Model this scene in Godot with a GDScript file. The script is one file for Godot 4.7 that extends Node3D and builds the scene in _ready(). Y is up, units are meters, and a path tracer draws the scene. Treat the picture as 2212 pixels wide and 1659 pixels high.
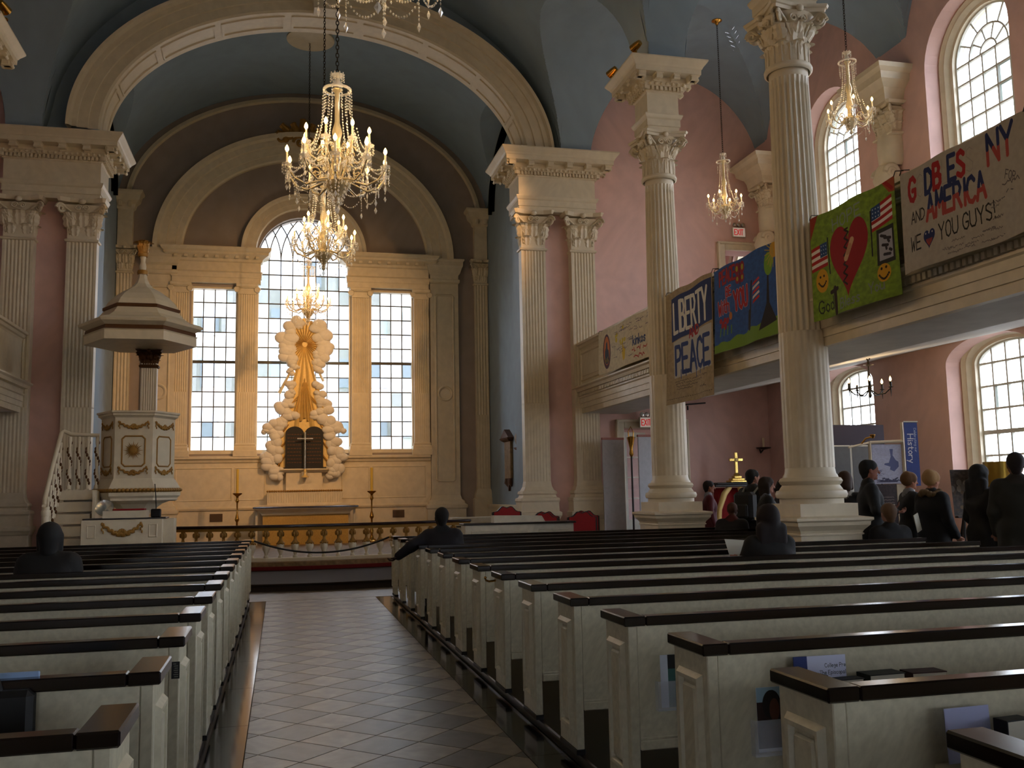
extends Node3D
# A colonial chapel interior: pews, galleries with banners, pulpit, altar and Palladian window.

const CX := 0.72          # centre line of the nave
const COLX := 6.42        # line of the columns on the south side
const WALLX := 11.3       # inner face of the south wall
const ENDZ := -20.4       # wall of the chancel arch
const EASTZ := -27.9      # wall with the great window

var M := {}
var used_names := {}
var rng := RandomNumberGenerator.new()

class MB:
	var v := PackedVector3Array()
	var n := PackedVector3Array()
	var u := PackedVector2Array()
	var c := PackedColorArray()
	var col := Color.WHITE
	var use_col := false
	var xf := Transform3D.IDENTITY
	func put(p: Vector3, nn: Vector3, uv := Vector2.ZERO) -> void:
		v.append(xf * p)
		n.append((xf.basis * nn).normalized())
		u.append(uv)
		if use_col: c.append(col)
	func tri(a: Vector3, b: Vector3, d: Vector3) -> void:      # counter-clockwise seen from outside
		var nn := (b - a).cross(d - a)
		put(a, nn); put(d, nn); put(b, nn)
	func quad(a: Vector3, b: Vector3, d: Vector3, e: Vector3) -> void:
		var nn := (d - a).cross(e - b)
		put(a, nn, Vector2(0, 1)); put(d, nn, Vector2(1, 0)); put(b, nn, Vector2(1, 1))
		put(a, nn, Vector2(0, 1)); put(e, nn, Vector2(0, 0)); put(d, nn, Vector2(1, 0))
	func quadn(a: Vector3, b: Vector3, d: Vector3, e: Vector3, na: Vector3, nb: Vector3, nd: Vector3, ne: Vector3) -> void:
		put(a, na); put(d, nd); put(b, nb)
		put(a, na); put(e, ne); put(d, nd)
	func quaduv(a: Vector3, b: Vector3, d: Vector3, e: Vector3, ua: Vector2, ub: Vector2, ud: Vector2, ue: Vector2) -> void:
		var nn := (d - a).cross(e - b)
		put(a, nn, ua); put(d, nn, ud); put(b, nn, ub)
		put(a, nn, ua); put(e, nn, ue); put(d, nn, ud)
	func box(lo: Vector3, hi: Vector3) -> void:
		var a := Vector3(lo.x, lo.y, hi.z); var b := Vector3(hi.x, lo.y, hi.z); var d := Vector3(hi.x, hi.y, hi.z); var e := Vector3(lo.x, hi.y, hi.z)
		var f := Vector3(lo.x, lo.y, lo.z); var g := Vector3(hi.x, lo.y, lo.z); var h := Vector3(hi.x, hi.y, lo.z); var i := Vector3(lo.x, hi.y, lo.z)
		quad(a, b, d, e); quad(g, f, i, h); quad(b, g, h, d); quad(f, a, e, i); quad(e, d, h, i); quad(f, g, b, a)
	func cbox(lo: Vector3, hi: Vector3, k: float) -> void:     # box with chamfered edges
		var c0 := (lo + hi) / 2.0
		var h := (hi - lo) / 2.0
		k = minf(k, minf(h.x, minf(h.y, h.z)) * 0.9)
		var ax := [Vector3(1, 0, 0), Vector3(0, 1, 0), Vector3(0, 0, 1)]
		for i in 3:
			for s in [-1.0, 1.0]:
				var nn: Vector3 = ax[i] * s
				var p: Vector3 = ax[(i + 1) % 3]; var q: Vector3 = ax[(i + 2) % 3]
				var o: Vector3 = c0 + nn * h[i]
				var pp: Vector3 = p * (h[(i + 1) % 3] - k); var qq: Vector3 = q * (h[(i + 2) % 3] - k)
				if s > 0: quad(o - pp - qq, o + pp - qq, o + pp + qq, o - pp + qq)
				else: quad(o - pp - qq, o - pp + qq, o + pp + qq, o + pp - qq)
		for i in 3:
			var j: int = (i + 1) % 3; var l: int = (i + 2) % 3
			for s in [-1.0, 1.0]:
				for t in [-1.0, 1.0]:
					var a: Vector3 = c0 + ax[i] * s * h[i] + ax[j] * t * (h[j] - k)
					var b: Vector3 = c0 + ax[i] * s * (h[i] - k) + ax[j] * t * h[j]
					var w: Vector3 = ax[l] * (h[l] - k)
					if s * t > 0: quad(a - w, b - w, b + w, a + w)
					else: quad(b - w, a - w, a + w, b + w)
		for s in [-1.0, 1.0]:
			for t in [-1.0, 1.0]:
				for r in [-1.0, 1.0]:
					var a := c0 + Vector3(s * h.x, t * (h.y - k), r * (h.z - k))
					var b := c0 + Vector3(s * (h.x - k), t * h.y, r * (h.z - k))
					var d := c0 + Vector3(s * (h.x - k), t * (h.y - k), r * h.z)
					if s * t * r > 0: tri(a, b, d)
					else: tri(a, d, b)
	# polygon base (counter-clockwise seen from above, x and -z), profile of (outset, y) from bottom to top
	func rings(poly: Array, prof: Array, cap_top := true, cap_bot := true) -> void:
		var k := poly.size()
		var mit := []
		for i in k:
			var p0: Vector2 = poly[(i + k - 1) % k]; var p1: Vector2 = poly[i]; var p2: Vector2 = poly[(i + 1) % k]
			var d0 := (p1 - p0).normalized(); var d1 := (p2 - p1).normalized()
			var n0 := Vector2(d0.y, -d0.x); var n1 := Vector2(d1.y, -d1.x)
			mit.append((n0 + n1) / (1.0 + n0.dot(n1)))
		for j in prof.size() - 1:
			var a: Vector2 = prof[j]; var b: Vector2 = prof[j + 1]
			for i in k:
				var i2 := (i + 1) % k
				var q0: Vector2 = poly[i] + mit[i] * a.x; var q1: Vector2 = poly[i2] + mit[i2] * a.x
				var q2: Vector2 = poly[i2] + mit[i2] * b.x; var q3: Vector2 = poly[i] + mit[i] * b.x
				quad(Vector3(q0.x, a.y, -q0.y), Vector3(q1.x, a.y, -q1.y), Vector3(q2.x, b.y, -q2.y), Vector3(q3.x, b.y, -q3.y))
		for t in 2:
			if (t == 0 and not cap_bot) or (t == 1 and not cap_top): continue
			var e: Vector2 = prof[0] if t == 0 else prof[prof.size() - 1]
			var pts := PackedVector2Array()
			for i in k: pts.append(poly[i] + mit[i] * e.x)
			var idx := Geometry2D.triangulate_polygon(pts)
			for q in range(0, idx.size(), 3):
				var A := Vector3(pts[idx[q]].x, e.y, -pts[idx[q]].y); var B := Vector3(pts[idx[q + 1]].x, e.y, -pts[idx[q + 1]].y); var C := Vector3(pts[idx[q + 2]].x, e.y, -pts[idx[q + 2]].y)
				var up := (B - A).cross(C - A).y > 0
				if up == (t == 1): tri(A, B, C)
				else: tri(A, C, B)
	func lathe(prof: Array, seg: int, c0 := Vector3.ZERO, a0 := 0.0, a1 := TAU) -> void:   # (radius, y) bottom to top
		var m := prof.size()
		var nrm := []
		for j in m - 1:
			var d: Vector2 = prof[j + 1] - prof[j]
			nrm.append(Vector2(d.y, -d.x).normalized())
		for j in m - 1:
			var na: Vector2 = nrm[j]; var nb: Vector2 = nrm[j]
			if j > 0 and nrm[j - 1].dot(nrm[j]) > 0.6: na = (nrm[j - 1] + nrm[j]).normalized()
			if j < m - 2 and nrm[j + 1].dot(nrm[j]) > 0.6: nb = (nrm[j + 1] + nrm[j]).normalized()
			for i in seg:
				var t0 := a0 + (a1 - a0) * i / seg; var t1 := a0 + (a1 - a0) * (i + 1) / seg
				var e0 := Vector3(cos(t0), 0, -sin(t0)); var e1 := Vector3(cos(t1), 0, -sin(t1))
				var pa: Vector2 = prof[j]; var pb: Vector2 = prof[j + 1]
				var up := Vector3.UP
				quadn(c0 + e0 * pa.x + up * pa.y, c0 + e1 * pa.x + up * pa.y, c0 + e1 * pb.x + up * pb.y, c0 + e0 * pb.x + up * pb.y,
					e0 * na.x + up * na.y, e1 * na.x + up * na.y, e1 * nb.x + up * nb.y, e0 * nb.x + up * nb.y)
	func tube(pts: Array, rad, seg := 6, caps := true) -> void:
		var k := pts.size()
		var fr := []
		var ref := Vector3.UP
		var t0: Vector3 = (pts[1] - pts[0]).normalized()
		if absf(t0.dot(ref)) > 0.9: ref = Vector3.RIGHT
		for i in k:
			var t: Vector3 = (pts[mini(i + 1, k - 1)] - pts[maxi(i - 1, 0)]).normalized()
			var x := (ref - t * ref.dot(t)).normalized()
			if x.length() < 0.5: x = t.cross(Vector3.FORWARD).normalized()
			ref = x
			fr.append([x, t.cross(x)])
		for i in k - 1:
			var r0: float = rad[i] if rad is Array else rad
			var r1: float = rad[i + 1] if rad is Array else rad
			for s in seg:
				var p := TAU * s / seg; var q := TAU * (s + 1) / seg
				var a: Vector3 = fr[i][0] * cos(p) + fr[i][1] * sin(p); var b: Vector3 = fr[i][0] * cos(q) + fr[i][1] * sin(q)
				var d: Vector3 = fr[i + 1][0] * cos(q) + fr[i + 1][1] * sin(q); var e: Vector3 = fr[i + 1][0] * cos(p) + fr[i + 1][1] * sin(p)
				quadn(pts[i] + a * r0, pts[i] + b * r0, pts[i + 1] + d * r1, pts[i + 1] + e * r1, a, b, d, e)
		if caps:
			for w in 2:
				var i: int = 0 if w == 0 else k - 1
				var r: float = rad[i] if rad is Array else rad
				for s in seg:
					var p := TAU * s / seg; var q := TAU * (s + 1) / seg
					var a: Vector3 = pts[i] + (fr[i][0] * cos(p) + fr[i][1] * sin(p)) * r
					var b: Vector3 = pts[i] + (fr[i][0] * cos(q) + fr[i][1] * sin(q)) * r
					if w == 0: tri(pts[i], b, a)
					else: tri(pts[i], a, b)
	func ball(c0: Vector3, r: Vector3, seg := 10, rows := 6) -> void:
		for j in rows:
			var p0 := -PI / 2 + PI * j / rows; var p1 := -PI / 2 + PI * (j + 1) / rows
			for i in seg:
				var t0 := TAU * i / seg; var t1 := TAU * (i + 1) / seg
				var a := Vector3(cos(p0) * cos(t0), sin(p0), -cos(p0) * sin(t0)); var b := Vector3(cos(p0) * cos(t1), sin(p0), -cos(p0) * sin(t1))
				var d := Vector3(cos(p1) * cos(t1), sin(p1), -cos(p1) * sin(t1)); var e := Vector3(cos(p1) * cos(t0), sin(p1), -cos(p1) * sin(t0))
				quadn(c0 + a * r, c0 + b * r, c0 + d * r, c0 + e * r, a / r, b / r, d / r, e / r)
	func octa(c0: Vector3, rx: float, ry: float) -> void:
		var e := [Vector3(rx, 0, 0), Vector3(0, 0, -rx), Vector3(-rx, 0, 0), Vector3(0, 0, rx)]
		for i in 4:
			tri(c0 + e[i], c0 + e[(i + 1) % 4], c0 + Vector3(0, ry, 0))
			tri(c0 + e[(i + 1) % 4], c0 + e[i], c0 - Vector3(0, ry, 0))
	# closed outline in x, y extruded from z0 to z1 (z1 > z0)
	func extrude(poly: PackedVector2Array, z0: float, z1: float) -> void:
		if Geometry2D.is_polygon_clockwise(poly): poly.reverse()
		var idx := Geometry2D.triangulate_polygon(poly)
		for q in range(0, idx.size(), 3):
			var a := poly[idx[q]]; var b := poly[idx[q + 1]]; var d := poly[idx[q + 2]]
			if (b - a).cross(d - a) < 0: var t := b; b = d; d = t
			tri(Vector3(a.x, a.y, z1), Vector3(b.x, b.y, z1), Vector3(d.x, d.y, z1))
			tri(Vector3(a.x, a.y, z0), Vector3(d.x, d.y, z0), Vector3(b.x, b.y, z0))
		for i in poly.size():
			var a := poly[i]; var b := poly[(i + 1) % poly.size()]
			quad(Vector3(a.x, a.y, z0), Vector3(b.x, b.y, z0), Vector3(b.x, b.y, z1), Vector3(a.x, a.y, z1))
	# profile of (outward, z) swept round an ellipse arch in the x, y plane: angles from th0 to th1
	func arch(c0: Vector2, a: float, b: float, th0: float, th1: float, prof: Array, seg: int) -> void:
		for i in seg:
			var s0 := th0 + (th1 - th0) * i / seg; var s1 := th0 + (th1 - th0) * (i + 1) / seg
			var p0 := c0 + Vector2(a * cos(s0), b * sin(s0)); var p1 := c0 + Vector2(a * cos(s1), b * sin(s1))
			var n0 := Vector2(b * cos(s0), a * sin(s0)).normalized(); var n1 := Vector2(b * cos(s1), a * sin(s1)).normalized()
			for j in prof.size() - 1:
				var q0: Vector2 = prof[j]; var q1: Vector2 = prof[j + 1]
				var A := p0 + n0 * q0.x; var B := p1 + n1 * q0.x; var C := p1 + n1 * q1.x; var D := p0 + n0 * q1.x
				quad(Vector3(A.x, A.y, q0.y), Vector3(B.x, B.y, q0.y), Vector3(C.x, C.y, q1.y), Vector3(D.x, D.y, q1.y))
	# straight moulding along +x from x0 to x1: profile (z out, y)
	func run(prof: Array, x0: float, x1: float, ends := true) -> void:
		for j in prof.size() - 1:
			var a: Vector2 = prof[j]; var b: Vector2 = prof[j + 1]
			quad(Vector3(x0, a.y, a.x), Vector3(x1, a.y, a.x), Vector3(x1, b.y, b.x), Vector3(x0, b.y, b.x))
		if ends:
			var pts := PackedVector2Array()
			for q in prof: pts.append(q)
			if pts.size() > 2:
				var idx := Geometry2D.triangulate_polygon(pts)
				for q in range(0, idx.size(), 3):
					for w in [x0, x1]:
						var A := Vector3(w, pts[idx[q]].y, pts[idx[q]].x); var B := Vector3(w, pts[idx[q + 1]].y, pts[idx[q + 1]].x); var C := Vector3(w, pts[idx[q + 2]].y, pts[idx[q + 2]].x)
						if ((B - A).cross(C - A).x > 0) == (w == x1): tri(A, B, C)
						else: tri(A, C, B)
	func mesh() -> ArrayMesh:
		var arr := []
		arr.resize(Mesh.ARRAY_MAX)
		arr[Mesh.ARRAY_VERTEX] = v
		arr[Mesh.ARRAY_NORMAL] = n
		arr[Mesh.ARRAY_TEX_UV] = u
		if use_col: arr[Mesh.ARRAY_COLOR] = c
		var m := ArrayMesh.new()
		m.add_surface_from_arrays(Mesh.PRIMITIVE_TRIANGLES, arr)
		return m

func numbered(called: String) -> String:
	var k: int = used_names.get(called, 0)
	used_names[called] = k + 1
	return called if k == 0 else "%s_%03d" % [called, k]

func tag(o: Node, label := "", category := "", group := "", kind := "") -> void:
	if label: o.set_meta("label", label)
	if category: o.set_meta("category", category)
	if group: o.set_meta("group", group)
	if kind: o.set_meta("kind", kind)

func obj(called: String, m, material: Material, parent: Node = null, at := Vector3.ZERO) -> MeshInstance3D:
	var o := MeshInstance3D.new()
	o.mesh = m.mesh() if m is MB else m
	o.material_override = material
	o.cast_shadow = GeometryInstance3D.SHADOW_CASTING_SETTING_ON
	if parent == null or parent == self:
		o.name = numbered(called)
		add_child(o)
	else:
		o.name = called
		parent.add_child(o, true)
	o.position = at
	return o

func thing(called: String, label: String, category: String, at := Vector3.ZERO, turn := 0.0, group := "") -> Node3D:
	var o := Node3D.new()
	o.name = numbered(called)
	add_child(o)
	o.position = at
	o.rotation.y = turn
	tag(o, label, category, group)
	return o

func struct(called: String, m, material: Material, parent: Node = null) -> MeshInstance3D:
	var o := obj(called, m, material, parent)
	if parent == null: o.set_meta("kind", "structure")
	return o

func copy_of(root: Node3D, at: Vector3, turn: float, label := "", group := "") -> Node3D:
	var r: Node3D = root.duplicate()
	var nm := String(root.name)
	var base := nm
	if nm.length() > 4 and nm[nm.length() - 4] == "_" and nm.right(3).is_valid_int(): base = nm.left(nm.length() - 4)
	r.name = numbered(base)
	add_child(r)
	r.position = at
	r.rotation.y = turn
	if label: r.set_meta("label", label)
	if group: r.set_meta("group", group)
	return r

func noise_image(seed_: int, freq: float, size: int, lo: float, hi: float, oct := 4, sx := 1.0, sy := 1.0, tint := Color(1, 1, 1)) -> Image:
	var fn := FastNoiseLite.new()
	fn.seed = seed_
	fn.frequency = 1.0
	fn.noise_type = FastNoiseLite.TYPE_SIMPLEX_SMOOTH
	fn.fractal_octaves = oct
	var im := Image.create(size, size, false, Image.FORMAT_RGB8)
	for y in size:
		for x in size:
			var a := TAU * x / size; var b := TAU * y / size
			var k := size * freq / TAU
			var e := fn.get_noise_3d(cos(a) * k * sx + 7.0, sin(a) * k * sx + sin(b) * k * sy * 0.7, cos(b) * k * sy + 3.0)
			var t := lerpf(lo, hi, clampf(e * 0.9 + 0.5, 0, 1))
			im.set_pixel(x, y, Color(lerpf(1, tint.r, 1 - t) * t, lerpf(1, tint.g, 1 - t) * t, lerpf(1, tint.b, 1 - t) * t))
	return im

func tex(im: Image) -> ImageTexture:
	im.generate_mipmaps()
	return ImageTexture.create_from_image(im)

func mat(name_: String, col: Color, rough := 0.6, metal := 0.0, t: Texture2D = null, scale := 1.0, spec := 0.5) -> StandardMaterial3D:
	var m := StandardMaterial3D.new()
	m.albedo_color = col
	m.roughness = rough
	m.metallic = metal
	m.metallic_specular = spec
	if t:
		m.albedo_texture = t
		m.uv1_triplanar = true
		m.uv1_world_triplanar = true
		m.uv1_scale = Vector3(scale, scale, scale)
	M[name_] = m
	return m

func rect(hx: float, hz: float, c0 := Vector2.ZERO) -> Array:
	return [c0 + Vector2(-hx, -hz), c0 + Vector2(hx, -hz), c0 + Vector2(hx, hz), c0 + Vector2(-hx, hz)]

func ngon(k: int, r: float, turn := 0.0) -> Array:
	var p := []
	for i in k: p.append(Vector2(cos(turn + TAU * i / k), sin(turn + TAU * i / k)) * r)
	return p

# ---------- brush lettering: each glyph is a set of strokes in a 4 x 6 box (y down)
var GLYPH := {
	"A": "0,6 2,0 4,6;0.8,4 3.2,4", "B": "0,0 0,6;0,0 2.6,0.2 3.2,1.5 2.4,2.8 0,2.9;2.4,2.9 3.7,3.6 3.6,5.2 2.6,6 0,6", "C": "3.8,1 2.6,0 1,0.4 0.1,2 0.1,4 1,5.6 2.6,6 3.8,5.2",
	"D": "0,0 0,6;0,0 2,0.2 3.6,1.6 3.8,3 3.6,4.4 2,5.9 0,6", "E": "3.6,0 0,0 0,6 3.8,6;0,3 3,3", "F": "3.6,0 0,0 0,6;0,3 2.8,3", "G": "3.8,1.1 2.6,0 1,0.4 0.1,2 0.1,4 1,5.6 2.6,6 3.8,5 3.8,3.4 2.2,3.4",
	"H": "0,0 0,6;4,0 4,6;0,3 4,3", "I": "1,0 1,6", "K": "0,0 0,6;3.6,0 0,3.4;1,2.6 3.8,6", "L": "0,0 0,6 3.4,6", "M": "0,6 0.4,0 2,4 3.6,0 4,6", "N": "0,6 0,0 4,6 4,0",
	"O": "2,0 0.6,0.8 0,3 0.6,5.2 2,6 3.4,5.2 4,3 3.4,0.8 2,0", "P": "0,6 0,0 2.8,0.2 3.6,1.6 2.8,3 0,3.2", "R": "0,6 0,0 2.8,0.2 3.6,1.6 2.8,3 0,3.2;1.8,3.2 3.8,6", "S": "3.6,0.8 2.2,0 0.6,0.6 0.4,2 2,2.9 3.6,3.9 3.4,5.4 2,6 0.2,5.3",
	"T": "0,0 4,0;2,0 2,6", "U": "0,0 0,4.4 1,5.8 3,5.8 4,4.4 4,0", "V": "0,0 2,6 4,0", "W": "0,0 1,6 2,2 3,6 4,0", "X": "0,0 4,6;4,0 0,6", "Y": "0,0 2,3 4,0;2,3 2,6", "Z": "0,0 4,0 0,6 4,6",
	"a": "3,2.6 1.2,2.3 0.3,4 0.8,5.8 2.2,5.7 3,4.4;3,2.4 3,5.4 3.6,6", "b": "0,0 0,6;0,4 1.2,2.4 2.8,2.8 3,4.6 2,6 0,5.4", "d": "3,0 3,6;3,4 1.8,2.4 0.4,3 0.2,5 1.2,6 3,5.2", "c": "3,2.9 1.6,2.3 0.3,3.4 0.4,5.2 1.6,6 3,5.4", "e": "0.3,4.1 3,4 2.6,2.6 1.4,2.3 0.3,3.4 0.4,5.2 1.6,6 3,5.4",
	"f": "3,0.3 1.8,0.2 1.4,1.4 1.4,6;0.3,2.6 2.6,2.6", "g": "3,2.5 1.2,2.3 0.3,3.8 1,5.2 2.6,5.2 3,4;3,2.4 3,7 1.8,7.9 0.4,7.4", "h": "0,0 0,6;0,3.6 1.4,2.4 2.8,2.9 3,6", "i": "0.6,2.6 0.6,6;0.6,1 0.6,1.3", "l": "0.6,0 0.6,6", "n": "0,2.5 0,6;0,3.6 1.4,2.4 2.8,2.9 3,6", "m": "0,2.5 0,6;0,3.4 1,2.4 1.8,3 1.8,6;1.8,3.4 2.9,2.4 3.6,3 3.6,6",
	"o": "1.6,2.3 0.4,3.2 0.3,5 1.4,6 2.8,5.2 3,3.6 1.6,2.3", "p": "0,2.4 0,8;0,3.6 1.4,2.3 2.8,3 3,4.8 1.8,6 0,5.2", "r": "0,2.5 0,6;0,3.8 1,2.6 2.4,2.5", "s": "2.8,2.8 1.4,2.3 0.5,3.1 1.4,4 2.6,4.8 2,5.9 0.3,5.6", "t": "1.2,0.6 1.2,5.4 2.6,5.9;0.2,2.4 2.6,2.4", "u": "0,2.5 0.2,5.2 1.4,6 3,5;3,2.5 3,6", "v": "0,2.5 1.5,6 3,2.5", "w": "0,2.5 0.9,6 1.8,3.4 2.8,6 3.7,2.5", "y": "0,2.5 1.5,5.4;3,2.5 1,8", "k": "0,0 0,6;2.6,2.5 0,4.4;1,3.8 2.8,6", "j": "1,2.5 1,7.2 0,7.8;1,1 1,1.3",
	"!": "1,0 1,4;1,5.6 1,6", "'": "0.6,0 0.4,1.4", ".": "0.5,5.7 0.6,6", "-": "0.4,3.2 2.4,3.2", "0": "2,0 0.5,1 0.2,3 0.5,5 2,6 3.5,5 3.8,3 3.5,1 2,0", "1": "0.6,1 1.6,0 1.6,6", "2": "0.2,1 1.6,0 3.4,0.8 3.2,2.4 0,6 3.8,6",
}

func dab(im: Image, p: Vector2, r: float, col: Color) -> void:
	var W := im.get_width(); var H := im.get_height()
	for y in range(maxi(0, int(p.y - r)), mini(H, int(p.y + r) + 1)):
		for x in range(maxi(0, int(p.x - r)), mini(W, int(p.x + r) + 1)):
			if Vector2(x, y).distance_squared_to(p) <= r * r: im.set_pixel(x, y, col)

func line(im: Image, a: Vector2, b: Vector2, r: float, col: Color) -> void:
	var k := maxi(1, int(a.distance_to(b) / maxf(1.0, r * 0.6)))
	for i in k + 1: dab(im, a.lerp(b, float(i) / k), r, col)

func poly_fill(im: Image, pts: PackedVector2Array, col: Color) -> void:
	var lo := pts[0]; var hi := pts[0]
	for p in pts:
		lo = lo.min(p); hi = hi.max(p)
	for y in range(maxi(0, int(lo.y)), mini(im.get_height(), int(hi.y) + 1)):
		for x in range(maxi(0, int(lo.x)), mini(im.get_width(), int(hi.x) + 1)):
			if Geometry2D.is_point_in_polygon(Vector2(x, y), pts): im.set_pixel(x, y, col)

# text from the left end of its line; h is the height of a capital; slope turns the line; low = colour below half height
func ink_text(im: Image, s: String, at: Vector2, h: float, w: float, col: Color, slope := 0.0, tight := false, low := Color(0, 0, 0, 0), wide := 1.0) -> float:
	var k := h / 6.0
	var x := 0.0
	var dir := Vector2(cos(slope), sin(slope)); var dn := Vector2(-sin(slope), cos(slope))
	for ch in s:
		if ch == " ":
			x += 2.4 * k * wide; continue
		if not GLYPH.has(ch): continue
		var far := 0.0
		for st in String(GLYPH[ch]).split(";"):
			var prev := Vector2.INF
			for pr in st.split(" "):
				var c := pr.split(",")
				var q := Vector2(float(c[0]), float(c[1]))
				far = maxf(far, q.x)
				var p := at + dir * (x + q.x * k * wide) + dn * (q.y * k)
				if prev != Vector2.INF:
					var steps := maxi(1, int(p.distance_to(prev) / maxf(1.0, w * 0.35)))
					for i in steps + 1:
						var e := prev.lerp(p, float(i) / steps)
						var yy := (e - at).dot(dn) / h
						dab(im, e, w / 2.0, low if low.a > 0 and yy > 0.5 else col)
				prev = p
		x += (far + (1.1 if tight else 1.5)) * k * wide
	return x

func scribble(im: Image, at: Vector2, length: float, h: float, w: float, col: Color, r: RandomNumberGenerator) -> void:
	var p := at
	while p.x < at.x + length:
		var q := p + Vector2(r.randf_range(h * 0.25, h * 0.7), 0)
		q.y = at.y + r.randf_range(-h / 2, h / 2)
		if r.randf() > 0.12: line(im, p, q, w, col)
		p = q

func _ready() -> void:
	rng.seed = 7
	# ---- camera
	var cam := Camera3D.new()
	cam.name = "camera"
	var yaw := 0.2409; var pitch := 0.1148; var roll := -0.0189
	var fwd := Vector3(sin(yaw) * cos(pitch), sin(pitch), -cos(yaw) * cos(pitch))
	var right := Vector3(cos(yaw), 0, sin(yaw))
	var up := right.cross(fwd)
	var r2 := right * cos(roll) + up * sin(roll)
	var u2 := -right * sin(roll) + up * cos(roll)
	cam.transform = Transform3D(Basis(r2, u2, -fwd), Vector3(0, 1.56, 0))
	cam.fov = rad_to_deg(2.0 * atan(829.5 / 2038.13))
	cam.near = 0.05
	cam.far = 400.0
	add_child(cam)
	cam.current = true
	# ---- sky: an even bright overcast
	var env := Environment.new()
	var sky := Sky.new()
	var sm := ProceduralSkyMaterial.new()
	sm.sky_top_color = Color(0.80, 0.86, 0.95)
	sm.sky_horizon_color = Color(0.93, 0.95, 0.98)
	sm.ground_horizon_color = Color(0.55, 0.56, 0.57)
	sm.ground_bottom_color = Color(0.40, 0.40, 0.40)
	sm.sky_energy_multiplier = 1.0
	sky.sky_material = sm
	env.background_mode = Environment.BG_SKY
	env.sky = sky
	env.background_energy_multiplier = SKY_ENERGY
	env.ambient_light_source = Environment.AMBIENT_SOURCE_DISABLED
	env.tonemap_mode = Environment.TONE_MAPPER_LINEAR
	env.tonemap_exposure = EXPOSURE
	env.sdfgi_enabled = true
	env.ssao_enabled = true
	env.ssil_enabled = true
	var we := WorldEnvironment.new()
	we.name = "world_environment"
	we.environment = env
	add_child(we)
	make_materials()
	build_shell()
	build_east_end()
	build_orders()
	build_gallery()
	build_pews()
	build_pulpit()
	build_altar()
	build_chandeliers()
	build_banners()
	build_aisle_things()
	build_people()

const SKY_ENERGY := 19.0
const EXPOSURE := 0.88

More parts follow.
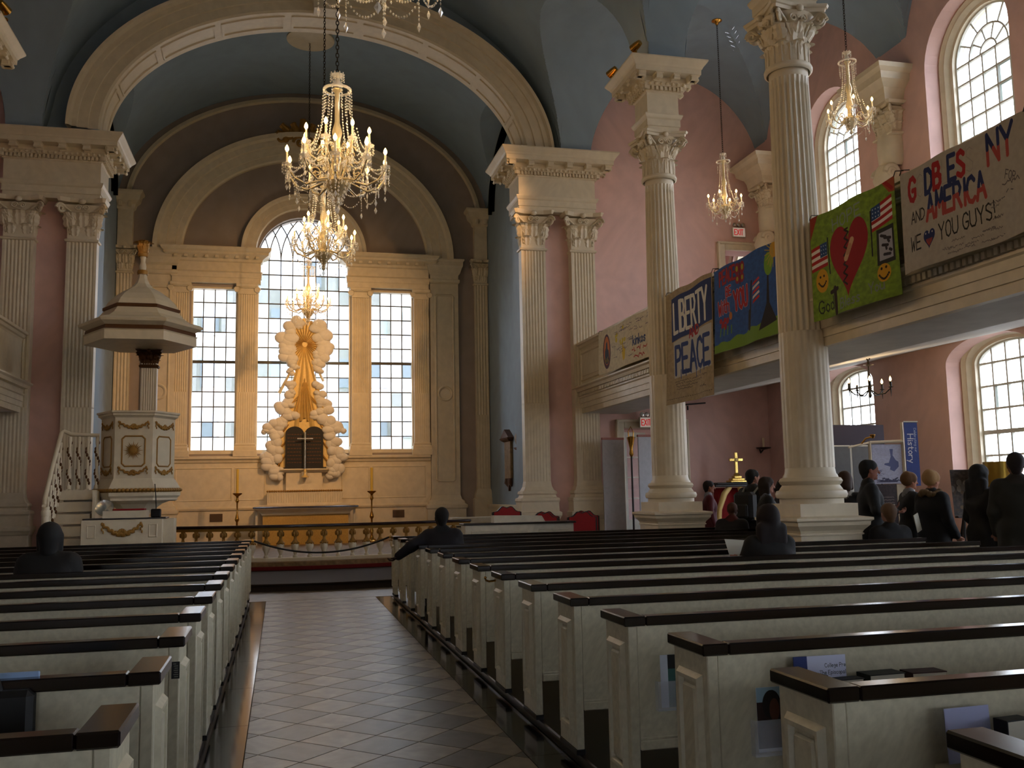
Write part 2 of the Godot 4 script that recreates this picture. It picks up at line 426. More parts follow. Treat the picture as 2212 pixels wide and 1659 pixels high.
func make_materials() -> void:
	var mott := tex(noise_image(3, 0.05, 256, 0.94, 1.0, 5))
	var grain := tex(noise_image(5, 0.03, 256, 0.45, 1.0, 4, 0.25, 3.0, Color(1.0, 0.8, 0.65)))
	var wear := tex(noise_image(9, 0.06, 512, 0.90, 1.0, 6, 1.0, 1.0, Color(1.0, 0.97, 0.9)))
	var marble := tex(noise_image(13, 0.03, 256, 0.72, 1.0, 5))
	mat("cream", Color(0.86, 0.81, 0.70), 0.45, 0.0, mott, 0.35)
	mat("pew_paint", Color(0.80, 0.77, 0.66), 0.42, 0.0, wear, 0.8)
	mat("pink", Color(0.87, 0.72, 0.68), 0.75, 0.0, mott, 0.2)
	mat("pink_dark", Color(0.68, 0.46, 0.42), 0.75, 0.0, mott, 0.2)
	mat("blue", Color(0.56, 0.64, 0.70), 0.8, 0.0, mott, 0.15)
	mat("blue_wall", Color(0.54, 0.60, 0.64), 0.75, 0.0, mott, 0.15)
	mat("mauve", Color(0.62, 0.57, 0.53), 0.75, 0.0, mott, 0.15)
	mat("white", Color(0.88, 0.87, 0.84), 0.6, 0.0, mott, 0.25)
	mat("wood", Color(0.105, 0.05, 0.032), 0.17, 0.0, grain, 0.9)
	mat("dark_wood", Color(0.10, 0.06, 0.045), 0.35, 0.0, grain, 0.9)
	mat("floor_wood", Color(0.11, 0.085, 0.07), 0.4, 0.0, grain, 0.6)
	mat("tile_light", Color(0.53, 0.49, 0.43), 0.36, 0.0, marble, 0.7)
	mat("tile_dark", Color(0.31, 0.295, 0.285), 0.36, 0.0, marble, 0.9)
	mat("border", Color(0.07, 0.07, 0.075), 0.10, 0.0, marble, 0.8)
	mat("grout", Color(0.22, 0.20, 0.18), 0.8)
	mat("gold", Color(0.90, 0.78, 0.50), 0.5, 0.15, mott, 1.2)
	mat("gold_paint", Color(0.62, 0.46, 0.19), 0.5, 0.3, mott, 1.5)
	mat("brass", Color(0.80, 0.60, 0.28), 0.22, 1.0)
	mat("red_cloth", Color(0.55, 0.03, 0.05), 0.85, 0.0, wear, 2.0)
	mat("red_carpet", Color(0.42, 0.05, 0.04), 0.95, 0.0, wear, 2.0)
	mat("black", Color(0.02, 0.02, 0.022), 0.6)
	mat("iron", Color(0.05, 0.045, 0.04), 0.45, 0.6)
	mat("plaster", Color(0.88, 0.86, 0.82), 0.8, 0.0, mott, 0.6)
	mat("bar", Color(0.30, 0.29, 0.25), 0.6)
	mat("brick", Color(0.30, 0.22, 0.19), 0.9, 0.0, wear, 0.3)
	mat("tower_glass", Color(0.78, 0.82, 0.86), 0.25)
	mat("paper", Color(0.85, 0.83, 0.76), 0.7)
	mat("paper_blue", Color(0.55, 0.66, 0.80), 0.6)
	mat("gold_dark", Color(0.36, 0.22, 0.08), 0.5, 0.3, mott, 1.5)
	mat("gold_cloth", Color(0.82, 0.66, 0.34), 0.7, 0.0, wear, 1.0)
	mat("rail_wood", Color(0.20, 0.045, 0.03), 0.2, 0.0, grain, 0.9)
	mat("beeswax", Color(0.85, 0.72, 0.30), 0.5)
	mat("vent", Color(0.36, 0.27, 0.17), 0.6)
	mat("white_paint", Color(0.84, 0.82, 0.75), 0.5, 0.0, mott, 0.6)
	mat("silver", Color(0.80, 0.80, 0.78), 0.2, 0.9)
	mat("tablet", Color(0.055, 0.035, 0.025), 0.6, 0.0, marble, 1.5)
	mat("stone_tan", Color(0.58, 0.46, 0.30), 0.6, 0.0, marble, 1.0)
	mat("stone_brown", Color(0.38, 0.24, 0.15), 0.5, 0.0, marble, 1.0)
	mat("stone_dark", Color(0.07, 0.065, 0.065), 0.35, 0.0, marble, 1.0)
	mat("chain", Color(0.16, 0.12, 0.07), 0.4, 0.7)
	mat("screen", Color(0.72, 0.72, 0.74), 0.6, 0.0, mott, 0.8)
	mat("grey_board", Color(0.42, 0.41, 0.36), 0.7, 0.0, mott, 1.0)
	mat("brass_bright", Color(0.92, 0.80, 0.46), 0.22, 0.9)
	mat("purple", Color(0.17, 0.13, 0.19), 0.7)
	mat("grey_cloth", Color(0.42, 0.43, 0.44), 0.9, 0.0, mott, 0.6)
	mat("gold_foil", Color(0.62, 0.50, 0.20), 0.3, 0.8)
	mat("figure", Color(1, 1, 1), 0.8)
	mat("fur", Color(0.42, 0.33, 0.22), 1.0, 0.0, wear, 4.0)
	mat("step_carpet", Color(0.17, 0.12, 0.09), 0.8, 0.0, wear, 2.0)
	mat("bar_white", Color(0.80, 0.80, 0.76), 0.5)
	var g := mat("pane_clear", Color(0.97, 0.98, 1.0, 0.10), 0.02)
	g.transparency = BaseMaterial3D.TRANSPARENCY_ALPHA
	for q in [["pane_green", Color(0.16, 0.44, 0.34, 0.52)], ["pane_pale", Color(0.62, 0.74, 0.72, 0.22)], ["pane_blue", Color(0.55, 0.60, 0.74, 0.26)], ["pane_rose", Color(0.80, 0.52, 0.45, 0.4)], ["pane_sea", Color(0.40, 0.64, 0.54, 0.42)], ["pane_milk", Color(0.93, 0.94, 0.97, 0.12)]]:
		var p := mat(q[0], q[1], 0.05)
		p.transparency = BaseMaterial3D.TRANSPARENCY_ALPHA
	var pl := mat("plastic", Color(0.9, 0.92, 0.95, 0.22), 0.08)
	pl.transparency = BaseMaterial3D.TRANSPARENCY_ALPHA
	var cr := mat("crystal", Color(0.97, 0.95, 0.90, 0.45), 0.06, 0.0, null, 1.0, 1.0)
	cr.transparency = BaseMaterial3D.TRANSPARENCY_ALPHA
	mat("glass_arm", Color(0.85, 0.78, 0.62), 0.08, 0.55, null, 1.0, 0.8)
	mat("candle", Color(0.93, 0.88, 0.74), 0.5)
	var b := mat("bulb", Color(1.0, 0.85, 0.6), 0.4)
	b.emission_enabled = true
	b.emission = Color(1.0, 0.78, 0.45)
	b.emission_energy_multiplier = 22.0
	var sf := mat("spot_face", Color(1.0, 0.8, 0.5), 0.4)
	sf.emission_enabled = true
	sf.emission = Color(1.0, 0.75, 0.42)
	sf.emission_energy_multiplier = 8.0

func op_top(o: Dictionary, u: float) -> float:
	var hw: float = (o.u1 - o.u0) / 2.0
	var t: float = (u - (o.u0 + o.u1) / 2.0) / hw
	return o.vs + o.rise * sqrt(maxf(0.0, 1.0 - t * t))

func wall_panel(mb: MB, o: Vector3, U: Vector3, N: Vector3, u0: float, u1: float, v0: float, v1: float, thick: float, ops: Array) -> void:
	var V := Vector3.UP
	var cuts := [u0, u1]
	for p in ops:
		var k: int = 20 if p.rise > 0 else 1
		for i in k + 1: cuts.append(lerpf(p.u0, p.u1, (1 - cos(PI * i / k)) / 2.0))
	cuts.sort()
	var B := -N * thick
	for i in cuts.size() - 1:
		var a: float = cuts[i]; var b: float = cuts[i + 1]
		if b - a < 1e-4: continue
		var here := []
		for p in ops:
			if (a + b) / 2 > p.u0 and (a + b) / 2 < p.u1: here.append(p)
		here.sort_custom(func(x, y): return x.v0 < y.v0)
		var cl := v0; var crr := v0
		for h in here.size() + 1:
			var el: float = v1 if h == here.size() else here[h].v0
			var er := el
			mb.quad(o + U * a + V * cl, o + U * b + V * crr, o + U * b + V * er, o + U * a + V * el)
			mb.quad(o + U * b + V * crr + B, o + U * a + V * cl + B, o + U * a + V * el + B, o + U * b + V * er + B)
			if h < here.size():
				var tl := op_top(here[h], a); var tr := op_top(here[h], b)
				if el - cl > 0.002: mb.quad(o + U * a + V * el, o + U * b + V * er, o + U * b + V * er + B, o + U * a + V * el + B)
				mb.quad(o + U * b + V * tr, o + U * a + V * tl, o + U * a + V * tl + B, o + U * b + V * tr + B)
				cl = tl; crr = tr
	for p in ops:
		mb.quad(o + U * p.u0 + V * p.v0, o + U * p.u0 + V * p.v0 + B, o + U * p.u0 + V * p.vs + B, o + U * p.u0 + V * p.vs)
		mb.quad(o + U * p.u1 + V * p.v0 + B, o + U * p.u1 + V * p.v0, o + U * p.u1 + V * p.vs, o + U * p.u1 + V * p.vs + B)
	for e in [u0, u1]:
		mb.quad(o + U * e + V * v0, o + U * e + V * v0 + B, o + U * e + V * v1 + B, o + U * e + V * v1)

# ---------- vaults: height and slope of the barrels
const SPRING := 9.0
func ell(t: float, a: float, h: float) -> Vector2:      # height above the springing, slope
	if absf(t) >= a: return Vector2(0, 0)
	var s := sqrt(1.0 - t * t / (a * a))
	return Vector2(h * s, -h * t / (a * a * maxf(s, 0.03)))

func nave_x(x: float) -> Vector2:
	if absf(x - CX) < 5.45: return ell(x - CX, 5.45, 4.40)
	var lo := minf(absf(x - (COLX + WALLX + 0.58) / 2.0), absf(x - (2 * CX - (COLX + WALLX + 0.58) / 2.0)))
	var c0 := (COLX + WALLX + 0.58) / 2.0 if x > CX else 2 * CX - (COLX + WALLX + 0.58) / 2.0
	return ell(x - c0, 2.30, 2.55) if lo < 2.30 else Vector2.ZERO

var bays := [[-19.95, -15.33], [-14.67, -10.95], [-10.29, -6.57], [-5.91, -2.19], [-1.53, 2.19], [2.85, 6.0]]
func nave_z(z: float) -> Vector2:
	for b in bays:
		if z > b[0] and z < b[1]:
			return ell(z - (b[0] + b[1]) / 2.0, (b[1] - b[0]) / 2.0, 2.55)
	return Vector2.ZERO

func vault(x0: float, x1: float, z0: float, z1: float, nx: int, nz: int, base: float, fx: Callable, fz: Callable) -> MB:
	var mb := MB.new()
	var X := []; var Z := []; var hx := []; var hz := []
	for i in nx + 1:
		X.append(lerpf(x0, x1, float(i) / nx)); hx.append(fx.call(X[i]))
	for j in nz + 1:
		Z.append(lerpf(z0, z1, float(j) / nz)); hz.append(fz.call(Z[j]))
	for i in nx:
		for j in nz:
			var sg0: bool = hx[i].x >= hz[j].x
			if (hx[i + 1].x >= hz[j].x) != sg0 or (hx[i].x >= hz[j + 1].x) != sg0 or (hx[i + 1].x >= hz[j + 1].x) != sg0:
				crease(mb, X[i], X[i + 1], Z[j], Z[j + 1], base, fx, fz)
				continue
			var p := []
			var fromx: bool = sg0
			for q in [[i, j], [i + 1, j], [i + 1, j + 1], [i, j + 1]]:
				p.append(Vector3(X[q[0]], base + maxf(hx[q[0]].x, hz[q[1]].x), Z[q[1]]))
			var n0: Vector3; var n1: Vector3; var n2: Vector3; var n3: Vector3
			if fromx:
				n0 = Vector3(hx[i].y, -1, 0); n1 = Vector3(hx[i + 1].y, -1, 0); n2 = n1; n3 = n0
			else:
				n0 = Vector3(0, -1, hz[j].y); n1 = n0; n2 = Vector3(0, -1, hz[j + 1].y); n3 = n2
			mb.quadn(p[0], p[1], p[2], p[3], n0.normalized(), n1.normalized(), n2.normalized(), n3.normalized())
	return mb

# a cell where two barrels meet, cut finely so that the groin runs clean
func crease(mb: MB, x0: float, x1: float, z0: float, z1: float, base: float, fx: Callable, fz: Callable) -> void:
	var k := 6
	var a := []; var b := []
	for i in k + 1:
		a.append(fx.call(lerpf(x0, x1, float(i) / k))); b.append(fz.call(lerpf(z0, z1, float(i) / k)))
	for i in k:
		for j in k:
			var p := []
			for q in [[i, j], [i + 1, j], [i + 1, j + 1], [i, j + 1]]:
				p.append(Vector3(lerpf(x0, x1, float(q[0]) / k), base + maxf(a[q[0]].x, b[q[1]].x), lerpf(z0, z1, float(q[1]) / k)))
			var n: Vector3
			if a[i].x + a[i + 1].x >= b[j].x + b[j + 1].x: n = Vector3((a[i].y + a[i + 1].y) / 2, -1, 0).normalized()
			else: n = Vector3(0, -1, (b[j].y + b[j + 1].y) / 2).normalized()
			mb.quadn(p[0], p[1], p[2], p[3], n, n, n, n)

func build_shell() -> void:
	# ---- floors
	var f := MB.new()
	f.box(Vector3(-10.5, -0.35, -28.6), Vector3(12.0, -0.014, 6.6))
	var fl := struct("floor", f, M.floor_wood)
	var bed := MB.new()
	bed.box(Vector3(-0.44, -0.013, -17.9), Vector3(1.66, -0.005, 5.9))
	obj("tile_bed", bed, M.grout, fl)
	var d := 0.495
	var field := PackedVector2Array([Vector2(-0.2, 3.6), Vector2(1.44, 3.6), Vector2(1.44, 15.0), Vector2(-0.2, 15.0)])
	var whole := {}
	for i in range(-1, 5):
		for j in range(6, 33):
			for s in 2:
				var c0 := Vector2(0.62 + (i - 1.5 + s * 0.5) * d, (j + s * 0.5) * d)
				var h := d / 2 - 0.0035
				var pl := PackedVector2Array([c0 + Vector2(h, 0), c0 + Vector2(0, h), c0 - Vector2(h, 0), c0 - Vector2(0, h)])
				for q in Geometry2D.intersect_polygons(pl, field):
					if q.size() < 3: continue
					var full: bool = q.size() == 4 and absf(absf(poly_area(q)) - 2 * h * h) < 0.001
					if full and whole.has(s):
						var o := obj("tile", whole[s], M.tile_light if s == 0 else M.tile_dark, fl)
						o.position = Vector3(c0.x, 0, -c0.y)
					else:
						var t := MB.new()
						var loc := []
						for k in q: loc.append(k - c0)
						if Geometry2D.is_polygon_clockwise(PackedVector2Array(loc)): loc.reverse()
						if absf(poly_area(PackedVector2Array(loc))) < 0.002: continue
						t.rings(loc, [Vector2(0, -0.006), Vector2(0, -0.001), Vector2(-0.002, 0.0)], true, false)
						var me := t.mesh()
						if full: whole[s] = me
						var o := obj("tile", me, M.tile_light if s == 0 else M.tile_dark, fl)
						o.position = Vector3(c0.x, 0, -c0.y)
	var near := MB.new()
	near.box(Vector3(-0.2, -0.006, -3.59), Vector3(1.44, 0.0, 5.9))
	obj("aisle_paving", near, M.tile_light, fl)
	# border slabs beside the pews
	for sx in 2:
		for k in 12:
			var bm := MB.new()
			var z0 := 1.0 - k * 1.33; 
			var x0: float = 1.443 if sx == 0 else -0.43
			bm.box(Vector3(x0, -0.006, z0 - 1.325), Vector3(x0 + 0.225, 0.001, z0))
			obj("border_slab", bm, M.border if sx == 0 else M.border, fl)
	var sp := MB.new()  # pale slab added to bounce daylight up to the gallery soffit
	sp.box(Vector3(7.58, -0.006, -20.3), Vector3(11.28, 0.0, 5.9))
	obj("added_bounce_slab", sp, M.tile_light, fl)
	# paving before the chancel step
	var cross := MB.new()
	cross.box(Vector3(-4.6, -0.006, -17.6), Vector3(6.0, 0.0, -15.02))
	obj("crossing_paving", cross, M.tile_light, fl)
	# platforms under the pews
	for q in [[1.69, 7.55], [-6.3, -0.46]]:
		var pm := MB.new()
		pm.cbox(Vector3(q[0], -0.013, -14.75), Vector3(q[1], 0.055, 1.5), 0.008)
		struct("trim_%d" % (1 if q[0] > 0 else 2), pm, M.dark_wood)
	# chancel step and platform with a bowed front
	var st := MB.new()
	st.rings(bowed(0.85, -16.35, 6.2, 3.6, -20.35), [Vector2(-0.02, -0.012), Vector2(-0.02, 0.10), Vector2(0.01, 0.11), Vector2(0.01, 0.13)])
	struct("trim_3", st, M.step_carpet)
	var st2 := MB.new()
	st2.rings(bowed(0.85, -19.3, 6.5, 3.3, -27.9), [Vector2(0, 0.13), Vector2(0, 0.285), Vector2(-0.02, 0.30)])
	struct("trim_4", st2, M.stone_tan)
	var st3 := MB.new()
	st3.rings(bowed(0.85, -19.27, 6.5, 3.32, -19.9), [Vector2(0, 0.13), Vector2(0.015, 0.14), Vector2(0.015, 0.20), Vector2(0, 0.21)])
	struct("trim_8", st3, M.red_carpet)
	# ---- south wall with two rows of windows
	var zc := [-17.25, -13.1, -8.8, -4.4, 0.0, 4.2]
	var sw := MB.new()
	var ops := []
	for z in zc:
		ops.append({"u0": z - 1.02, "u1": z + 1.02, "v0": 1.25, "vs": 3.62, "rise": 0.42})
		ops.append({"u0": z - 1.02, "u1": z + 1.02, "v0": 5.9, "vs": 9.0, "rise": 1.02})
	wall_panel(sw, Vector3(WALLX, -0.3, 0), Vector3(0, 0, 1), Vector3(-1, 0, 0), -20.9, 6.3, 0, 12.5, 0.75, shift_ops(ops, 0.3))
	struct("wall_south", sw, M.pink)
	var nw := MB.new()
	var nops := []
	for z in zc:
		nops.append({"u0": -z - 1.02, "u1": -z + 1.02, "v0": 1.25, "vs": 3.62, "rise": 0.42})
		nops.append({"u0": -z - 1.02, "u1": -z + 1.02, "v0": 5.9, "vs": 9.0, "rise": 1.02})
	wall_panel(nw, Vector3(2 * CX - WALLX, -0.3, 0), Vector3(0, 0, -1), Vector3(1, 0, 0), -6.3, 20.9, 0, 12.5, 0.75, shift_ops(nops, 0.3))
	struct("wall_north", nw, M.pink)
	var n := 1
	for k in zc.size():
		var seen: bool = k < 2
		window("window_%d" % n, Vector3(WALLX + 0.52, 5.9, zc[k]), -PI / 2, 0.80, 3.1, 0.80, 5, 9, seen); n += 1
		window("window_%d" % n, Vector3(WALLX + 0.52, 1.25, zc[k]), -PI / 2, 0.80, 2.37, 0.34, 5, 6, seen); n += 1
	for k in zc.size():
		window("window_%d" % n, Vector3(2 * CX - WALLX - 0.52, 5.9, zc[k]), PI / 2, 0.80, 3.1, 0.80, 5, 9, false); n += 1
		window("window_%d" % n, Vector3(2 * CX - WALLX - 0.52, 1.25, zc[k]), PI / 2, 0.80, 2.37, 0.34, 5, 6, false); n += 1
	# ---- west wall behind the camera, with two added, unseen windows that light the pew backs
	var ww := MB.new()
	wall_panel(ww, Vector3(0, -0.3, 6.0), Vector3(-1, 0, 0), Vector3(0, 0, -1), -12.1, 10.6, 0, 14.9, 0.6,
		shift_ops([{"u0": 2.0, "u1": 4.0, "v0": 1.2, "vs": 2.9, "rise": 0.3}, {"u0": -5.4, "u1": -3.4, "v0": 1.2, "vs": 2.9, "rise": 0.3}], 0.3))
	struct("wall_west", ww, M.pink)
	window("window_%d" % n, Vector3(-3.0, 1.2, 6.3), PI, 0.92, 1.7, 0.26, 4, 8, false); n += 1
	window("window_%d" % n, Vector3(4.4, 1.2, 6.3), PI, 0.92, 1.7, 0.26, 4, 8, false); n += 1
	var wg := MB.new()
	wg.box(Vector3(-9.9, 3.45, -2.3), Vector3(11.3, 3.9, 6.0))
	wg.box(Vector3(-9.9, 3.9, -2.3), Vector3(11.3, 4.9, -2.1))
	struct("ceiling_west_gallery", wg, M.white)
	# ---- wall of the chancel arch: pink piers and end walls of the aisles with their doors, blue above
	for s in [1.0, -1.0]:
		var pw := MB.new()
		var in_: float = 5.35 if s > 0 else 3.68 - 0.0
		var a: float = 5.45 if s > 0 else -10.6
		var b: float = 12.0 if s > 0 else -3.75
		var dops := []
		if s > 0:
			dops = [{"u0": 7.62, "u1": 9.0, "v0": -0.29, "vs": 2.98, "rise": 0.0}, {"u0": 10.35, "u1": 11.24, "v0": 4.3, "vs": 7.28, "rise": 0.0}]
		wall_panel(pw, Vector3(0, -0.3, ENDZ), Vector3(1, 0, 0), Vector3(0, 0, 1), a, b, 0, 9.36, 0.5, shift_ops(dops, 0.3))
		struct("wall_east_aisle_%s" % ("south" if s > 0 else "north"), pw, M.pink)
		var lw := MB.new()
		lw.box(Vector3(6.85 if s > 0 else -10.6, 9.05, ENDZ - 0.5), Vector3(12.0 if s > 0 else -5.35, 12.4, ENDZ - 0.001))
		struct("wall_lunette_%s" % ("south" if s > 0 else "north"), lw, M.pink)
	var aw := MB.new()
	wall_panel(aw, Vector3(0, 0, ENDZ), Vector3(1, 0, 0), Vector3(0, 0, 1), -5.35, 6.85, 9.05, 14.9, 0.5, [{"u0": ARCX - 4.80, "u1": ARCX + 4.80, "v0": 9.05, "vs": 9.05, "rise": 3.35}])
	struct("wall_chancel_arch", aw, M.blue)
	# ---- chancel side walls, arched recess above the springing is cut by the vault
	for s in [1.0, -1.0]:
		var cw := MB.new()
		var x: float = 6.12 if s > 0 else -4.55
		cw.box(Vector3(x if s > 0 else x - 0.5, -0.3, EASTZ - 0.5), Vector3(x + 0.5 if s > 0 else x, 14.9, ENDZ - 0.49))
		struct("wall_chancel_%s" % ("south" if s > 0 else "north"), cw, M.blue_wall)
	# ---- vaults
	var cv := vault(2 * CX - WALLX - 0.4, WALLX + 0.4, ENDZ - 0.02, 6.2, 190, 200, SPRING, nave_x, nave_z)
	struct("ceiling", cv, M.blue)
	var cc := vault(-4.75, 6.3, EASTZ - 0.2, ENDZ - 0.4, 110, 76, 9.9, func(x): return ell(x - 0.785, 5.38, 3.72), func(z): return ell(z + 24.2, 2.7, 2.05))
	struct("ceiling_chancel", cc, M.blue)
	var rf := MB.new()
	rf.box(Vector3(-10.9, 14.6, -28.6), Vector3(12.3, 15.0, 6.7))
	struct("ceiling_roof", rf, M.dark_wood)
	# aisle attic pieces between wall top and roof
	for s in [1.0, -1.0]:
		var am := MB.new()
		var x0: float = WALLX + 0.0 if s > 0 else 2 * CX - WALLX - 0.75
		am.box(Vector3(x0, 12.15, -20.9), Vector3(x0 + 0.75, 14.7, 6.3))
		struct("wall_attic_%s" % ("south" if s > 0 else "north"), am, M.pink)
	# medallion on the chancel ceiling
	var md := MB.new()
	md.xf = Transform3D(Basis(Vector3.RIGHT, PI), Vector3.ZERO)
	md.lathe([Vector2(0.62, -0.03), Vector2(0.62, 0.03), Vector2(0.55, 0.05), Vector2(0.40, 0.05), Vector2(0.36, 0.075), Vector2(0.1, 0.075), Vector2(0.0, 0.12)], 40)
	var mo := obj("ceiling_medallion", md, M.cream, null, Vector3(0.66, 13.58, -24.3))
	tag(mo, "round cream plaster medallion on the blue chancel ceiling above a chandelier", "medallion")

const ARCX := 0.85

func poly_area(p: PackedVector2Array) -> float:
	var a := 0.0
	for i in p.size(): a += p[i].cross(p[(i + 1) % p.size()])
	return a / 2.0

func shift_ops(ops: Array, dy: float) -> Array:
	for o in ops:
		o.v0 += dy; o.vs += dy
	return ops

# plan outline with a circular front: middle of the front at (x, z), radius, half width, straight back at zb
func bowed(x: float, z: float, r: float, half: float, zb: float) -> Array:
	var p := []
	var zc := z - r
	var am := asin(half / r)
	for i in 33:
		var a := -am + 2 * am * i / 32.0
		p.append(Vector2(x + r * sin(a), -(zc + r * cos(a))))
	p.append(Vector2(x + half, -zb))
	p.append(Vector2(x - half, -zb))
	return p

# an arched sash window; local x across, y up from the sill, z towards the room
func window(called: String, at: Vector3, turn: float, hw: float, spring: float, rise: float, cols: int, rows: int, fine: bool) -> void:
	var w := Node3D.new()
	w.name = called
	add_child(w)
	w.position = at
	w.rotation.y = turn
	w.set_meta("kind", "structure")
	var cs := MB.new()         # casing between glass and wall opening
	var out := 1.06 - hw if hw < 0.9 else 0.14
	var pr := [Vector2(out, 0.05), Vector2(out, 0.20), Vector2(out * 0.72, 0.24), Vector2(out * 0.5, 0.20), Vector2(out * 0.42, 0.20), Vector2(out * 0.2, 0.12), Vector2(0.0, 0.11), Vector2(0.0, -0.12)]
	cs.arch(Vector2(0, spring), hw, rise, 0, PI, pr, 24)
	for s in [-1.0, 1.0]:
		for j in pr.size() - 1:
			var a: Vector2 = pr[j]; var b: Vector2 = pr[j + 1]
			var A := Vector3(s * (hw + a.x), 0, a.y); var B := Vector3(s * (hw + b.x), 0, b.y)
			var A2 := A + Vector3(0, spring, 0); var B2 := B + Vector3(0, spring, 0)
			if s > 0: cs.quad(B, A, A2, B2)
			else: cs.quad(A, B, B2, A2)
	obj("casing", cs, M.cream, w)
	var sl := MB.new()
	sl.cbox(Vector3(-hw - out, -0.10, -0.15), Vector3(hw + out, 0.03, 0.34), 0.015)
	obj("sill", sl, M.cream, w)
	var bars := MB.new()
	var bw := 0.016
	var bm: Material = M.bar_white
	if not fine:
		for i in range(1, 3): bars.box(Vector3(-hw + 2 * hw * i / 3.0 - bw, 0, -0.03), Vector3(-hw + 2 * hw * i / 3.0 + bw, spring + rise * 0.9, 0.03))
		for j in range(1, 5): bars.box(Vector3(-hw, spring * j / 4.0 - bw, -0.03), Vector3(hw, spring * j / 4.0 + bw, 0.03))
		obj("glazing_bars", bars, bm, w)
		var p := MB.new()
		var pts := PackedVector2Array([Vector2(-hw, 0), Vector2(hw, 0)])
		for i in 17: pts.append(Vector2(hw * cos(PI * i / 16.0), spring + rise * sin(PI * i / 16.0)))
		p.extrude(pts, -0.006, -0.001)
		obj("pane", p, M.pane_clear, w)
		return
	var arched := rise > 0.6
	var cw := 2 * hw / cols
	var rh := spring / rows
	var mid := rows / 2
	for i in range(1, cols): bars.box(Vector3(-hw + cw * i - bw, 0, -0.03), Vector3(-hw + cw * i + bw, spring + (0.0 if arched else rise * 0.95), 0.03))
	for j in range(1, rows + 1):
		var t: float = 0.035 if j == mid else bw
		bars.box(Vector3(-hw, rh * j - t, -0.03), Vector3(hw, rh * j + t, 0.035))
	bars.box(Vector3(-hw, 0, -0.03), Vector3(hw, 0.06, 0.04))
	for s in [-1.0, 1.0]: bars.box(Vector3(s * hw - 0.03, 0, -0.04), Vector3(s * hw + 0.03, spring, 0.04))
	bars.arch(Vector2(0, spring), hw - 0.03, rise - 0.03, 0, PI, [Vector2(0.04, 0.04), Vector2(0, 0.04), Vector2(0, -0.04)], 24)
	var cell := MB.new()
	cell.box(Vector3(-cw / 2 + 0.004, 0.004, -0.006), Vector3(cw / 2 - 0.004, rh - 0.004, -0.001))
	var cm := cell.mesh()
	var kinds := [M.pane_clear, M.pane_clear, M.pane_clear, M.pane_milk, M.pane_pale]
	for j in rows:
		for i in cols:
			obj("pane", cm, kinds[rng.randi() % 5] if not (j > mid and rng.randf() < 0.06) else M.pane_green, w, Vector3(-hw + cw * (i + 0.5), rh * j, 0))
	if arched:
		var rr := [0.0, 0.24, 0.58, 1.0]
		for k in [1, 2]:
			bars.arch(Vector2(0, spring), hw * rr[k], rise * rr[k], 0, PI, [Vector2(bw, -0.03), Vector2(bw, 0.03), Vector2(-bw, 0.03), Vector2(-bw, -0.03)], 20)
		for q in [[1, 5], [2, 6]]:
			for i in range(0, q[1] + 1):
				var a: float = PI * i / q[1]
				if i > 0 and i < q[1]:
					var e := Vector2(cos(a) * hw, sin(a) * rise)
					bars.tube([Vector3(e.x * rr[q[0]], spring + e.y * rr[q[0]], 0), Vector3(e.x * rr[q[0] + 1], spring + e.y * rr[q[0] + 1], 0)], 0.018, 6, false)
				if i < q[1]:
					var pw := MB.new()
					var pts := PackedVector2Array()
					for t in 5:
						var b := lerpf(a, a + PI / q[1], t / 4.0)
						pts.append(Vector2(cos(b) * hw, sin(b) * rise) * rr[q[0] + 1])
					for t in 5:
						var b := lerpf(a + PI / q[1], a, t / 4.0)
						pts.append(Vector2(cos(b) * hw, sin(b) * rise) * rr[q[0]])
					pw.extrude(pts, -0.006, -0.001)
					obj("pane", pw, kinds[rng.randi() % 5], w, Vector3(0, spring, 0))
		var core := MB.new()
		var cp := PackedVector2Array()
		for t in 13: cp.append(Vector2(cos(PI * t / 12.0) * hw, sin(PI * t / 12.0) * rise) * rr[1])
		core.extrude(cp, -0.006, -0.001)
		obj("pane", core, M.pane_clear, w, Vector3(0, spring, 0))
	else:
		var hp := MB.new()
		var cp := PackedVector2Array()
		for t in 17: cp.append(Vector2(cos(PI * t / 16.0) * hw, sin(PI * t / 16.0) * rise))
		hp.extrude(cp, -0.006, -0.001)
		obj("pane", hp, M.pane_milk, w, Vector3(0, spring, 0))
	obj("glazing_bars", bars, bm, w)

# fluted flat pilaster shaft: local x across, z out; returns outline of the front from left to right
func fluted_front(w: float, dep: float, flutes: int, cut: float) -> Array:
	var p := [Vector2(-w / 2, 0.0), Vector2(-w / 2, dep)]
	var edge := w * 0.075
	var pitch := (w - 2 * edge) / flutes
	for i in flutes:
		var a := -w / 2 + edge + pitch * i
		for t in 5:
			var s := t / 4.0
			p.append(Vector2(a + pitch * (0.12 + 0.76 * s), dep - cut * sin(PI * s)))
	p.append(Vector2(w / 2, dep)); p.append(Vector2(w / 2, 0.0))
	return p

func fluted_shaft(mb: MB, w: float, dep: float, y0: float, ycut: float, y1: float, flutes: int, cut: float) -> void:
	for q in [[y0, ycut, -cut * 0.22], [ycut, y1, cut]]:
		var f := fluted_front(w, dep, flutes, q[2])
		for i in f.size() - 1:
			var a: Vector2 = f[i]; var b: Vector2 = f[i + 1]
			mb.quad(Vector3(a.x, q[0], a.y), Vector3(b.x, q[0], b.y), Vector3(b.x, q[1], b.y), Vector3(a.x, q[1], a.y))
	# closing ledge where the flutes begin
	mb.box(Vector3(-w / 2, ycut - 0.01, 0), Vector3(w / 2, ycut + 0.01, dep - cut * 0.05))

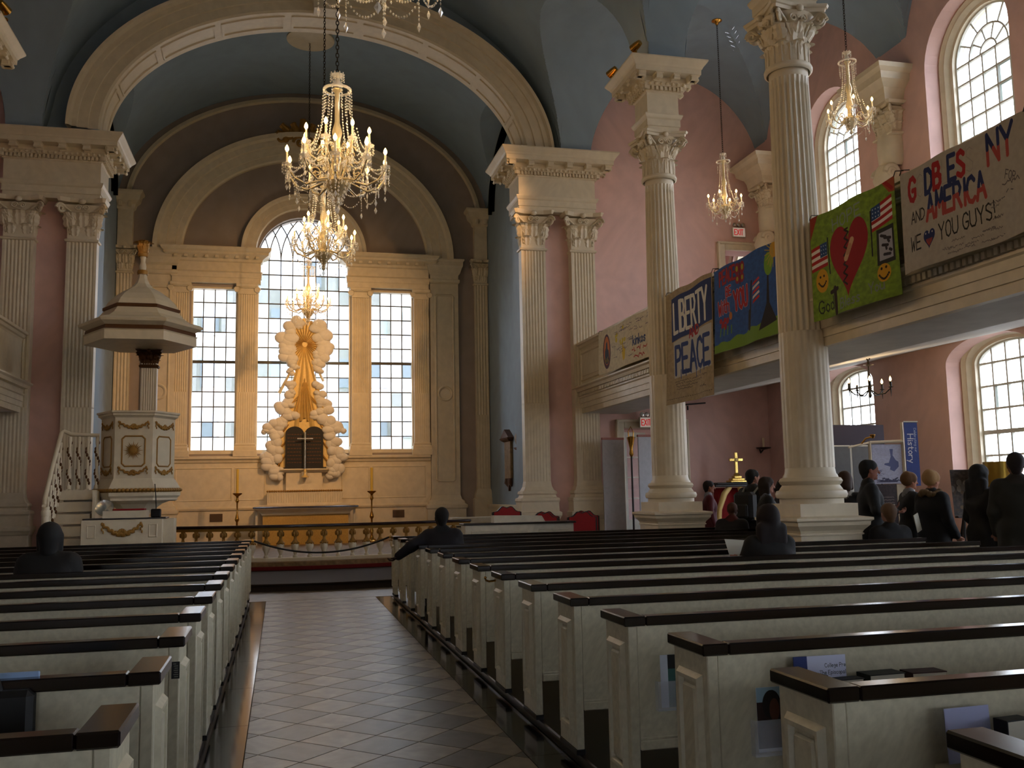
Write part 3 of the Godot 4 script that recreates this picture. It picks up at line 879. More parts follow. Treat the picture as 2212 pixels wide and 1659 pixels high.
func spiral(c0: Vector3, r: float, turns: float, ex: Vector3, ey: Vector3, k := 26, shrink := 0.16) -> Array:
	var p := []
	for i in k + 1:
		var t := float(i) / k
		var a := t * turns * TAU
		var rr := r * lerpf(1.0, shrink, t)
		p.append(c0 + ex * cos(a) * rr + ey * sin(a) * rr)
	return p

func build_east_end() -> void:
	var Z := EASTZ
	# ---- the wall itself with the three lights cut out
	var w := MB.new()
	var sill := 2.86
	var ops := [{"u0": -2.53, "u1": -1.26, "v0": sill, "vs": 7.62, "rise": 0.0}, {"u0": 2.53, "u1": 3.83, "v0": sill, "vs": 7.66, "rise": 0.0},
		{"u0": -0.73, "u1": 1.97, "v0": sill, "vs": 8.45, "rise": 1.34}]
	wall_panel(w, Vector3(0, -0.3, Z), Vector3(1, 0, 0), Vector3(0, 0, 1), -4.9, 6.5, 0, 15.0, 0.5, shift_ops(ops, 0.3))
	struct("wall_east", w, M.mauve)
	# ---- the great window: three lights
	palladian_light("window_30", -2.53, -1.26, sill, 7.62, 0.0, 4, 11, 0)
	palladian_light("window_31", -0.73, 1.97, sill, 8.45, 1.34, 8, 13, 1)
	palladian_light("window_32", 2.53, 3.83, sill, 7.66, 0.0, 4, 11, 2)
	# ---- surround of the window: pilasters, entablatures, arches
	var fr := thing("window_surround", "cream carved surround of the great three-part window behind the altar", "surround", Vector3(0, 0, Z))
	var ctr := 0.62
	for q in [[-2.82, 0.48], [-0.995, 0.52], [2.25, 0.52], [4.06, 0.46]]:
		var s := MB.new()
		fluted_shaft(s, q[1], 0.10, 3.1, 4.55, 7.42, 7, 0.018)
		var o := obj("pilaster_shaft", s, M.cream, fr, Vector3(q[0], 0, 0))
		var b := MB.new()
		b.rings(rect(q[1] / 2, 0.06, Vector2(0, -0.06)), [Vector2(0.07, 2.72), Vector2(0.07, 2.88), Vector2(0.05, 2.9), Vector2(0.05, 2.98), Vector2(0.02, 3.02), Vector2(0.03, 3.06), Vector2(0.0, 3.1)])
		obj("pilaster_base", b, M.cream, fr, Vector3(q[0], 0, 0))
		var c := MB.new()
		c.cbox(Vector3(-q[1] / 2 - 0.05, 7.60, 0), Vector3(q[1] / 2 + 0.05, 7.70, 0.20), 0.015)
		c.box(Vector3(-q[1] / 2, 7.40, 0), Vector3(q[1] / 2, 7.60, 0.13))
		for e in [-1.0, 1.0]:
			var vc := Vector3(e * (q[1] / 2 + 0.02), 7.52, 0.15)
			c.tube(spiral(vc, 0.085, 2.0, Vector3(e, 0, 0), Vector3(0, 1, 0)), 0.022, 5)
			c.tube([vc + Vector3(0, 0, -0.13), vc + Vector3(0, 0, 0.02)], 0.075, 12)
		c.tube([Vector3(-q[1] / 2 + 0.04, 7.59, 0.16), Vector3(q[1] / 2 - 0.04, 7.59, 0.16)], 0.022, 6)
		obj("pilaster_capital", c, M.cream, fr, Vector3(q[0], 0, 0))
	# entablatures over the side lights
	for q in [[-3.06, -0.62, -0.62], [1.86, 4.28, 1.86]]:
		var e := MB.new()
		var hx: float = (q[1] - q[0]) / 2.0
		e.rings(rect(hx, 0.1, Vector2(0, -0.06)), [Vector2(0, 7.70), Vector2(0, 7.86), Vector2(0.02, 7.86), Vector2(0.02, 8.0), Vector2(0.05, 8.03), Vector2(0.0, 8.05), Vector2(0.0, 8.30), Vector2(0.04, 8.33), Vector2(0.06, 8.40), Vector2(0.12, 8.44), Vector2(0.22, 8.50), Vector2(0.22, 8.56), Vector2(0.27, 8.60), Vector2(0.30, 8.67), Vector2(0.30, 8.70)])
		obj("entablature", e, M.cream, fr, Vector3((q[0] + q[1]) / 2.0, 0, 0))
		var mo := MB.new()
		mo.cbox(Vector3(-0.05, 8.40, 0.1), Vector3(0.05, 8.49, 0.33), 0.012)
		mo.tube([Vector3(-0.05, 8.42, 0.31), Vector3(0.05, 8.42, 0.31)], 0.028, 8)
		var mm := mo.mesh()
		var k := 9
		for i in k: obj("modillion", mm, M.cream, fr, Vector3(q[0] + 0.1 + (q[1] - q[0] - 0.2) * i / (k - 1.0), 0, 0))
	# arch over the middle light, keyed to the entablatures
	var a1 := MB.new()
	var c1 := Vector2(ctr, 8.66)
	a1.arch(c1, 1.36, 1.34, 0, PI, [Vector2(0.0, -0.3), Vector2(0.0, 0.08), Vector2(0.03, 0.12), Vector2(0.16, 0.12), Vector2(0.17, 0.15), Vector2(0.32, 0.16), Vector2(0.36, 0.22), Vector2(0.44, 0.24), Vector2(0.44, 0.0)], 40)
	obj("middle_archivolt", a1, M.cream, fr)
	# great arch
	var a2 := MB.new()
	a2.arch(Vector2(0.72, 8.62), 3.50, 2.86, 0, PI, [Vector2(0.0, 0.0), Vector2(0.0, 0.12), Vector2(0.05, 0.16), Vector2(0.20, 0.16), Vector2(0.21, 0.20), Vector2(0.44, 0.21), Vector2(0.46, 0.27), Vector2(0.62, 0.28), Vector2(0.68, 0.36), Vector2(0.80, 0.38), Vector2(0.80, 0.0)], 64)
	obj("great_archivolt", a2, M.cream, fr)
	# piers with sunk panels and a ring
	for q in [[-3.36, 0.86], [4.76, 0.86]]:
		var p := MB.new()
		var hw: float = q[1] / 2.0
		p.box(Vector3(-hw, 1.45, 0), Vector3(hw, 8.0, 0.12))
		var path := panel_outline(0.27, 1.95, 7.55, 0.05)
		moulding_loop(p, path, 0.035, 0.12)
		obj("pier", p, M.cream, fr, Vector3(q[0], 0, 0))
		var rg := MB.new()
		rg.xf = Transform3D(Basis(Vector3.RIGHT, PI / 2), Vector3(0, 4.55, 0.12))
		rg.lathe([Vector2(0.15, 0), Vector2(0.17, 0.03), Vector2(0.21, 0.035), Vector2(0.24, 0.0)], 28)
		obj("pier_ring", rg, M.cream, fr, Vector3(q[0], 0, 0))
		var cp := MB.new()
		cp.rings(rect(hw, 0.08, Vector2(0, -0.08)), [Vector2(0.0, 7.90), Vector2(0.04, 7.94), Vector2(0.04, 8.02), Vector2(0, 8.04), Vector2(0, 8.16), Vector2(0.05, 8.22), Vector2(0.10, 8.38), Vector2(0.13, 8.44), Vector2(0.13, 8.56), Vector2(0.17, 8.60), Vector2(0.17, 8.64)])
		obj("pier_capital", cp, M.cream, fr, Vector3(q[0], 0, 0))
		var bs := MB.new()
		bs.rings(rect(hw, 0.06, Vector2(0, -0.06)), [Vector2(0.14, 0.3), Vector2(0.14, 1.12), Vector2(0.18, 1.16), Vector2(0.18, 1.24), Vector2(0.12, 1.28), Vector2(0.10, 1.36), Vector2(0.04, 1.40), Vector2(0.0, 1.52)])
		obj("pier_base", bs, M.cream, fr, Vector3(q[0], 0, 0))
	# sill course and panelled dado
	for q in [[-3.05, -0.28], [1.53, 4.30]]:
		var s := MB.new()
		s.run([Vector2(0, 2.52), Vector2(0.08, 2.56), Vector2(0.10, 2.62), Vector2(0.17, 2.66), Vector2(0.17, 2.72), Vector2(0.0, 2.74)], q[0], q[1])
		obj("sill_course", s, M.cream, fr)
	var dd := MB.new()
	dd.box(Vector3(-3.0, 0.28, 0.0), Vector3(4.32, 2.74, 0.035))
	for q in [[-2.85, -1.35], [-1.25, -0.45], [1.72, 2.5], [2.62, 4.15]]:
		moulding_loop(dd, [Vector2(q[0], 1.5), Vector2(q[1], 1.5), Vector2(q[1], 2.4), Vector2(q[0], 2.4)], 0.02, 0.035)
	obj("dado", dd, M.cream, fr)
	var bb := MB.new()
	bb.run([Vector2(0.0, 1.20), Vector2(0.09, 1.22), Vector2(0.11, 1.27), Vector2(0.05, 1.31), Vector2(0.035, 1.33)], -3.0, 4.32)
	bb.box(Vector3(-3.0, 0.28, 0.0), Vector3(4.32, 1.2, 0.05))
	obj("chair_rail", bb, M.cream, fr)
	# plinth course round the chancel
	for s in [1.0, -1.0]:
		var pl := MB.new()
		var x: float = 6.12 if s > 0 else -4.55
		pl.box(Vector3(minf(x, x - s * 0.12), 0.29, EASTZ), Vector3(maxf(x, x - s * 0.12), 1.22, ENDZ - 0.5))
		pl.box(Vector3(minf(x, x - s * 0.17), 1.16, EASTZ), Vector3(maxf(x, x - s * 0.17), 1.24, ENDZ - 0.5))
		struct("baseboard_%s" % ("south" if s > 0 else "north"), pl, M.cream)
	# ---- corner pilasters with a bracket block, carrying the rib of the chancel vault
	for s in [1.0, -1.0]:
		var x: float = 5.90 if s > 0 else -4.33
		var cpil := thing("corner_pilaster", "slim fluted cream pilaster in the chancel corner %s" % ("beside the wall monuments" if s > 0 else "behind the pulpit canopy"), "pilaster", Vector3(x, 0, Z))
		var sh := MB.new()
		fluted_shaft(sh, 0.40, 0.16, 1.7, 3.9, 7.95, 4, 0.02)
		obj("shaft", sh, M.cream, cpil)
		var bs := MB.new()
		bs.rings(rect(0.2, 0.08, Vector2(0, -0.08)), [Vector2(0.12, 0.3), Vector2(0.12, 1.22), Vector2(0.12, 1.40), Vector2(0.07, 1.44), Vector2(0.07, 1.52), Vector2(0.0, 1.7)])
		obj("base", bs, M.cream, cpil)
		var cap := MB.new()
		corinthian_flat(cap, 0.40, 0.16, 7.95, 0.72)
		obj("capital", cap, M.cream, cpil)
		var en := MB.new()
		en.rings(rect(0.2, 0.1, Vector2(0, -0.1)), [Vector2(0.0, 8.67), Vector2(0.0, 9.72), Vector2(0.05, 9.76), Vector2(0.08, 9.86), Vector2(0.18, 9.95), Vector2(0.22, 10.10), Vector2(0.28, 10.16), Vector2(0.28, 10.22)])
		obj("entablature_block", en, M.cream, cpil)
		for i in 2:
			var b := MB.new()
			b.cbox(Vector3(-0.05, 9.78, 0.2), Vector3(0.05, 9.92, 0.36), 0.015)
			obj("modillion", b, M.cream, cpil, Vector3(-0.13 + 0.26 * i, 0, 0))
	# cream rib where the vault meets the wall
	var rib := MB.new()
	rib.arch(Vector2(0.785, 9.9), 5.06, 3.46, 0.06, PI - 0.06, [Vector2(0.10, 0.0), Vector2(0.10, 0.10), Vector2(0.0, 0.12), Vector2(-0.03, 0.06), Vector2(-0.03, 0.0)], 64)
	var ro := obj("trim_5", rib, M.cream, null, Vector3(0, 0, Z))
	ro.set_meta("kind", "structure")
	# arch ribs on the side walls of the chancel
	for s in [1.0, -1.0]:
		var rb := MB.new()
		rb.xf = Transform3D(Basis(Vector3(0, 0, -s), Vector3.UP, Vector3(-s, 0, 0)), Vector3(6.12 if s > 0 else -4.55, 0, -24.2))
		rb.arch(Vector2(0, 9.9), 2.72, 2.05, 0, PI, [Vector2(0.12, 0.0), Vector2(0.12, 0.12), Vector2(-0.05, 0.14), Vector2(-0.07, 0.10), Vector2(-0.22, 0.08), Vector2(-0.24, 0.0)], 40)
		var r := obj("trim_%d" % (6 if s > 0 else 7), rb, M.cream)
		r.set_meta("kind", "structure")
	# gilded carving over the great arch
	var cart := MB.new()
	for i in 5:
		cart.tube(spiral(Vector3(-0.55 + 0.28 * i, 12.5 + 0.12 * sin(i * 2.1), 0.3), 0.2, 1.3, Vector3(1 if i % 2 else -1, 0, 0), Vector3(0, 1, 0), 16), 0.045, 5)
	for i in 9:
		var a := PI * i / 8.0
		cart.ball(Vector3(0.1 + cos(a) * 0.5, 12.5 + sin(a) * 0.28, 0.28), Vector3(0.11, 0.14, 0.08), 8, 5)
	for i in 7:
		leaf(cart, Transform3D(Basis(Vector3.BACK, 1.3 - i * 0.43), Vector3(0.1 + (i - 3) * 0.10, 12.52, 0.26)), 0.16, 0.46 + 0.10 * (i % 2), 0.08, 0.10)
	var co := obj("arch_carving", cart, M.gold_paint, null, Vector3(0.45, -0.42, Z))
	tag(co, "small gilded scroll carving at the crown of the great east arch", "carving")
	# unseen block added on the north side to keep the sky from those windows
	var nb := thing("added_sky_blocker", "added unseen brown brick block that shades the north windows", "building", Vector3(-24, -1, -10))
	var bk := MB.new()
	bk.box(Vector3(-6, 0, -24), Vector3(6, 44, 24))
	obj("wall", bk, M.brick, nb)
	var cb := MB.new()
	cb.rings(rect(6, 24), [Vector2(0.0, 43.0), Vector2(0.6, 43.6), Vector2(0.6, 44.4)])
	obj("cornice", cb, M.brick, nb)
	# pale office tower seen through the glass
	var tw := thing("office_tower", "pale stone office tower outside beyond the east window", "building", Vector3(1.0, -6, -64))
	var body := MB.new()
	body.box(Vector3(-16, 0, -12), Vector3(16, 46, 0))
	obj("wall", body, M.white, tw)
	var pier := MB.new()
	pier.box(Vector3(-0.35, 0, 0), Vector3(0.35, 46, 0.8))
	var pm := pier.mesh()
	for i in 15: obj("pier", pm, M.white, tw, Vector3(-15.5 + i * 2.2, 0, 0))
	var win := MB.new()
	win.box(Vector3(-0.55, 0, 0), Vector3(0.55, 1.9, 0.06))
	var wm := win.mesh()
	for i in range(3, 12):
		for j in range(1, 9): obj("pane", wm, M.tower_glass, tw, Vector3(-14.4 + i * 2.2, 1.2 + j * 3.4, 0.02))

func panel_outline(hx: float, y0: float, y1: float, nick: float) -> Array:
	return [Vector2(-hx + nick, y0), Vector2(hx - nick, y0), Vector2(hx, y0 + nick), Vector2(hx, y1 - nick), Vector2(hx - nick, y1), Vector2(-hx + nick, y1), Vector2(-hx, y1 - nick), Vector2(-hx, y0 + nick)]

# raised bead round a closed outline in the x, y plane at height z
func moulding_loop(mb: MB, path: Array, wdt: float, z: float) -> void:
	var k := path.size()
	var mit := []
	for i in k:
		var d0: Vector2 = (path[i] - path[(i + k - 1) % k]).normalized(); var d1: Vector2 = (path[(i + 1) % k] - path[i]).normalized()
		var n0 := Vector2(d0.y, -d0.x); var n1 := Vector2(d1.y, -d1.x)
		mit.append((n0 + n1) / (1.0 + n0.dot(n1)))
	var prof := [Vector2(-wdt, 0), Vector2(-wdt * 0.55, wdt * 0.9), Vector2(wdt * 0.2, wdt * 1.0), Vector2(wdt * 0.6, wdt * 0.5), Vector2(wdt, 0)]
	for i in k:
		var i2 := (i + 1) % k
		for j in prof.size() - 1:
			var a: Vector2 = prof[j]; var b: Vector2 = prof[j + 1]
			var p0: Vector2 = path[i] + mit[i] * a.x; var p1: Vector2 = path[i2] + mit[i2] * a.x
			var p2: Vector2 = path[i2] + mit[i2] * b.x; var p3: Vector2 = path[i] + mit[i] * b.x
			mb.quad(Vector3(p0.x, p0.y, z + a.y), Vector3(p3.x, p3.y, z + b.y), Vector3(p2.x, p2.y, z + b.y), Vector3(p1.x, p1.y, z + a.y))

func palladian_light(called: String, x0: float, x1: float, sill: float, vs: float, rise: float, cols: int, rows: int, seed_: int) -> void:
	var w := Node3D.new()
	w.name = called
	add_child(w)
	w.position = Vector3((x0 + x1) / 2.0, sill, EASTZ - 0.22)
	w.set_meta("kind", "structure")
	var hw := (x1 - x0) / 2.0
	var H := vs - sill
	var straight := H
	var rws := rows
	var rh := 0.434
	if rise > 0: straight = rh * rws
	else: rh = H / rws
	var cw := 2 * hw / cols
	var bars := MB.new()
	var bw := 0.014
	for i in range(0, cols + 1):
		var t: float = 0.03 if (i == 0 or i == cols) else bw
		bars.box(Vector3(-hw + cw * i - t, 0, -0.025), Vector3(-hw + cw * i + t, straight, 0.03))
	for j in range(0, rws + 1):
		var t: float = bw
		if j == 6: t = 0.04
		if j == 0: t = 0.05
		bars.box(Vector3(-hw, rh * j - t, -0.025), Vector3(hw, rh * j + t, 0.032))
	var cell := MB.new()
	cell.box(Vector3(-cw / 2 + 0.003, 0.003, -0.006), Vector3(cw / 2 - 0.003, rh - 0.003, -0.001))
	var cm := cell.mesh()
	var r := RandomNumberGenerator.new()
	r.seed = 40 + seed_
	# rows counted from the sill; tinted panes as the photograph shows them
	var green: Array = [[[0, 8], [2, 8], [0, 5], [0, 4], [3, 4], [1, 1], [3, 1], [0, 6], [3, 10]], [[1, 9], [1, 5], [0, 5], [7, 4], [0, 6], [7, 10], [0, 10], [1, 10], [6, 11], [7, 1], [7, 6], [0, 11], [0, 12], [5, 11], [4, 12]], [[1, 8], [0, 5], [3, 5], [3, 3], [1, 1], [3, 0], [3, 9], [0, 10], [2, 3]]][seed_]
	var blue: Array = [[[0, 2], [2, 3], [3, 2], [3, 3], [0, 0], [3, 8]], [[0, 8], [6, 8], [0, 3], [6, 4], [6, 2], [7, 2], [1, 2], [5, 7], [3, 11]], [[1, 7], [1, 4], [2, 2], [3, 7], [0, 9]]][seed_]
	for j in rws:
		for i in cols:
			var m: Material = [M.pane_clear, M.pane_clear, M.pane_milk, M.pane_milk, M.pane_clear, M.pane_pale][r.randi() % 6]
			if [i, j] in green: m = M.pane_green if (i + j) % 3 else M.pane_sea
			elif [i, j] in blue: m = M.pane_blue
			elif seed_ == 2 and i == 2 and j == 0: m = M.pane_rose
			obj("pane", cm, m, w, Vector3(-hw + cw * (i + 0.5), rh * j, 0))
	if rise > 0:
		var pts := PackedVector2Array([Vector2(-hw, straight), Vector2(hw, straight)])
		for i in 33: pts.append(Vector2(hw * cos(PI * i / 32.0), maxf(straight, H + rise * sin(PI * i / 32.0))))
		var head := MB.new()
		head.extrude(pts, -0.006, -0.001)
		obj("head_pane", head, M.pane_milk, w)
		# interlacing curved bars
		var R := hw * 1.36
		for i in range(0, cols + 1):
			for s in [-1.0, 1.0]:
				var px := -hw + cw * i
				var line := []
				for t in 25:
					var a := t / 24.0 * 1.25
					var q := Vector2(px + s * (R - R * cos(a)), straight + R * sin(a))
					var inside: bool = q.y <= H + 0.001 or pow(q.x / hw, 2) + pow((q.y - H) / rise, 2) < 0.995
					if absf(q.x) > hw or not inside: break
					line.append(Vector3(q.x, q.y, 0))
				if line.size() > 2: bars.tube(line, 0.017, 5, false)
		bars.arch(Vector2(0, H), hw - 0.02, rise - 0.02, 0, PI, [Vector2(0.05, 0.05), Vector2(0, 0.05), Vector2(0, -0.05)], 40)
	obj("glazing_bars", bars, M.bar, w)
	var fr := MB.new()
	for s in [-1.0, 1.0]:
		fr.box(Vector3(minf(s * hw, s * (hw - 0.05)), 0, -0.05), Vector3(maxf(s * hw, s * (hw - 0.05)), H, 0.2))
	fr.box(Vector3(-hw, -0.06, -0.05), Vector3(hw, 0.05, 0.24))
	if rise == 0: fr.box(Vector3(-hw, H - 0.06, -0.05), Vector3(hw, H, 0.2))
	obj("frame", fr, M.cream, w)

# acanthus leaf: rises from y0 at distance r0 along +z, curling out at the tip
func leaf(mb: MB, xf: Transform3D, w: float, h: float, curl: float, belly: float) -> void:
	var old := mb.xf
	mb.xf = old * xf
	var rows := 6
	var grid := []
	for j in rows + 1:
		var t := float(j) / rows
		var y: float; var z: float
		if t < 0.7:
			y = h * t / 0.7 * 0.93; z = belly * sin(t / 0.7 * PI * 0.5)
		else:
			var a := (t - 0.7) / 0.3 * 2.4
			y = h * 0.93 + curl * 0.6 * sin(a); z = belly + curl * (1.0 - cos(a)) * 0.8
		var ww := w * (0.55 + 0.75 * sin(PI * (0.2 + 0.68 * t))) * (1.0 if t < 0.85 else 0.75)
		ww *= 1.0 + 0.10 * (1 if j % 2 else -1)
		grid.append([Vector3(-ww / 2, y, z - 0.18 * ww), Vector3(-ww / 5, y, z + 0.02 * w), Vector3(0, y, z - 0.05 * w), Vector3(ww / 5, y, z + 0.02 * w), Vector3(ww / 2, y, z - 0.18 * ww)])
	for j in rows:
		for i in 4:
			mb.quad(grid[j][i], grid[j][i + 1], grid[j + 1][i + 1], grid[j + 1][i])
			var bk := Vector3(0, 0, -0.02)
			if i == 0: mb.quad(grid[j][0] + bk, grid[j][0], grid[j + 1][0], grid[j + 1][0] + bk)
			if i == 3: mb.quad(grid[j][4], grid[j][4] + bk, grid[j + 1][4] + bk, grid[j + 1][4])
	mb.xf = old

func yaw(a: float, p := Vector3.ZERO) -> Transform3D:
	return Transform3D(Basis(Vector3.UP, a), p)

# round Corinthian capital: r of the neck, height h, sitting at y
func corinthian(mb: MB, r: float, y: float, h: float) -> void:
	mb.lathe([Vector2(r * 1.02, y - 0.05), Vector2(r * 1.12, y - 0.035), Vector2(r * 1.14, y), Vector2(r * 1.1, y + 0.03), Vector2(r * 1.0, y + 0.035), Vector2(r * 0.98, y + h * 0.5), Vector2(r * 1.08, y + h * 0.75), Vector2(r * 1.32, y + h * 0.88)], 28)
	for i in 16:      # reeding of the bell
		var a := TAU * i / 16.0
		mb.tube([Vector3(sin(a) * r * 1.0, y + 0.04, cos(a) * r * 1.0), Vector3(sin(a) * r * 1.0, y + h * 0.36, cos(a) * r * 1.0)], r * 0.055, 5, false)
	for i in 8:
		leaf(mb, yaw(TAU * i / 8.0) * Transform3D(Basis(), Vector3(0, y + 0.12 * h, r * 0.97)), r * 0.58, h * 0.24, r * 0.22, r * 0.05)
		leaf(mb, yaw(TAU * (i + 0.5) / 8.0) * Transform3D(Basis(), Vector3(0, y + 0.30 * h, r * 0.97)), r * 0.62, h * 0.34, r * 0.30, r * 0.12)
	var top := y + h
	for i in 4:
		var a := PI / 4 + TAU * i / 4.0
		var out := Vector3(sin(a), 0, cos(a)); var side := Vector3(cos(a), 0, -sin(a))
		for s in [-1.0, 1.0]:
			var c0: Vector3 = out * r * 1.62 + Vector3(0, top - h * 0.245, 0) + side * s * r * 0.13
			mb.tube(spiral(c0, h * 0.115, 1.75, out, Vector3.UP, 20), r * 0.075, 6)
			mb.tube([out * r * 0.95 + side * s * r * 0.45 + Vector3(0, top - h * 0.52, 0), out * r * 1.22 + side * s * r * 0.30 + Vector3(0, top - h * 0.28, 0), c0 + Vector3(0, h * 0.10, 0), c0 + out * h * 0.11], [r * 0.04, r * 0.07, r * 0.075, r * 0.07], 6)
		leaf(mb, yaw(a) * Transform3D(Basis(), Vector3(0, top - h * 0.56, r * 1.05)), r * 0.5, h * 0.18, r * 0.24, r * 0.28)
		# inner volutes and rosette on each face
		var b := TAU * i / 4.0
		var o2 := Vector3(sin(b), 0, cos(b)); var s2 := Vector3(cos(b), 0, -sin(b))
		for s in [-1.0, 1.0]:
			mb.tube(spiral(o2 * r * 1.16 + s2 * s * r * 0.26 + Vector3(0, top - h * 0.235, 0), h * 0.085, 1.6, s2 * -s, Vector3.UP, 16), r * 0.05, 5)
		mb.ball(o2 * r * 1.34 + Vector3(0, top - h * 0.09, 0), Vector3(r * 0.2, r * 0.17, r * 0.14), 8, 5)
		leaf(mb, yaw(b) * Transform3D(Basis(), Vector3(0, top - h * 0.5, r * 1.0)), r * 0.42, h * 0.16, r * 0.2, r * 0.2)
	# abacus with hollow sides
	var poly := []
	for i in 4:
		var a := -PI * 3 / 4 + TAU * i / 4.0
		var c0 := Vector2(cos(a), sin(a)) * r * 1.98
		var t := Vector2(-sin(a), cos(a))
		var nx := Vector2(cos(a + PI / 2), sin(a + PI / 2)) * r * 1.98
		poly.append(c0 - t * r * 0.12); poly.append(c0 + t * r * 0.12)
		for k in range(1, 6):
			var f := k / 6.0
			var mid := (c0 + t * r * 0.12).lerp(nx + Vector2(-sin(a + PI / 2), cos(a + PI / 2)) * -r * 0.12, f)
			poly.append(mid * (1.0 - 0.16 * sin(PI * f)))
	mb.rings(poly, [Vector2(-0.03, top - h * 0.115), Vector2(-0.02, top - h * 0.06), Vector2(0.0, top - h * 0.05), Vector2(0.015, top - h * 0.01), Vector2(0.015, top)])

# flat capital of a pilaster: width w, projecting dep from the wall (z = 0)
func corinthian_flat(mb: MB, w: float, dep: float, y: float, h: float) -> void:
	mb.rings(rect(w / 2, dep / 2, Vector2(0, -dep / 2)), [Vector2(0.0, y - 0.06), Vector2(0.03, y - 0.05), Vector2(0.04, y - 0.02), Vector2(0.02, y), Vector2(-0.005, y + 0.01), Vector2(-0.005, y + h * 0.6), Vector2(0.05, y + h * 0.85)])
	var top := y + h
	for i in 2:
		var x := (i - 0.5) * w * 0.5
		leaf(mb, Transform3D(Basis(), Vector3(x, y + 0.08 * h, dep)), w * 0.36, h * 0.22, w * 0.10, 0.02)
	for i in 3:
		leaf(mb, Transform3D(Basis(), Vector3((i - 1) * w * 0.42, y + 0.30 * h, dep)), w * 0.36, h * 0.32, w * 0.15, 0.05)
	for s in [-1.0, 1.0]:
		leaf(mb, yaw(s * PI / 2) * Transform3D(Basis(), Vector3(-s * dep * 0.4, y + 0.08 * h, w / 2)), dep * 1.1, h * 0.22, w * 0.10, 0.02)
		leaf(mb, yaw(s * PI / 2) * Transform3D(Basis(), Vector3(-s * dep * 0.4, y + 0.30 * h, w / 2)), dep * 1.3, h * 0.34, w * 0.15, 0.05)
		var c0 := Vector3(s * w * 0.68, top - h * 0.27, dep + w * 0.16)
		var out := Vector3(s * 0.7, 0, 0.7)
		mb.tube(spiral(c0, h * 0.135, 1.75, out, Vector3.UP, 20), w * 0.05, 6)
		mb.tube([Vector3(s * w * 0.22, top - h * 0.52, dep), Vector3(s * w * 0.42, top - h * 0.30, dep + 0.05), c0 + Vector3(0, h * 0.10, 0), c0 + out * h * 0.11], w * 0.04, 6)
		mb.tube(spiral(Vector3(s * w * 0.13, top - h * 0.24, dep + 0.08), h * 0.08, 1.6, Vector3(-s, 0, 0), Vector3.UP, 14), w * 0.03, 5)
		leaf(mb, yaw(s * 0.78) * Transform3D(Basis(), Vector3(0, top - h * 0.56, 0) + yaw(-s * 0.78) * Vector3(s * w * 0.48, 0, dep)), w * 0.26, h * 0.16, w * 0.14, w * 0.1)
	mb.ball(Vector3(0, top - h * 0.08, dep + 0.09), Vector3(w * 0.13, w * 0.11, 0.06), 8, 5)
	var e := w * 0.80; var z1 := dep + w * 0.28
	var poly := [Vector2(-e, 0.0), Vector2(-e, -z1), Vector2(-e + 0.06, -z1 - 0.02), Vector2(-e * 0.5, -z1 + w * 0.11), Vector2(0, -z1 + w * 0.14), Vector2(e * 0.5, -z1 + w * 0.11), Vector2(e - 0.06, -z1 - 0.02), Vector2(e, -z1), Vector2(e, 0.0)]
	mb.rings(poly, [Vector2(-0.02, top - h * 0.10), Vector2(0.0, top - h * 0.05), Vector2(0.015, top - h * 0.01), Vector2(0.015, top)])

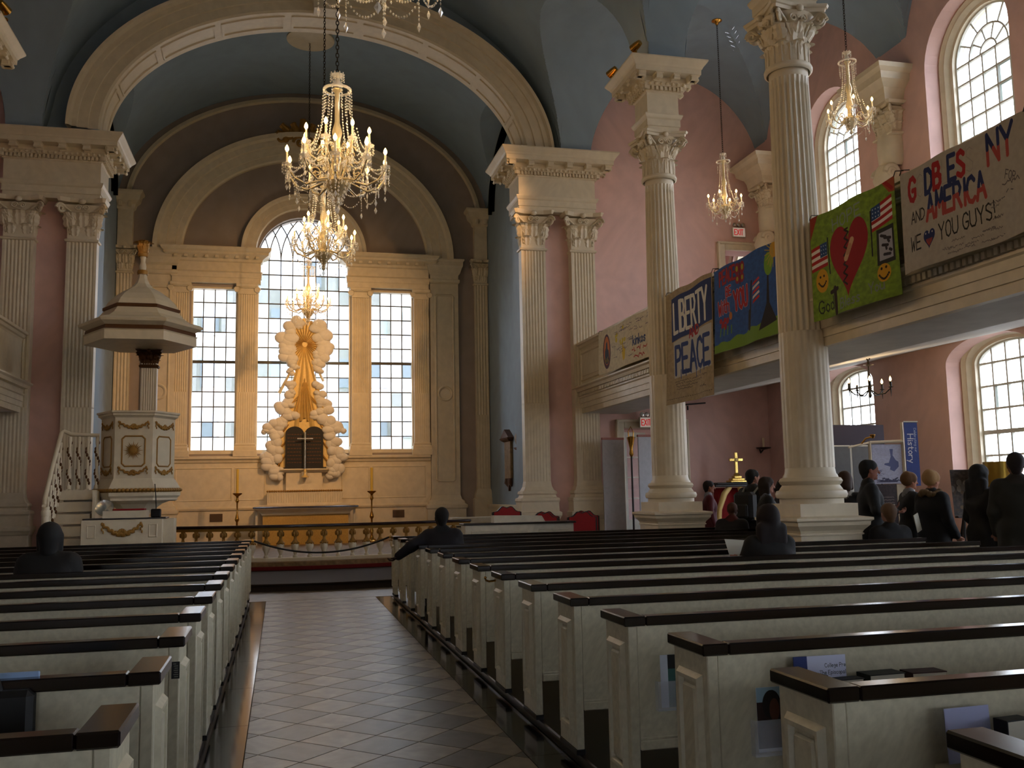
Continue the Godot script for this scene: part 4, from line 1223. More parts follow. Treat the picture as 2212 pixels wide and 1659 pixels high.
# entablature over a rectangle (half sizes), starting at height y; ky and ko scale its height and its projections
func entablature(parent: Node3D, hx: float, hz: float, off: Vector3, y: float, per_x: int, per_z: int, sides: Array, ky: float, ko: float) -> void:
	var poly := rect(hx, hz)
	var P := func(list: Array) -> Array:
		var out := []
		for q in list: out.append(Vector2(q[0] * ko, y + q[1] * ky))
		return out
	var e := MB.new()
	e.rings(poly, P.call([[0.0, 0.0], [0.0, 0.12], [0.022, 0.125], [0.022, 0.27], [0.05, 0.30], [0.075, 0.36], [0.075, 0.385], [0.0, 0.40]]), false, true)
	obj("architrave", e, M.cream, parent, off)
	var f := MB.new()
	f.rings(poly, P.call([[0.0, 0.40], [0.0, 0.86], [0.03, 0.88], [0.03, 0.90]]), false, false)
	obj("frieze", f, M.cream, parent, off)
	var c := MB.new()
	c.rings(poly, P.call([[0.03, 0.90], [0.03, 0.985], [0.10, 0.99], [0.115, 1.02], [0.155, 1.06], [0.155, 1.165], [0.40, 1.175], [0.405, 1.28], [0.42, 1.29], [0.44, 1.33], [0.50, 1.40], [0.53, 1.44], [0.53, 1.47]]), true, true)
	obj("cornice", c, M.cream, parent, off)
	var dn := MB.new()
	var eg := MB.new()
	for sd in sides:
		var half: float = hx if sd % 2 == 0 else hz
		var dist: float = hz if sd % 2 == 0 else hx
		var tr := yaw(sd * PI / 2)
		dn.xf = tr; eg.xf = tr
		var L := half + 0.09 * ko
		var k := int(2 * L / 0.075)
		for i in k + 1:
			var x := -L + 2 * L * i / k
			dn.box(Vector3(x - 0.023, y + 0.905 * ky, dist + 0.02 * ko), Vector3(x + 0.023, y + 0.985 * ky, dist + 0.09 * ko))
		var k2 := int(2 * L / 0.10)
		for i in k2 + 1:
			eg.ball(Vector3(-L + 2 * L * i / k2, y + 1.03 * ky, dist + 0.125 * ko), Vector3(0.034, 0.042 * ky, 0.035), 6, 4)
		var md := MB.new()
		var w := 0.075 * ko
		md.cbox(Vector3(-w, y + 1.075 * ky, dist + 0.13 * ko), Vector3(w, y + 1.175 * ky, dist + 0.37 * ko), 0.012)
		md.tube([Vector3(-w, y + 1.085 * ky, dist + 0.345 * ko), Vector3(w, y + 1.085 * ky, dist + 0.345 * ko)], 0.036 * ky, 8)
		md.tube([Vector3(-w, y + 1.075 * ky, dist + 0.17 * ko), Vector3(w, y + 1.075 * ky, dist + 0.17 * ko)], 0.03 * ky, 8)
		md.cbox(Vector3(-w * 1.2, y + 1.15 * ky, dist + 0.13 * ko), Vector3(w * 1.2, y + 1.178 * ky, dist + 0.39 * ko), 0.008)
		var mm := md.mesh()
		var km: int = per_x if sd % 2 == 0 else per_z
		for i in km:
			var x := lerpf(-half - 0.25 * ko, half + 0.25 * ko, float(i) / (km - 1))
			var o := obj("modillion", mm, M.cream, parent, off + tr.basis * Vector3(x, 0, 0))
			o.rotation.y = sd * PI / 2
	obj("dentils", dn, M.cream, parent, off).set_meta("kind", "stuff")
	obj("egg_moulding", eg, M.cream, parent, off).set_meta("kind", "stuff")

func column(label: String, at: Vector3, ent: bool) -> Node3D:
	var c := thing("column", label, "column", at, 0.0, "fluted columns of the nave arcade")
	var p := MB.new()
	p.rings(rect(0.41, 0.41), [Vector2(0.05, 0.0), Vector2(0.05, 0.18), Vector2(0.02, 0.2), Vector2(0.0, 0.24), Vector2(0.0, 0.98), Vector2(0.018, 0.985), Vector2(0.018, 1.0), Vector2(0.005, 1.01), Vector2(0.02, 1.04), Vector2(0.075, 1.10), Vector2(0.08, 1.14), Vector2(0.105, 1.16), Vector2(0.105, 1.19), Vector2(-0.02, 1.21), Vector2(-0.02, 1.36)])
	obj("pedestal", p, M.cream, c)
	var b := MB.new()
	b.lathe([Vector2(0.385, 1.35), Vector2(0.385, 1.42), Vector2(0.42, 1.43), Vector2(0.435, 1.47), Vector2(0.42, 1.515), Vector2(0.385, 1.525), Vector2(0.37, 1.55), Vector2(0.345, 1.585), Vector2(0.365, 1.60), Vector2(0.385, 1.635), Vector2(0.365, 1.67), Vector2(0.335, 1.68), Vector2(0.33, 1.70), Vector2(0.31, 1.73), Vector2(0.298, 1.80)], 40)
	obj("base", b, M.cream, c)
	var fl := 24
	var s := MB.new()
	var ys := [1.80, 2.6, 3.5, 3.5001, 3.52, 4.6, 5.7, 6.74, 6.84, 6.98]
	for j in ys.size() - 1:
		var ring := []
		for e in 2:
			var y: float = ys[j + e]
			var tt := (y - 1.8) / 5.2
			var r := 0.298 - 0.052 * tt * tt
			var cut := 0.0
			if y < 3.50005: cut = -0.006
			elif y < 6.8: cut = 0.024
			var pts := []
			for i in fl * 6:
				var ph := (i % 6) / 6.0
				var d := cut * (sin(PI * (ph - 0.1) / 0.8) if ph > 0.1 and ph < 0.9 else 0.0)
				var a := TAU * i / (fl * 6.0)
				pts.append(Vector3(cos(a) * (r - d), y, -sin(a) * (r - d)))
			ring.append(pts)
		for i in fl * 6:
			var i2 := (i + 1) % (fl * 6)
			s.quad(ring[0][i], ring[0][i2], ring[1][i2], ring[1][i])
	obj("shaft", s, M.cream, c)
	var cap := MB.new()
	corinthian(cap, 0.272, 6.98, 0.77)
	obj("capital", cap, M.cream, c)
	if ent: entablature(c, 0.29, 0.29, Vector3.ZERO, 7.75, 4, 4, [0, 1, 2, 3], 0.81, 0.78)
	return c

# pair of pilasters with a shared entablature, standing against the arch wall
func pilaster_pair(label: String, x: float, mirror: float, ysc: float) -> void:
	var t := thing("pilaster_pair", label, "pilasters", Vector3(x, 0, ENDZ))
	t.scale = Vector3(1, ysc, 1)
	for q in [-0.59, 0.59]:
		var w := 0.57
		var s := MB.new()
		fluted_shaft(s, w, 0.24, 1.80, 3.52, 7.06, 7, 0.022)
		obj("shaft", s, M.cream, t, Vector3(q, 0, 0))
		var b := MB.new()
		b.rings(rect(w / 2, 0.12, Vector2(0, -0.12)), [Vector2(0.13, 0.0), Vector2(0.13, 0.95), Vector2(0.15, 0.97), Vector2(0.17, 1.02), Vector2(0.19, 1.05), Vector2(0.19, 1.12), Vector2(0.14, 1.14), Vector2(0.14, 1.30), Vector2(0.14, 1.34), Vector2(0.16, 1.38), Vector2(0.15, 1.43), Vector2(0.10, 1.45), Vector2(0.08, 1.50), Vector2(0.11, 1.53), Vector2(0.10, 1.58), Vector2(0.06, 1.60), Vector2(0.02, 1.68), Vector2(0.0, 1.80)])
		obj("base", b, M.cream, t, Vector3(q, 0, 0))
		var c := MB.new()
		corinthian_flat(c, w, 0.24, 7.06, 0.86)
		obj("capital", c, M.cream, t, Vector3(q, 0, 0))
	entablature(t, 0.91, 0.44, Vector3(0, 0, -0.18), 7.92, 6, 4, [0, 1, 3], 0.92, 0.89)
	var core := MB.new()
	core.box(Vector3(-0.86, 0.0, -0.62), Vector3(0.86, 7.95, -0.01))
	obj("pier_core", core, M.blue_wall, t)

func build_orders() -> void:
	column("fluted column standing between the heart banner and the blue peace banner", Vector3(COLX, 0, -10.62), true)
	column("fluted column standing between the tall liberty banner and the pilaster pair", Vector3(COLX, 0, -15.0), true)
	var lx := 2 * CX - COLX + 0.28
	var lc := column("fluted column of the north arcade whose cornice shows above the pulpit side", Vector3(lx, 0, -15.0), true)
	lc.scale = Vector3(1, 0.965, 1)
	pilaster_pair("pair of fluted pilasters under one cornice between chancel and south gallery", 6.10, 1.0, 1.0)
	pilaster_pair("pair of fluted pilasters under one cornice behind the pulpit stair", -4.55, -1.0, 0.966)
	# ---- chancel arch
	var a := thing("chancel_arch", "broad cream moulded arch framing the chancel", "arch", Vector3(0, 0, ENDZ))
	var f := MB.new()
	f.arch(Vector2(ARCX, 9.12), 4.52, 3.0, 0, PI, [Vector2(0.0, -0.6), Vector2(0.0, 0.30), Vector2(0.04, 0.34), Vector2(0.22, 0.34), Vector2(0.23, 0.38), Vector2(0.42, 0.39), Vector2(0.43, 0.43), Vector2(0.52, 0.44), Vector2(0.56, 0.52), Vector2(0.62, 0.54), Vector2(0.62, 0.0)], 96)
	obj("archivolt", f, M.cream, a)
	var sp := MB.new()
	for i in 9:
		var t0 := PI * (i + 0.06) / 9.0; var t1 := PI * (i + 0.94) / 9.0
		for q in [[-0.42, -0.38], [0.10, 0.14]]:
			sp.arch(Vector2(ARCX, 9.12), 4.52, 3.0, t0, t1, [Vector2(0.0, q[0] - 0.01), Vector2(-0.025, q[0]), Vector2(-0.025, q[1]), Vector2(0.0, q[1] + 0.01)], 10)
		for tt in [t0, t1]:
			sp.arch(Vector2(ARCX, 9.12), 4.52, 3.0, tt - 0.005, tt + 0.005, [Vector2(0.0, -0.43), Vector2(-0.025, -0.42), Vector2(-0.025, 0.14), Vector2(0.0, 0.15)], 1)
	obj("soffit_panels", sp, M.cream, a)
	var key := MB.new()
	key.extrude(PackedVector2Array([Vector2(-0.24, 12.0), Vector2(0.24, 12.0), Vector2(0.34, 12.85), Vector2(-0.34, 12.85)]), 0.3, 0.66)
	obj("keystone", key, M.cream, a, Vector3(ARCX, 0.06, 0))
	# ---- corbels on the south wall that answer the columns
	for q in [[-15.1, "carved cream scroll corbel on the south wall between the two gallery windows"], [-19.75, "carved cream scroll corbel beside the upper exit door"]]:
		var k := thing("wall_corbel", q[1], "corbel", Vector3(WALLX, 0, q[0]), -PI / 2, "corbels on the south wall")
		var blk := MB.new()
		blk.rings(rect(0.36, 0.2, Vector2(0, -0.2)), [Vector2(0.0, 8.72), Vector2(0.02, 8.85), Vector2(0.06, 8.95), Vector2(0.20, 9.06), Vector2(0.22, 9.18), Vector2(0.30, 9.24), Vector2(0.32, 9.32)])
		obj("block", blk, M.cream, k)
		var cap := MB.new()
		corinthian_flat(cap, 0.52, 0.22, 8.18, 0.55)
		obj("capital", cap, M.cream, k)
		var neck := MB.new()
		neck.lathe([Vector2(0.20, 7.55), Vector2(0.25, 7.62), Vector2(0.27, 7.95), Vector2(0.24, 8.18)], 18, Vector3(0, 0, 0.06))
		obj("neck", neck, M.cream, k)
		var sc := MB.new()
		for s in [-1.0, 1.0]:
			sc.tube(spiral(Vector3(s * 0.19, 7.40, 0.22), 0.15, 1.8, Vector3(0, 0, 1), Vector3.UP, 20), 0.05, 6)
			sc.tube(spiral(Vector3(s * 0.15, 6.78, 0.10), 0.09, 1.6, Vector3(0, 0, 1), Vector3.DOWN, 16), 0.035, 6)
		sc.tube([Vector3(0, 7.5, 0.16), Vector3(0, 7.3, 0.22), Vector3(0, 7.0, 0.14), Vector3(0, 6.75, 0.06), Vector3(0, 6.6, 0.03)], [0.22, 0.25, 0.20, 0.14, 0.05], 12)
		obj("scroll", sc, M.cream, k)

# gallery in its own axes: x along its length, y up, z towards the nave (front face at z = 0)
func gallery(label: String, at: Vector3, turn: float, L: float, seen: bool) -> void:
	var g := thing("gallery", label, "gallery", at, turn)
	g.scale = Vector3(1, 0.982, 1)
	var deep := 4.75
	var body := MB.new()      # floor slab with the sloping ceiling of the aisle under it
	body.xf = Transform3D(Basis(Vector3(0, 0, -1), Vector3.UP, Vector3(1, 0, 0)), Vector3.ZERO)
	body.extrude(PackedVector2Array([Vector2(0.06, 3.37), Vector2(1.15, 3.37), Vector2(1.18, 3.40), Vector2(deep, 4.08), Vector2(deep, 4.45), Vector2(0.2, 4.2), Vector2(0.06, 4.2)]), -L / 2, L / 2)
	obj("floor_slab", body, M.white, g)
	var par := MB.new()
	par.box(Vector3(-L / 2, 3.9, -0.18), Vector3(L / 2, 4.86, -0.02))
	obj("parapet", par, M.cream, g)
	var top := MB.new()
	top.run([Vector2(-0.22, 4.84), Vector2(-0.02, 4.80), Vector2(0.0, 4.84), Vector2(0.03, 4.86), Vector2(0.05, 4.91), Vector2(0.09, 4.92), Vector2(0.10, 4.97), Vector2(-0.22, 4.97)], -L / 2, L / 2)
	obj("top_rail", top, M.cream, g)
	var fas := MB.new()
	fas.run([Vector2(-0.10, 3.36), Vector2(0.0, 3.36), Vector2(0.0, 3.47), Vector2(0.018, 3.475), Vector2(0.018, 3.58), Vector2(0.035, 3.585), Vector2(0.035, 3.69), Vector2(0.06, 3.71), Vector2(0.06, 3.74), Vector2(-0.10, 3.75)], -L / 2, L / 2)
	obj("fascia", fas, M.cream, g)
	var cor := MB.new()
	cor.run([Vector2(-0.05, 3.74), Vector2(0.03, 3.75), Vector2(0.03, 3.83), Vector2(0.11, 3.84), Vector2(0.13, 3.90), Vector2(0.17, 3.93), Vector2(0.17, 3.96), Vector2(0.05, 3.99), Vector2(0.0, 4.03), Vector2(-0.05, 4.03)], -L / 2, L / 2)
	obj("cornice", cor, M.cream, g)
	if seen:
		var dn := MB.new()
		var k := int(L / 0.085)
		for i in k:
			var x := -L / 2 + 0.085 * (i + 0.5)
			dn.box(Vector3(x - 0.026, 3.755, 0.02), Vector3(x + 0.026, 3.83, 0.085))
		obj("dentils", dn, M.cream, g).set_meta("kind", "stuff")
		var pm := MB.new()
		moulding_loop(pm, [Vector2(-0.93, 4.12), Vector2(0.93, 4.12), Vector2(0.93, 4.74), Vector2(-0.93, 4.74)], 0.03, -0.02)
		pm.box(Vector3(-0.85, 4.20, -0.03), Vector3(0.85, 4.66, -0.005))
		var me := pm.mesh()
		for i in int(L / 2.19): obj("panel", me, M.cream, g, Vector3(-L / 2 + 1.12 + 2.19 * i, 0, 0))

func build_gallery() -> void:
	gallery("cream panelled south gallery hung with painted banners", Vector3(6.56, 0, -7.2), -PI / 2, 26.3, true)
	gallery("cream panelled north gallery ending at the pilasters behind the pulpit", Vector3(2 * CX - 6.56 + 0.15, 0, -7.2), PI / 2, 26.3, false)
	# end moulding where the gallery dies against the pilasters

const PEWS := 0.8937
# one pew; its aisle corner of the cap (near edge) is the origin, the pew runs along +x * s
func make_pew(label: String, s: float, length: float) -> Node3D:
	var p := thing("church_pew", label, "pew")
	var bx := func(mb: MB, x0: float, x1: float, y0: float, y1: float, z0: float, z1: float, k: float) -> void:
		mb.cbox(Vector3(minf(s * x0, s * x1), y0, z0), Vector3(maxf(s * x0, s * x1), y1, z1), k)
	var m := MB.new()
	bx.call(m, 0.0, 0.115, 0.895, 0.942, -0.363, -0.0, 0.006)
	obj("end_cap", m, M.wood, p)
	m = MB.new()
	bx.call(m, 0.1155, length, 0.895, 0.9415, -0.075, 0.0, 0.005)
	obj("back_cap", m, M.wood, p)
	m = MB.new()      # aisle end board
	bx.call(m, 0.024, 0.070, 0.085, 0.894, -0.345, -0.016, 0.004)
	obj("end_board", m, M.pew_paint, p)
	m = MB.new()      # raised panel on the end
	m.xf = Transform3D(Basis(Vector3(0, 0, s), Vector3.UP, Vector3(-s, 0, 0)), Vector3(s * 0.024, 0, -0.18))
	moulding_loop(m, [Vector2(-0.095, 0.20), Vector2(0.095, 0.20), Vector2(0.095, 0.79), Vector2(-0.095, 0.79)], 0.022, 0.0)
	m.cbox(Vector3(-0.060, 0.232, -0.004), Vector3(0.060, 0.758, 0.016), 0.014)
	obj("end_panel", m, M.pew_paint, p)
	m = MB.new()
	bx.call(m, 0.0715, length - 0.05, 0.35, 0.894, -0.050, -0.018, 0.003)
	obj("back_board", m, M.pew_paint, p)
	m = MB.new()
	bx.call(m, 0.0715, length - 0.05, 0.30, 0.348, -0.056, -0.010, 0.006)
	bx.call(m, 0.0715, length - 0.05, 0.348, 0.362, -0.05, -0.014, 0.003)
	obj("back_rail", m, M.pew_paint, p)
	m = MB.new()
	bx.call(m, 0.072, length - 0.05, 0.415, 0.45, -0.42, -0.055, 0.010)
	obj("seat", m, M.dark_wood, p)
	m = MB.new()
	bx.call(m, 0.02, 0.074, 0.055, 0.085, -0.35, -0.012, 0.002)
	obj("plinth", m, M.black, p)
	m = MB.new()
	bx.call(m, length - 0.06, length - 0.01, 0.055, 0.085, -0.35, -0.012, 0.002)
	obj("plinth", m, M.black, p)
	m = MB.new()
	bx.call(m, length - 0.05, length - 0.005, 0.085, 0.894, -0.345, -0.016, 0.004)
	obj("wall_end_board", m, M.pew_paint, p)
	for x in [length * 0.34, length * 0.67]:
		m = MB.new()
		bx.call(m, x - 0.02, x + 0.02, 0.055, 0.415, -0.36, -0.06, 0.003)
		obj("seat_support", m, M.dark_wood, p)
	return p

const ORD := ["first", "second", "third", "fourth", "fifth", "sixth", "seventh", "eighth", "ninth", "tenth", "eleventh", "twelfth", "thirteenth", "fourteenth", "fifteenth", "sixteenth"]

func build_pews() -> void:
	var zr := -2.685; var zl := -2.820
	var proto := make_pew("", 1.0, 5.80)
	var short := make_pew("", 1.0, 4.30)
	proto.position = Vector3(1.643, 0, zr - 13 * PEWS)
	for i in range(-1, 14):
		var lab := "white painted pew with dark wood cap, %s south row from the altar" % ORD[13 - i]
		var at := Vector3(1.643, 0, zr - i * PEWS)
		if i == 9:
			short.position = at
			tag(short, "white painted pew ending at a column pedestal, %s south row from the altar" % ORD[13 - i], "pew", "south block pews")
		elif i == 13: tag(proto, lab, "pew", "south block pews")
		else: copy_of(proto, at, 0, lab, "south block pews")
	var lp := make_pew("", -1.0, 5.80)
	lp.position = Vector3(-0.4156, 0, zl - 13 * PEWS)
	for i in range(-1, 14):
		var lab := "white painted pew with dark wood cap, %s north row from the altar" % ORD[13 - i]
		if i == 13: tag(lp, lab, "pew", "north block pews")
		else: copy_of(lp, Vector3(-0.4156, 0, zl - i * PEWS), 0, lab, "north block pews")
	# rope across the head of the aisle
	var r := thing("barrier_rope", "black rope sagging across the aisle before the altar rail", "rope", Vector3(0.62, 0.80, -14.7))
	var pts := []
	for k in 21:
		var t := k / 20.0 * 2 - 1
		pts.append(Vector3(t * 1.0, -0.06 + 0.20 * t * t - 0.02, 0))
	var m := MB.new()
	m.tube(pts, 0.014, 8)
	obj("rope", m, M.black, r)
	for s in [-1.0, 1.0]:
		var h := MB.new()
		h.tube([Vector3(s * 1.0, 0.12, 0), Vector3(s * 1.04, 0.13, 0)], 0.02, 8)
		obj("hook", h, M.brass, r)
	# coat hook on one pew end
	var hk := MB.new()
	hk.tube([Vector3(0.03, 0.87, 0), Vector3(-0.03, 0.865, 0), Vector3(-0.055, 0.875, 0), Vector3(-0.06, 0.89, 0)], 0.008, 6)
	hk.ball(Vector3(-0.06, 0.895, 0), Vector3(0.012, 0.012, 0.012), 6, 4)
	var ho := obj("rope_hook", hk, M.brass, null, Vector3(1.643, 0, zr - 5 * PEWS - 0.30))
	tag(ho, "small brass hook on the aisle end of a south pew", "hook")
	pew_clutter(zr, zl)

func book(label: String, at: Vector3, size: Vector3, turn: float, cover: Color, group: String) -> void:
	var b := thing("hymn_book", label, "book", at, turn, group)
	var cm := StandardMaterial3D.new()
	cm.albedo_color = cover; cm.roughness = 0.55
	var m := MB.new()
	m.cbox(Vector3(-size.x / 2, 0, -size.z / 2), Vector3(size.x / 2, 0.004, size.z / 2), 0.001)
	m.cbox(Vector3(-size.x / 2, size.y - 0.004, -size.z / 2), Vector3(size.x / 2, size.y, size.z / 2), 0.001)
	m.cbox(Vector3(-size.x / 2, 0, -size.z / 2), Vector3(-size.x / 2 + 0.005, size.y, size.z / 2), 0.001)
	obj("cover", m, cm, b)
	var p := MB.new()
	p.box(Vector3(-size.x / 2 + 0.005, 0.004, -size.z / 2 + 0.004), Vector3(size.x / 2 - 0.004, size.y - 0.004, size.z / 2 - 0.004))
	obj("pages", p, M.paper, b)

func sheet(called: String, label: String, cat: String, at: Vector3, w: float, h: float, lean: float, turn: float, t: Texture2D, group := "") -> Node3D:
	var m := MB.new()
	m.quaduv(Vector3(-w / 2, 0, 0.001), Vector3(w / 2, 0, 0.001), Vector3(w / 2, h, 0.001), Vector3(-w / 2, h, 0.001), Vector2(0, 1), Vector2(1, 1), Vector2(1, 0), Vector2(0, 0))
	m.quaduv(Vector3(w / 2, 0, -0.001), Vector3(-w / 2, 0, -0.001), Vector3(-w / 2, h, -0.001), Vector3(w / 2, h, -0.001), Vector2(0.02, 0.98), Vector2(0.02, 0.98), Vector2(0.02, 0.98), Vector2(0.02, 0.98))
	var mm := StandardMaterial3D.new()
	mm.albedo_texture = t
	mm.roughness = 0.6
	var o := obj(called, m, mm, null, at)
	o.rotation = Vector3(lean, turn, 0)
	tag(o, label, cat, group)
	return o

func pew_clutter(zr: float, zl: float) -> void:
	var zb := zr - PEWS      # back of the second pew, whose ledge holds the books
	var led := MB.new()
	led.cbox(Vector3(2.0, 0.66, zb - 0.0), Vector3(2.75, 0.675, zb + 0.13), 0.003)
	led.cbox(Vector3(2.0, 0.675, zb + 0.115), Vector3(2.75, 0.715, zb + 0.13), 0.003)
	var lo := obj("book_ledge", led, M.pew_paint)
	tag(lo, "narrow painted book ledge on a pew back holding leaflets and hymn books", "ledge")
	book("dark green hymn book lying on the pew book ledge beside the college leaflet", Vector3(2.40, 0.676, zb + 0.062), Vector3(0.17, 0.125, 0.09), 0.03, Color(0.03, 0.07, 0.06), "books on the pew ledge")
	book("maroon prayer book lying on the pew book ledge beside a dark green hymn book", Vector3(2.60, 0.676, zb + 0.062), Vector3(0.16, 0.12, 0.09), -0.05, Color(0.20, 0.04, 0.05), "books on the pew ledge")
	book("small black book lying on the pew book ledge before the college leaflet", Vector3(2.22, 0.676, zb + 0.078), Vector3(0.15, 0.115, 0.06), 0.05, Color(0.03, 0.035, 0.05), "books on the pew ledge")
	book("maroon book tilted on the pew book ledge against the college leaflet", Vector3(2.075, 0.676, zb + 0.08), Vector3(0.11, 0.135, 0.06), 0.12, Color(0.16, 0.03, 0.04), "books on the pew ledge")
	var im := Image.create(480, 360, false, Image.FORMAT_RGB8)
	im.fill(Color(0.80, 0.82, 0.92))
	im.fill_rect(Rect2i(0, 0, 125, 360), Color(0.05, 0.16, 0.42))
	ink_text(im, "College Prep", Vector2(285, 62), 30, 4, Color(0.15, 0.16, 0.24), 0.0, true)
	ink_text(im, "The Episcopal Way", Vector2(235, 116), 30, 4, Color(0.15, 0.16, 0.24), 0.0, true)
	sheet("leaflet", "white and blue college leaflet standing in the pew ledge", "leaflet", Vector3(2.145, 0.69, zb + 0.03), 0.235, 0.185, -0.04, -0.02, tex(im))
	var im2 := Image.create(256, 192, false, Image.FORMAT_RGB8)
	im2.fill(Color(0.66, 0.68, 0.82))
	ink_text(im2, "Mission Notes", Vector2(110, 80), 20, 3, Color(0.2, 0.2, 0.3), 0.0, true)
	var z0 := zr
	sheet("leaflet", "pale lilac leaflet standing among books in the nearest pew", "leaflet", Vector3(2.10, 0.70, z0 + 0.05), 0.17, 0.165, -0.05, 0.05, tex(im2))
	var led2 := MB.new()
	led2.cbox(Vector3(2.0, 0.675, z0 + 0.002), Vector3(2.75, 0.69, z0 + 0.14), 0.003)
	led2.cbox(Vector3(2.0, 0.69, z0 + 0.125), Vector3(2.75, 0.73, z0 + 0.14), 0.003)
	var lo2 := obj("book_ledge", led2, M.pew_paint)
	tag(lo2, "narrow painted book ledge holding a lilac leaflet and black books", "ledge")
	for q in [[2.13, 0.10, Color(0.03, 0.03, 0.04), "black hymn book propped beside the pale lilac leaflet"], [2.26, -0.12, Color(0.04, 0.035, 0.04), "black hymn book lying askew on the nearest pew ledge"], [2.42, 0.06, Color(0.16, 0.03, 0.035), "dark red hymn book on the nearest pew ledge"]]:
		book(q[3], Vector3(q[0] + 0.10, 0.691, z0 + 0.085), Vector3(0.10, 0.11 + absf(q[1]) * 0.3, 0.055), q[1], q[2], "books on the nearest ledge")
	# brochures in clear holders on the backs of two pews
	var face := Image.create(160, 260, false, Image.FORMAT_RGB8)
	face.fill(Color(0.16, 0.08, 0.07))
	face.fill_rect(Rect2i(0, 0, 160, 60), Color(0.55, 0.66, 0.72))
	blob(face, Vector2(100, 70), 62, 58, Color(0.05, 0.035, 0.03))
	blob(face, Vector2(118, 92), 34, 46, Color(0.35, 0.20, 0.15))
	blob(face, Vector2(60, 210), 40, 60, Color(0.30, 0.20, 0.18))
	face.fill_rect(Rect2i(0, 132, 160, 20), Color(0.08, 0.05, 0.05))
	face.fill_rect(Rect2i(0, 246, 160, 14), Color(0.88, 0.88, 0.9))
	var sea := Image.create(160, 260, false, Image.FORMAT_RGB8)
	sea.fill(Color(0.20, 0.38, 0.36))
	sea.fill_rect(Rect2i(0, 0, 160, 70), Color(0.03, 0.04, 0.05))
	sea.fill_rect(Rect2i(0, 0, 60, 260), Color(0.78, 0.80, 0.84))
	for q in [[face, Vector3(1.905, 0.50, zb + 0.012), "brochure with a dark portrait in a clear holder on a pew back", "clear plastic brochure holder with a portrait brochure on a pew back"], [sea, Vector3(1.862, 0.49, zb - PEWS + 0.012), "green and white brochure in a clear holder on a pew back", "clear plastic brochure holder with a green brochure on a pew back"]]:
		sheet("brochure", q[2], "brochure", q[1] + Vector3(0.01, 0.012, 0.0), 0.105, 0.25, -0.02, 0.0, tex(q[0]))
		var h := MB.new()
		h.box(q[1] + Vector3(-0.065, 0, -0.014), q[1] + Vector3(0.075, 0.008, 0.022))
		h.box(q[1] + Vector3(-0.065, 0, 0.018), q[1] + Vector3(0.075, 0.14, 0.021))
		h.box(q[1] + Vector3(-0.068, 0, -0.014), q[1] + Vector3(-0.065, 0.14, 0.021))
		h.box(q[1] + Vector3(0.075, 0, -0.014), q[1] + Vector3(0.078, 0.14, 0.021))
		var o := obj("brochure_holder", h, M.plastic)
		tag(o, q[3], "holder")
	# things left in the north pews
	var bag := MB.new()
	bag.cbox(Vector3(-0.19, 0, -0.04), Vector3(0.17, 0.46, 0.04), 0.02)
	bag.tube([Vector3(-0.08, 0.45, 0), Vector3(-0.06, 0.52, 0), Vector3(0.04, 0.52, 0), Vector3(0.06, 0.45, 0)], 0.012, 6)
	var bo := obj("shoulder_bag", bag, M.black, null, Vector3(-1.0, 0.45, zl - 0.89))
	tag(bo, "flat black bag leaning in the nearest north pew", "bag")
	var pp := MB.new()
	pp.cbox(Vector3(-0.17, 0, 0), Vector3(0.17, 0.32, 0.012), 0.003)
	var po := obj("folder", pp, M.paper_blue, null, Vector3(-1.0, 0.64, zl - 0.868))
	tag(po, "pale folder sticking up behind the black bag in a pew", "folder")
	po.position.z = zl - 0.955
	var cap := MB.new()
	cap.ball(Vector3(0, 0, 0), Vector3(0.10, 0.035, 0.07), 14, 6)
	cap.cbox(Vector3(-0.1, -0.3, -0.05), Vector3(0.1, -0.01, 0.05), 0.02)
	var cs := obj("blue_parcel", cap, M.paper_blue, null, Vector3(-0.66, 0.75, zl - 0.60))
	tag(cs, "rounded pale blue parcel on the seat of the nearest north pew", "parcel")
	# small notice on the end post of a pew
	var nt := Image.create(48, 96, false, Image.FORMAT_RGB8)
	nt.fill(Color(0.06, 0.06, 0.06))
	for k in 7: nt.fill_rect(Rect2i(10 + (k * 13) % 9, 10 + k * 12, 18 + (k * 7) % 12, 5), Color(0.45, 0.44, 0.40))
	sheet("notice_sticker", "small dark notice sticker on a pew back by its aisle end", "sticker", Vector3(-0.455, 0.755, zl - 2 * PEWS - 0.015), 0.035, 0.075, 0.0, 0.0, tex(nt))

func blob(im: Image, c0: Vector2, rx: float, ry: float, col: Color) -> void:
	for y in range(maxi(0, int(c0.y - ry)), mini(im.get_height(), int(c0.y + ry) + 1)):
		for x in range(maxi(0, int(c0.x - rx)), mini(im.get_width(), int(c0.x + rx) + 1)):
			if pow((x - c0.x) / rx, 2) + pow((y - c0.y) / ry, 2) < 1.0: im.set_pixel(x, y, col)

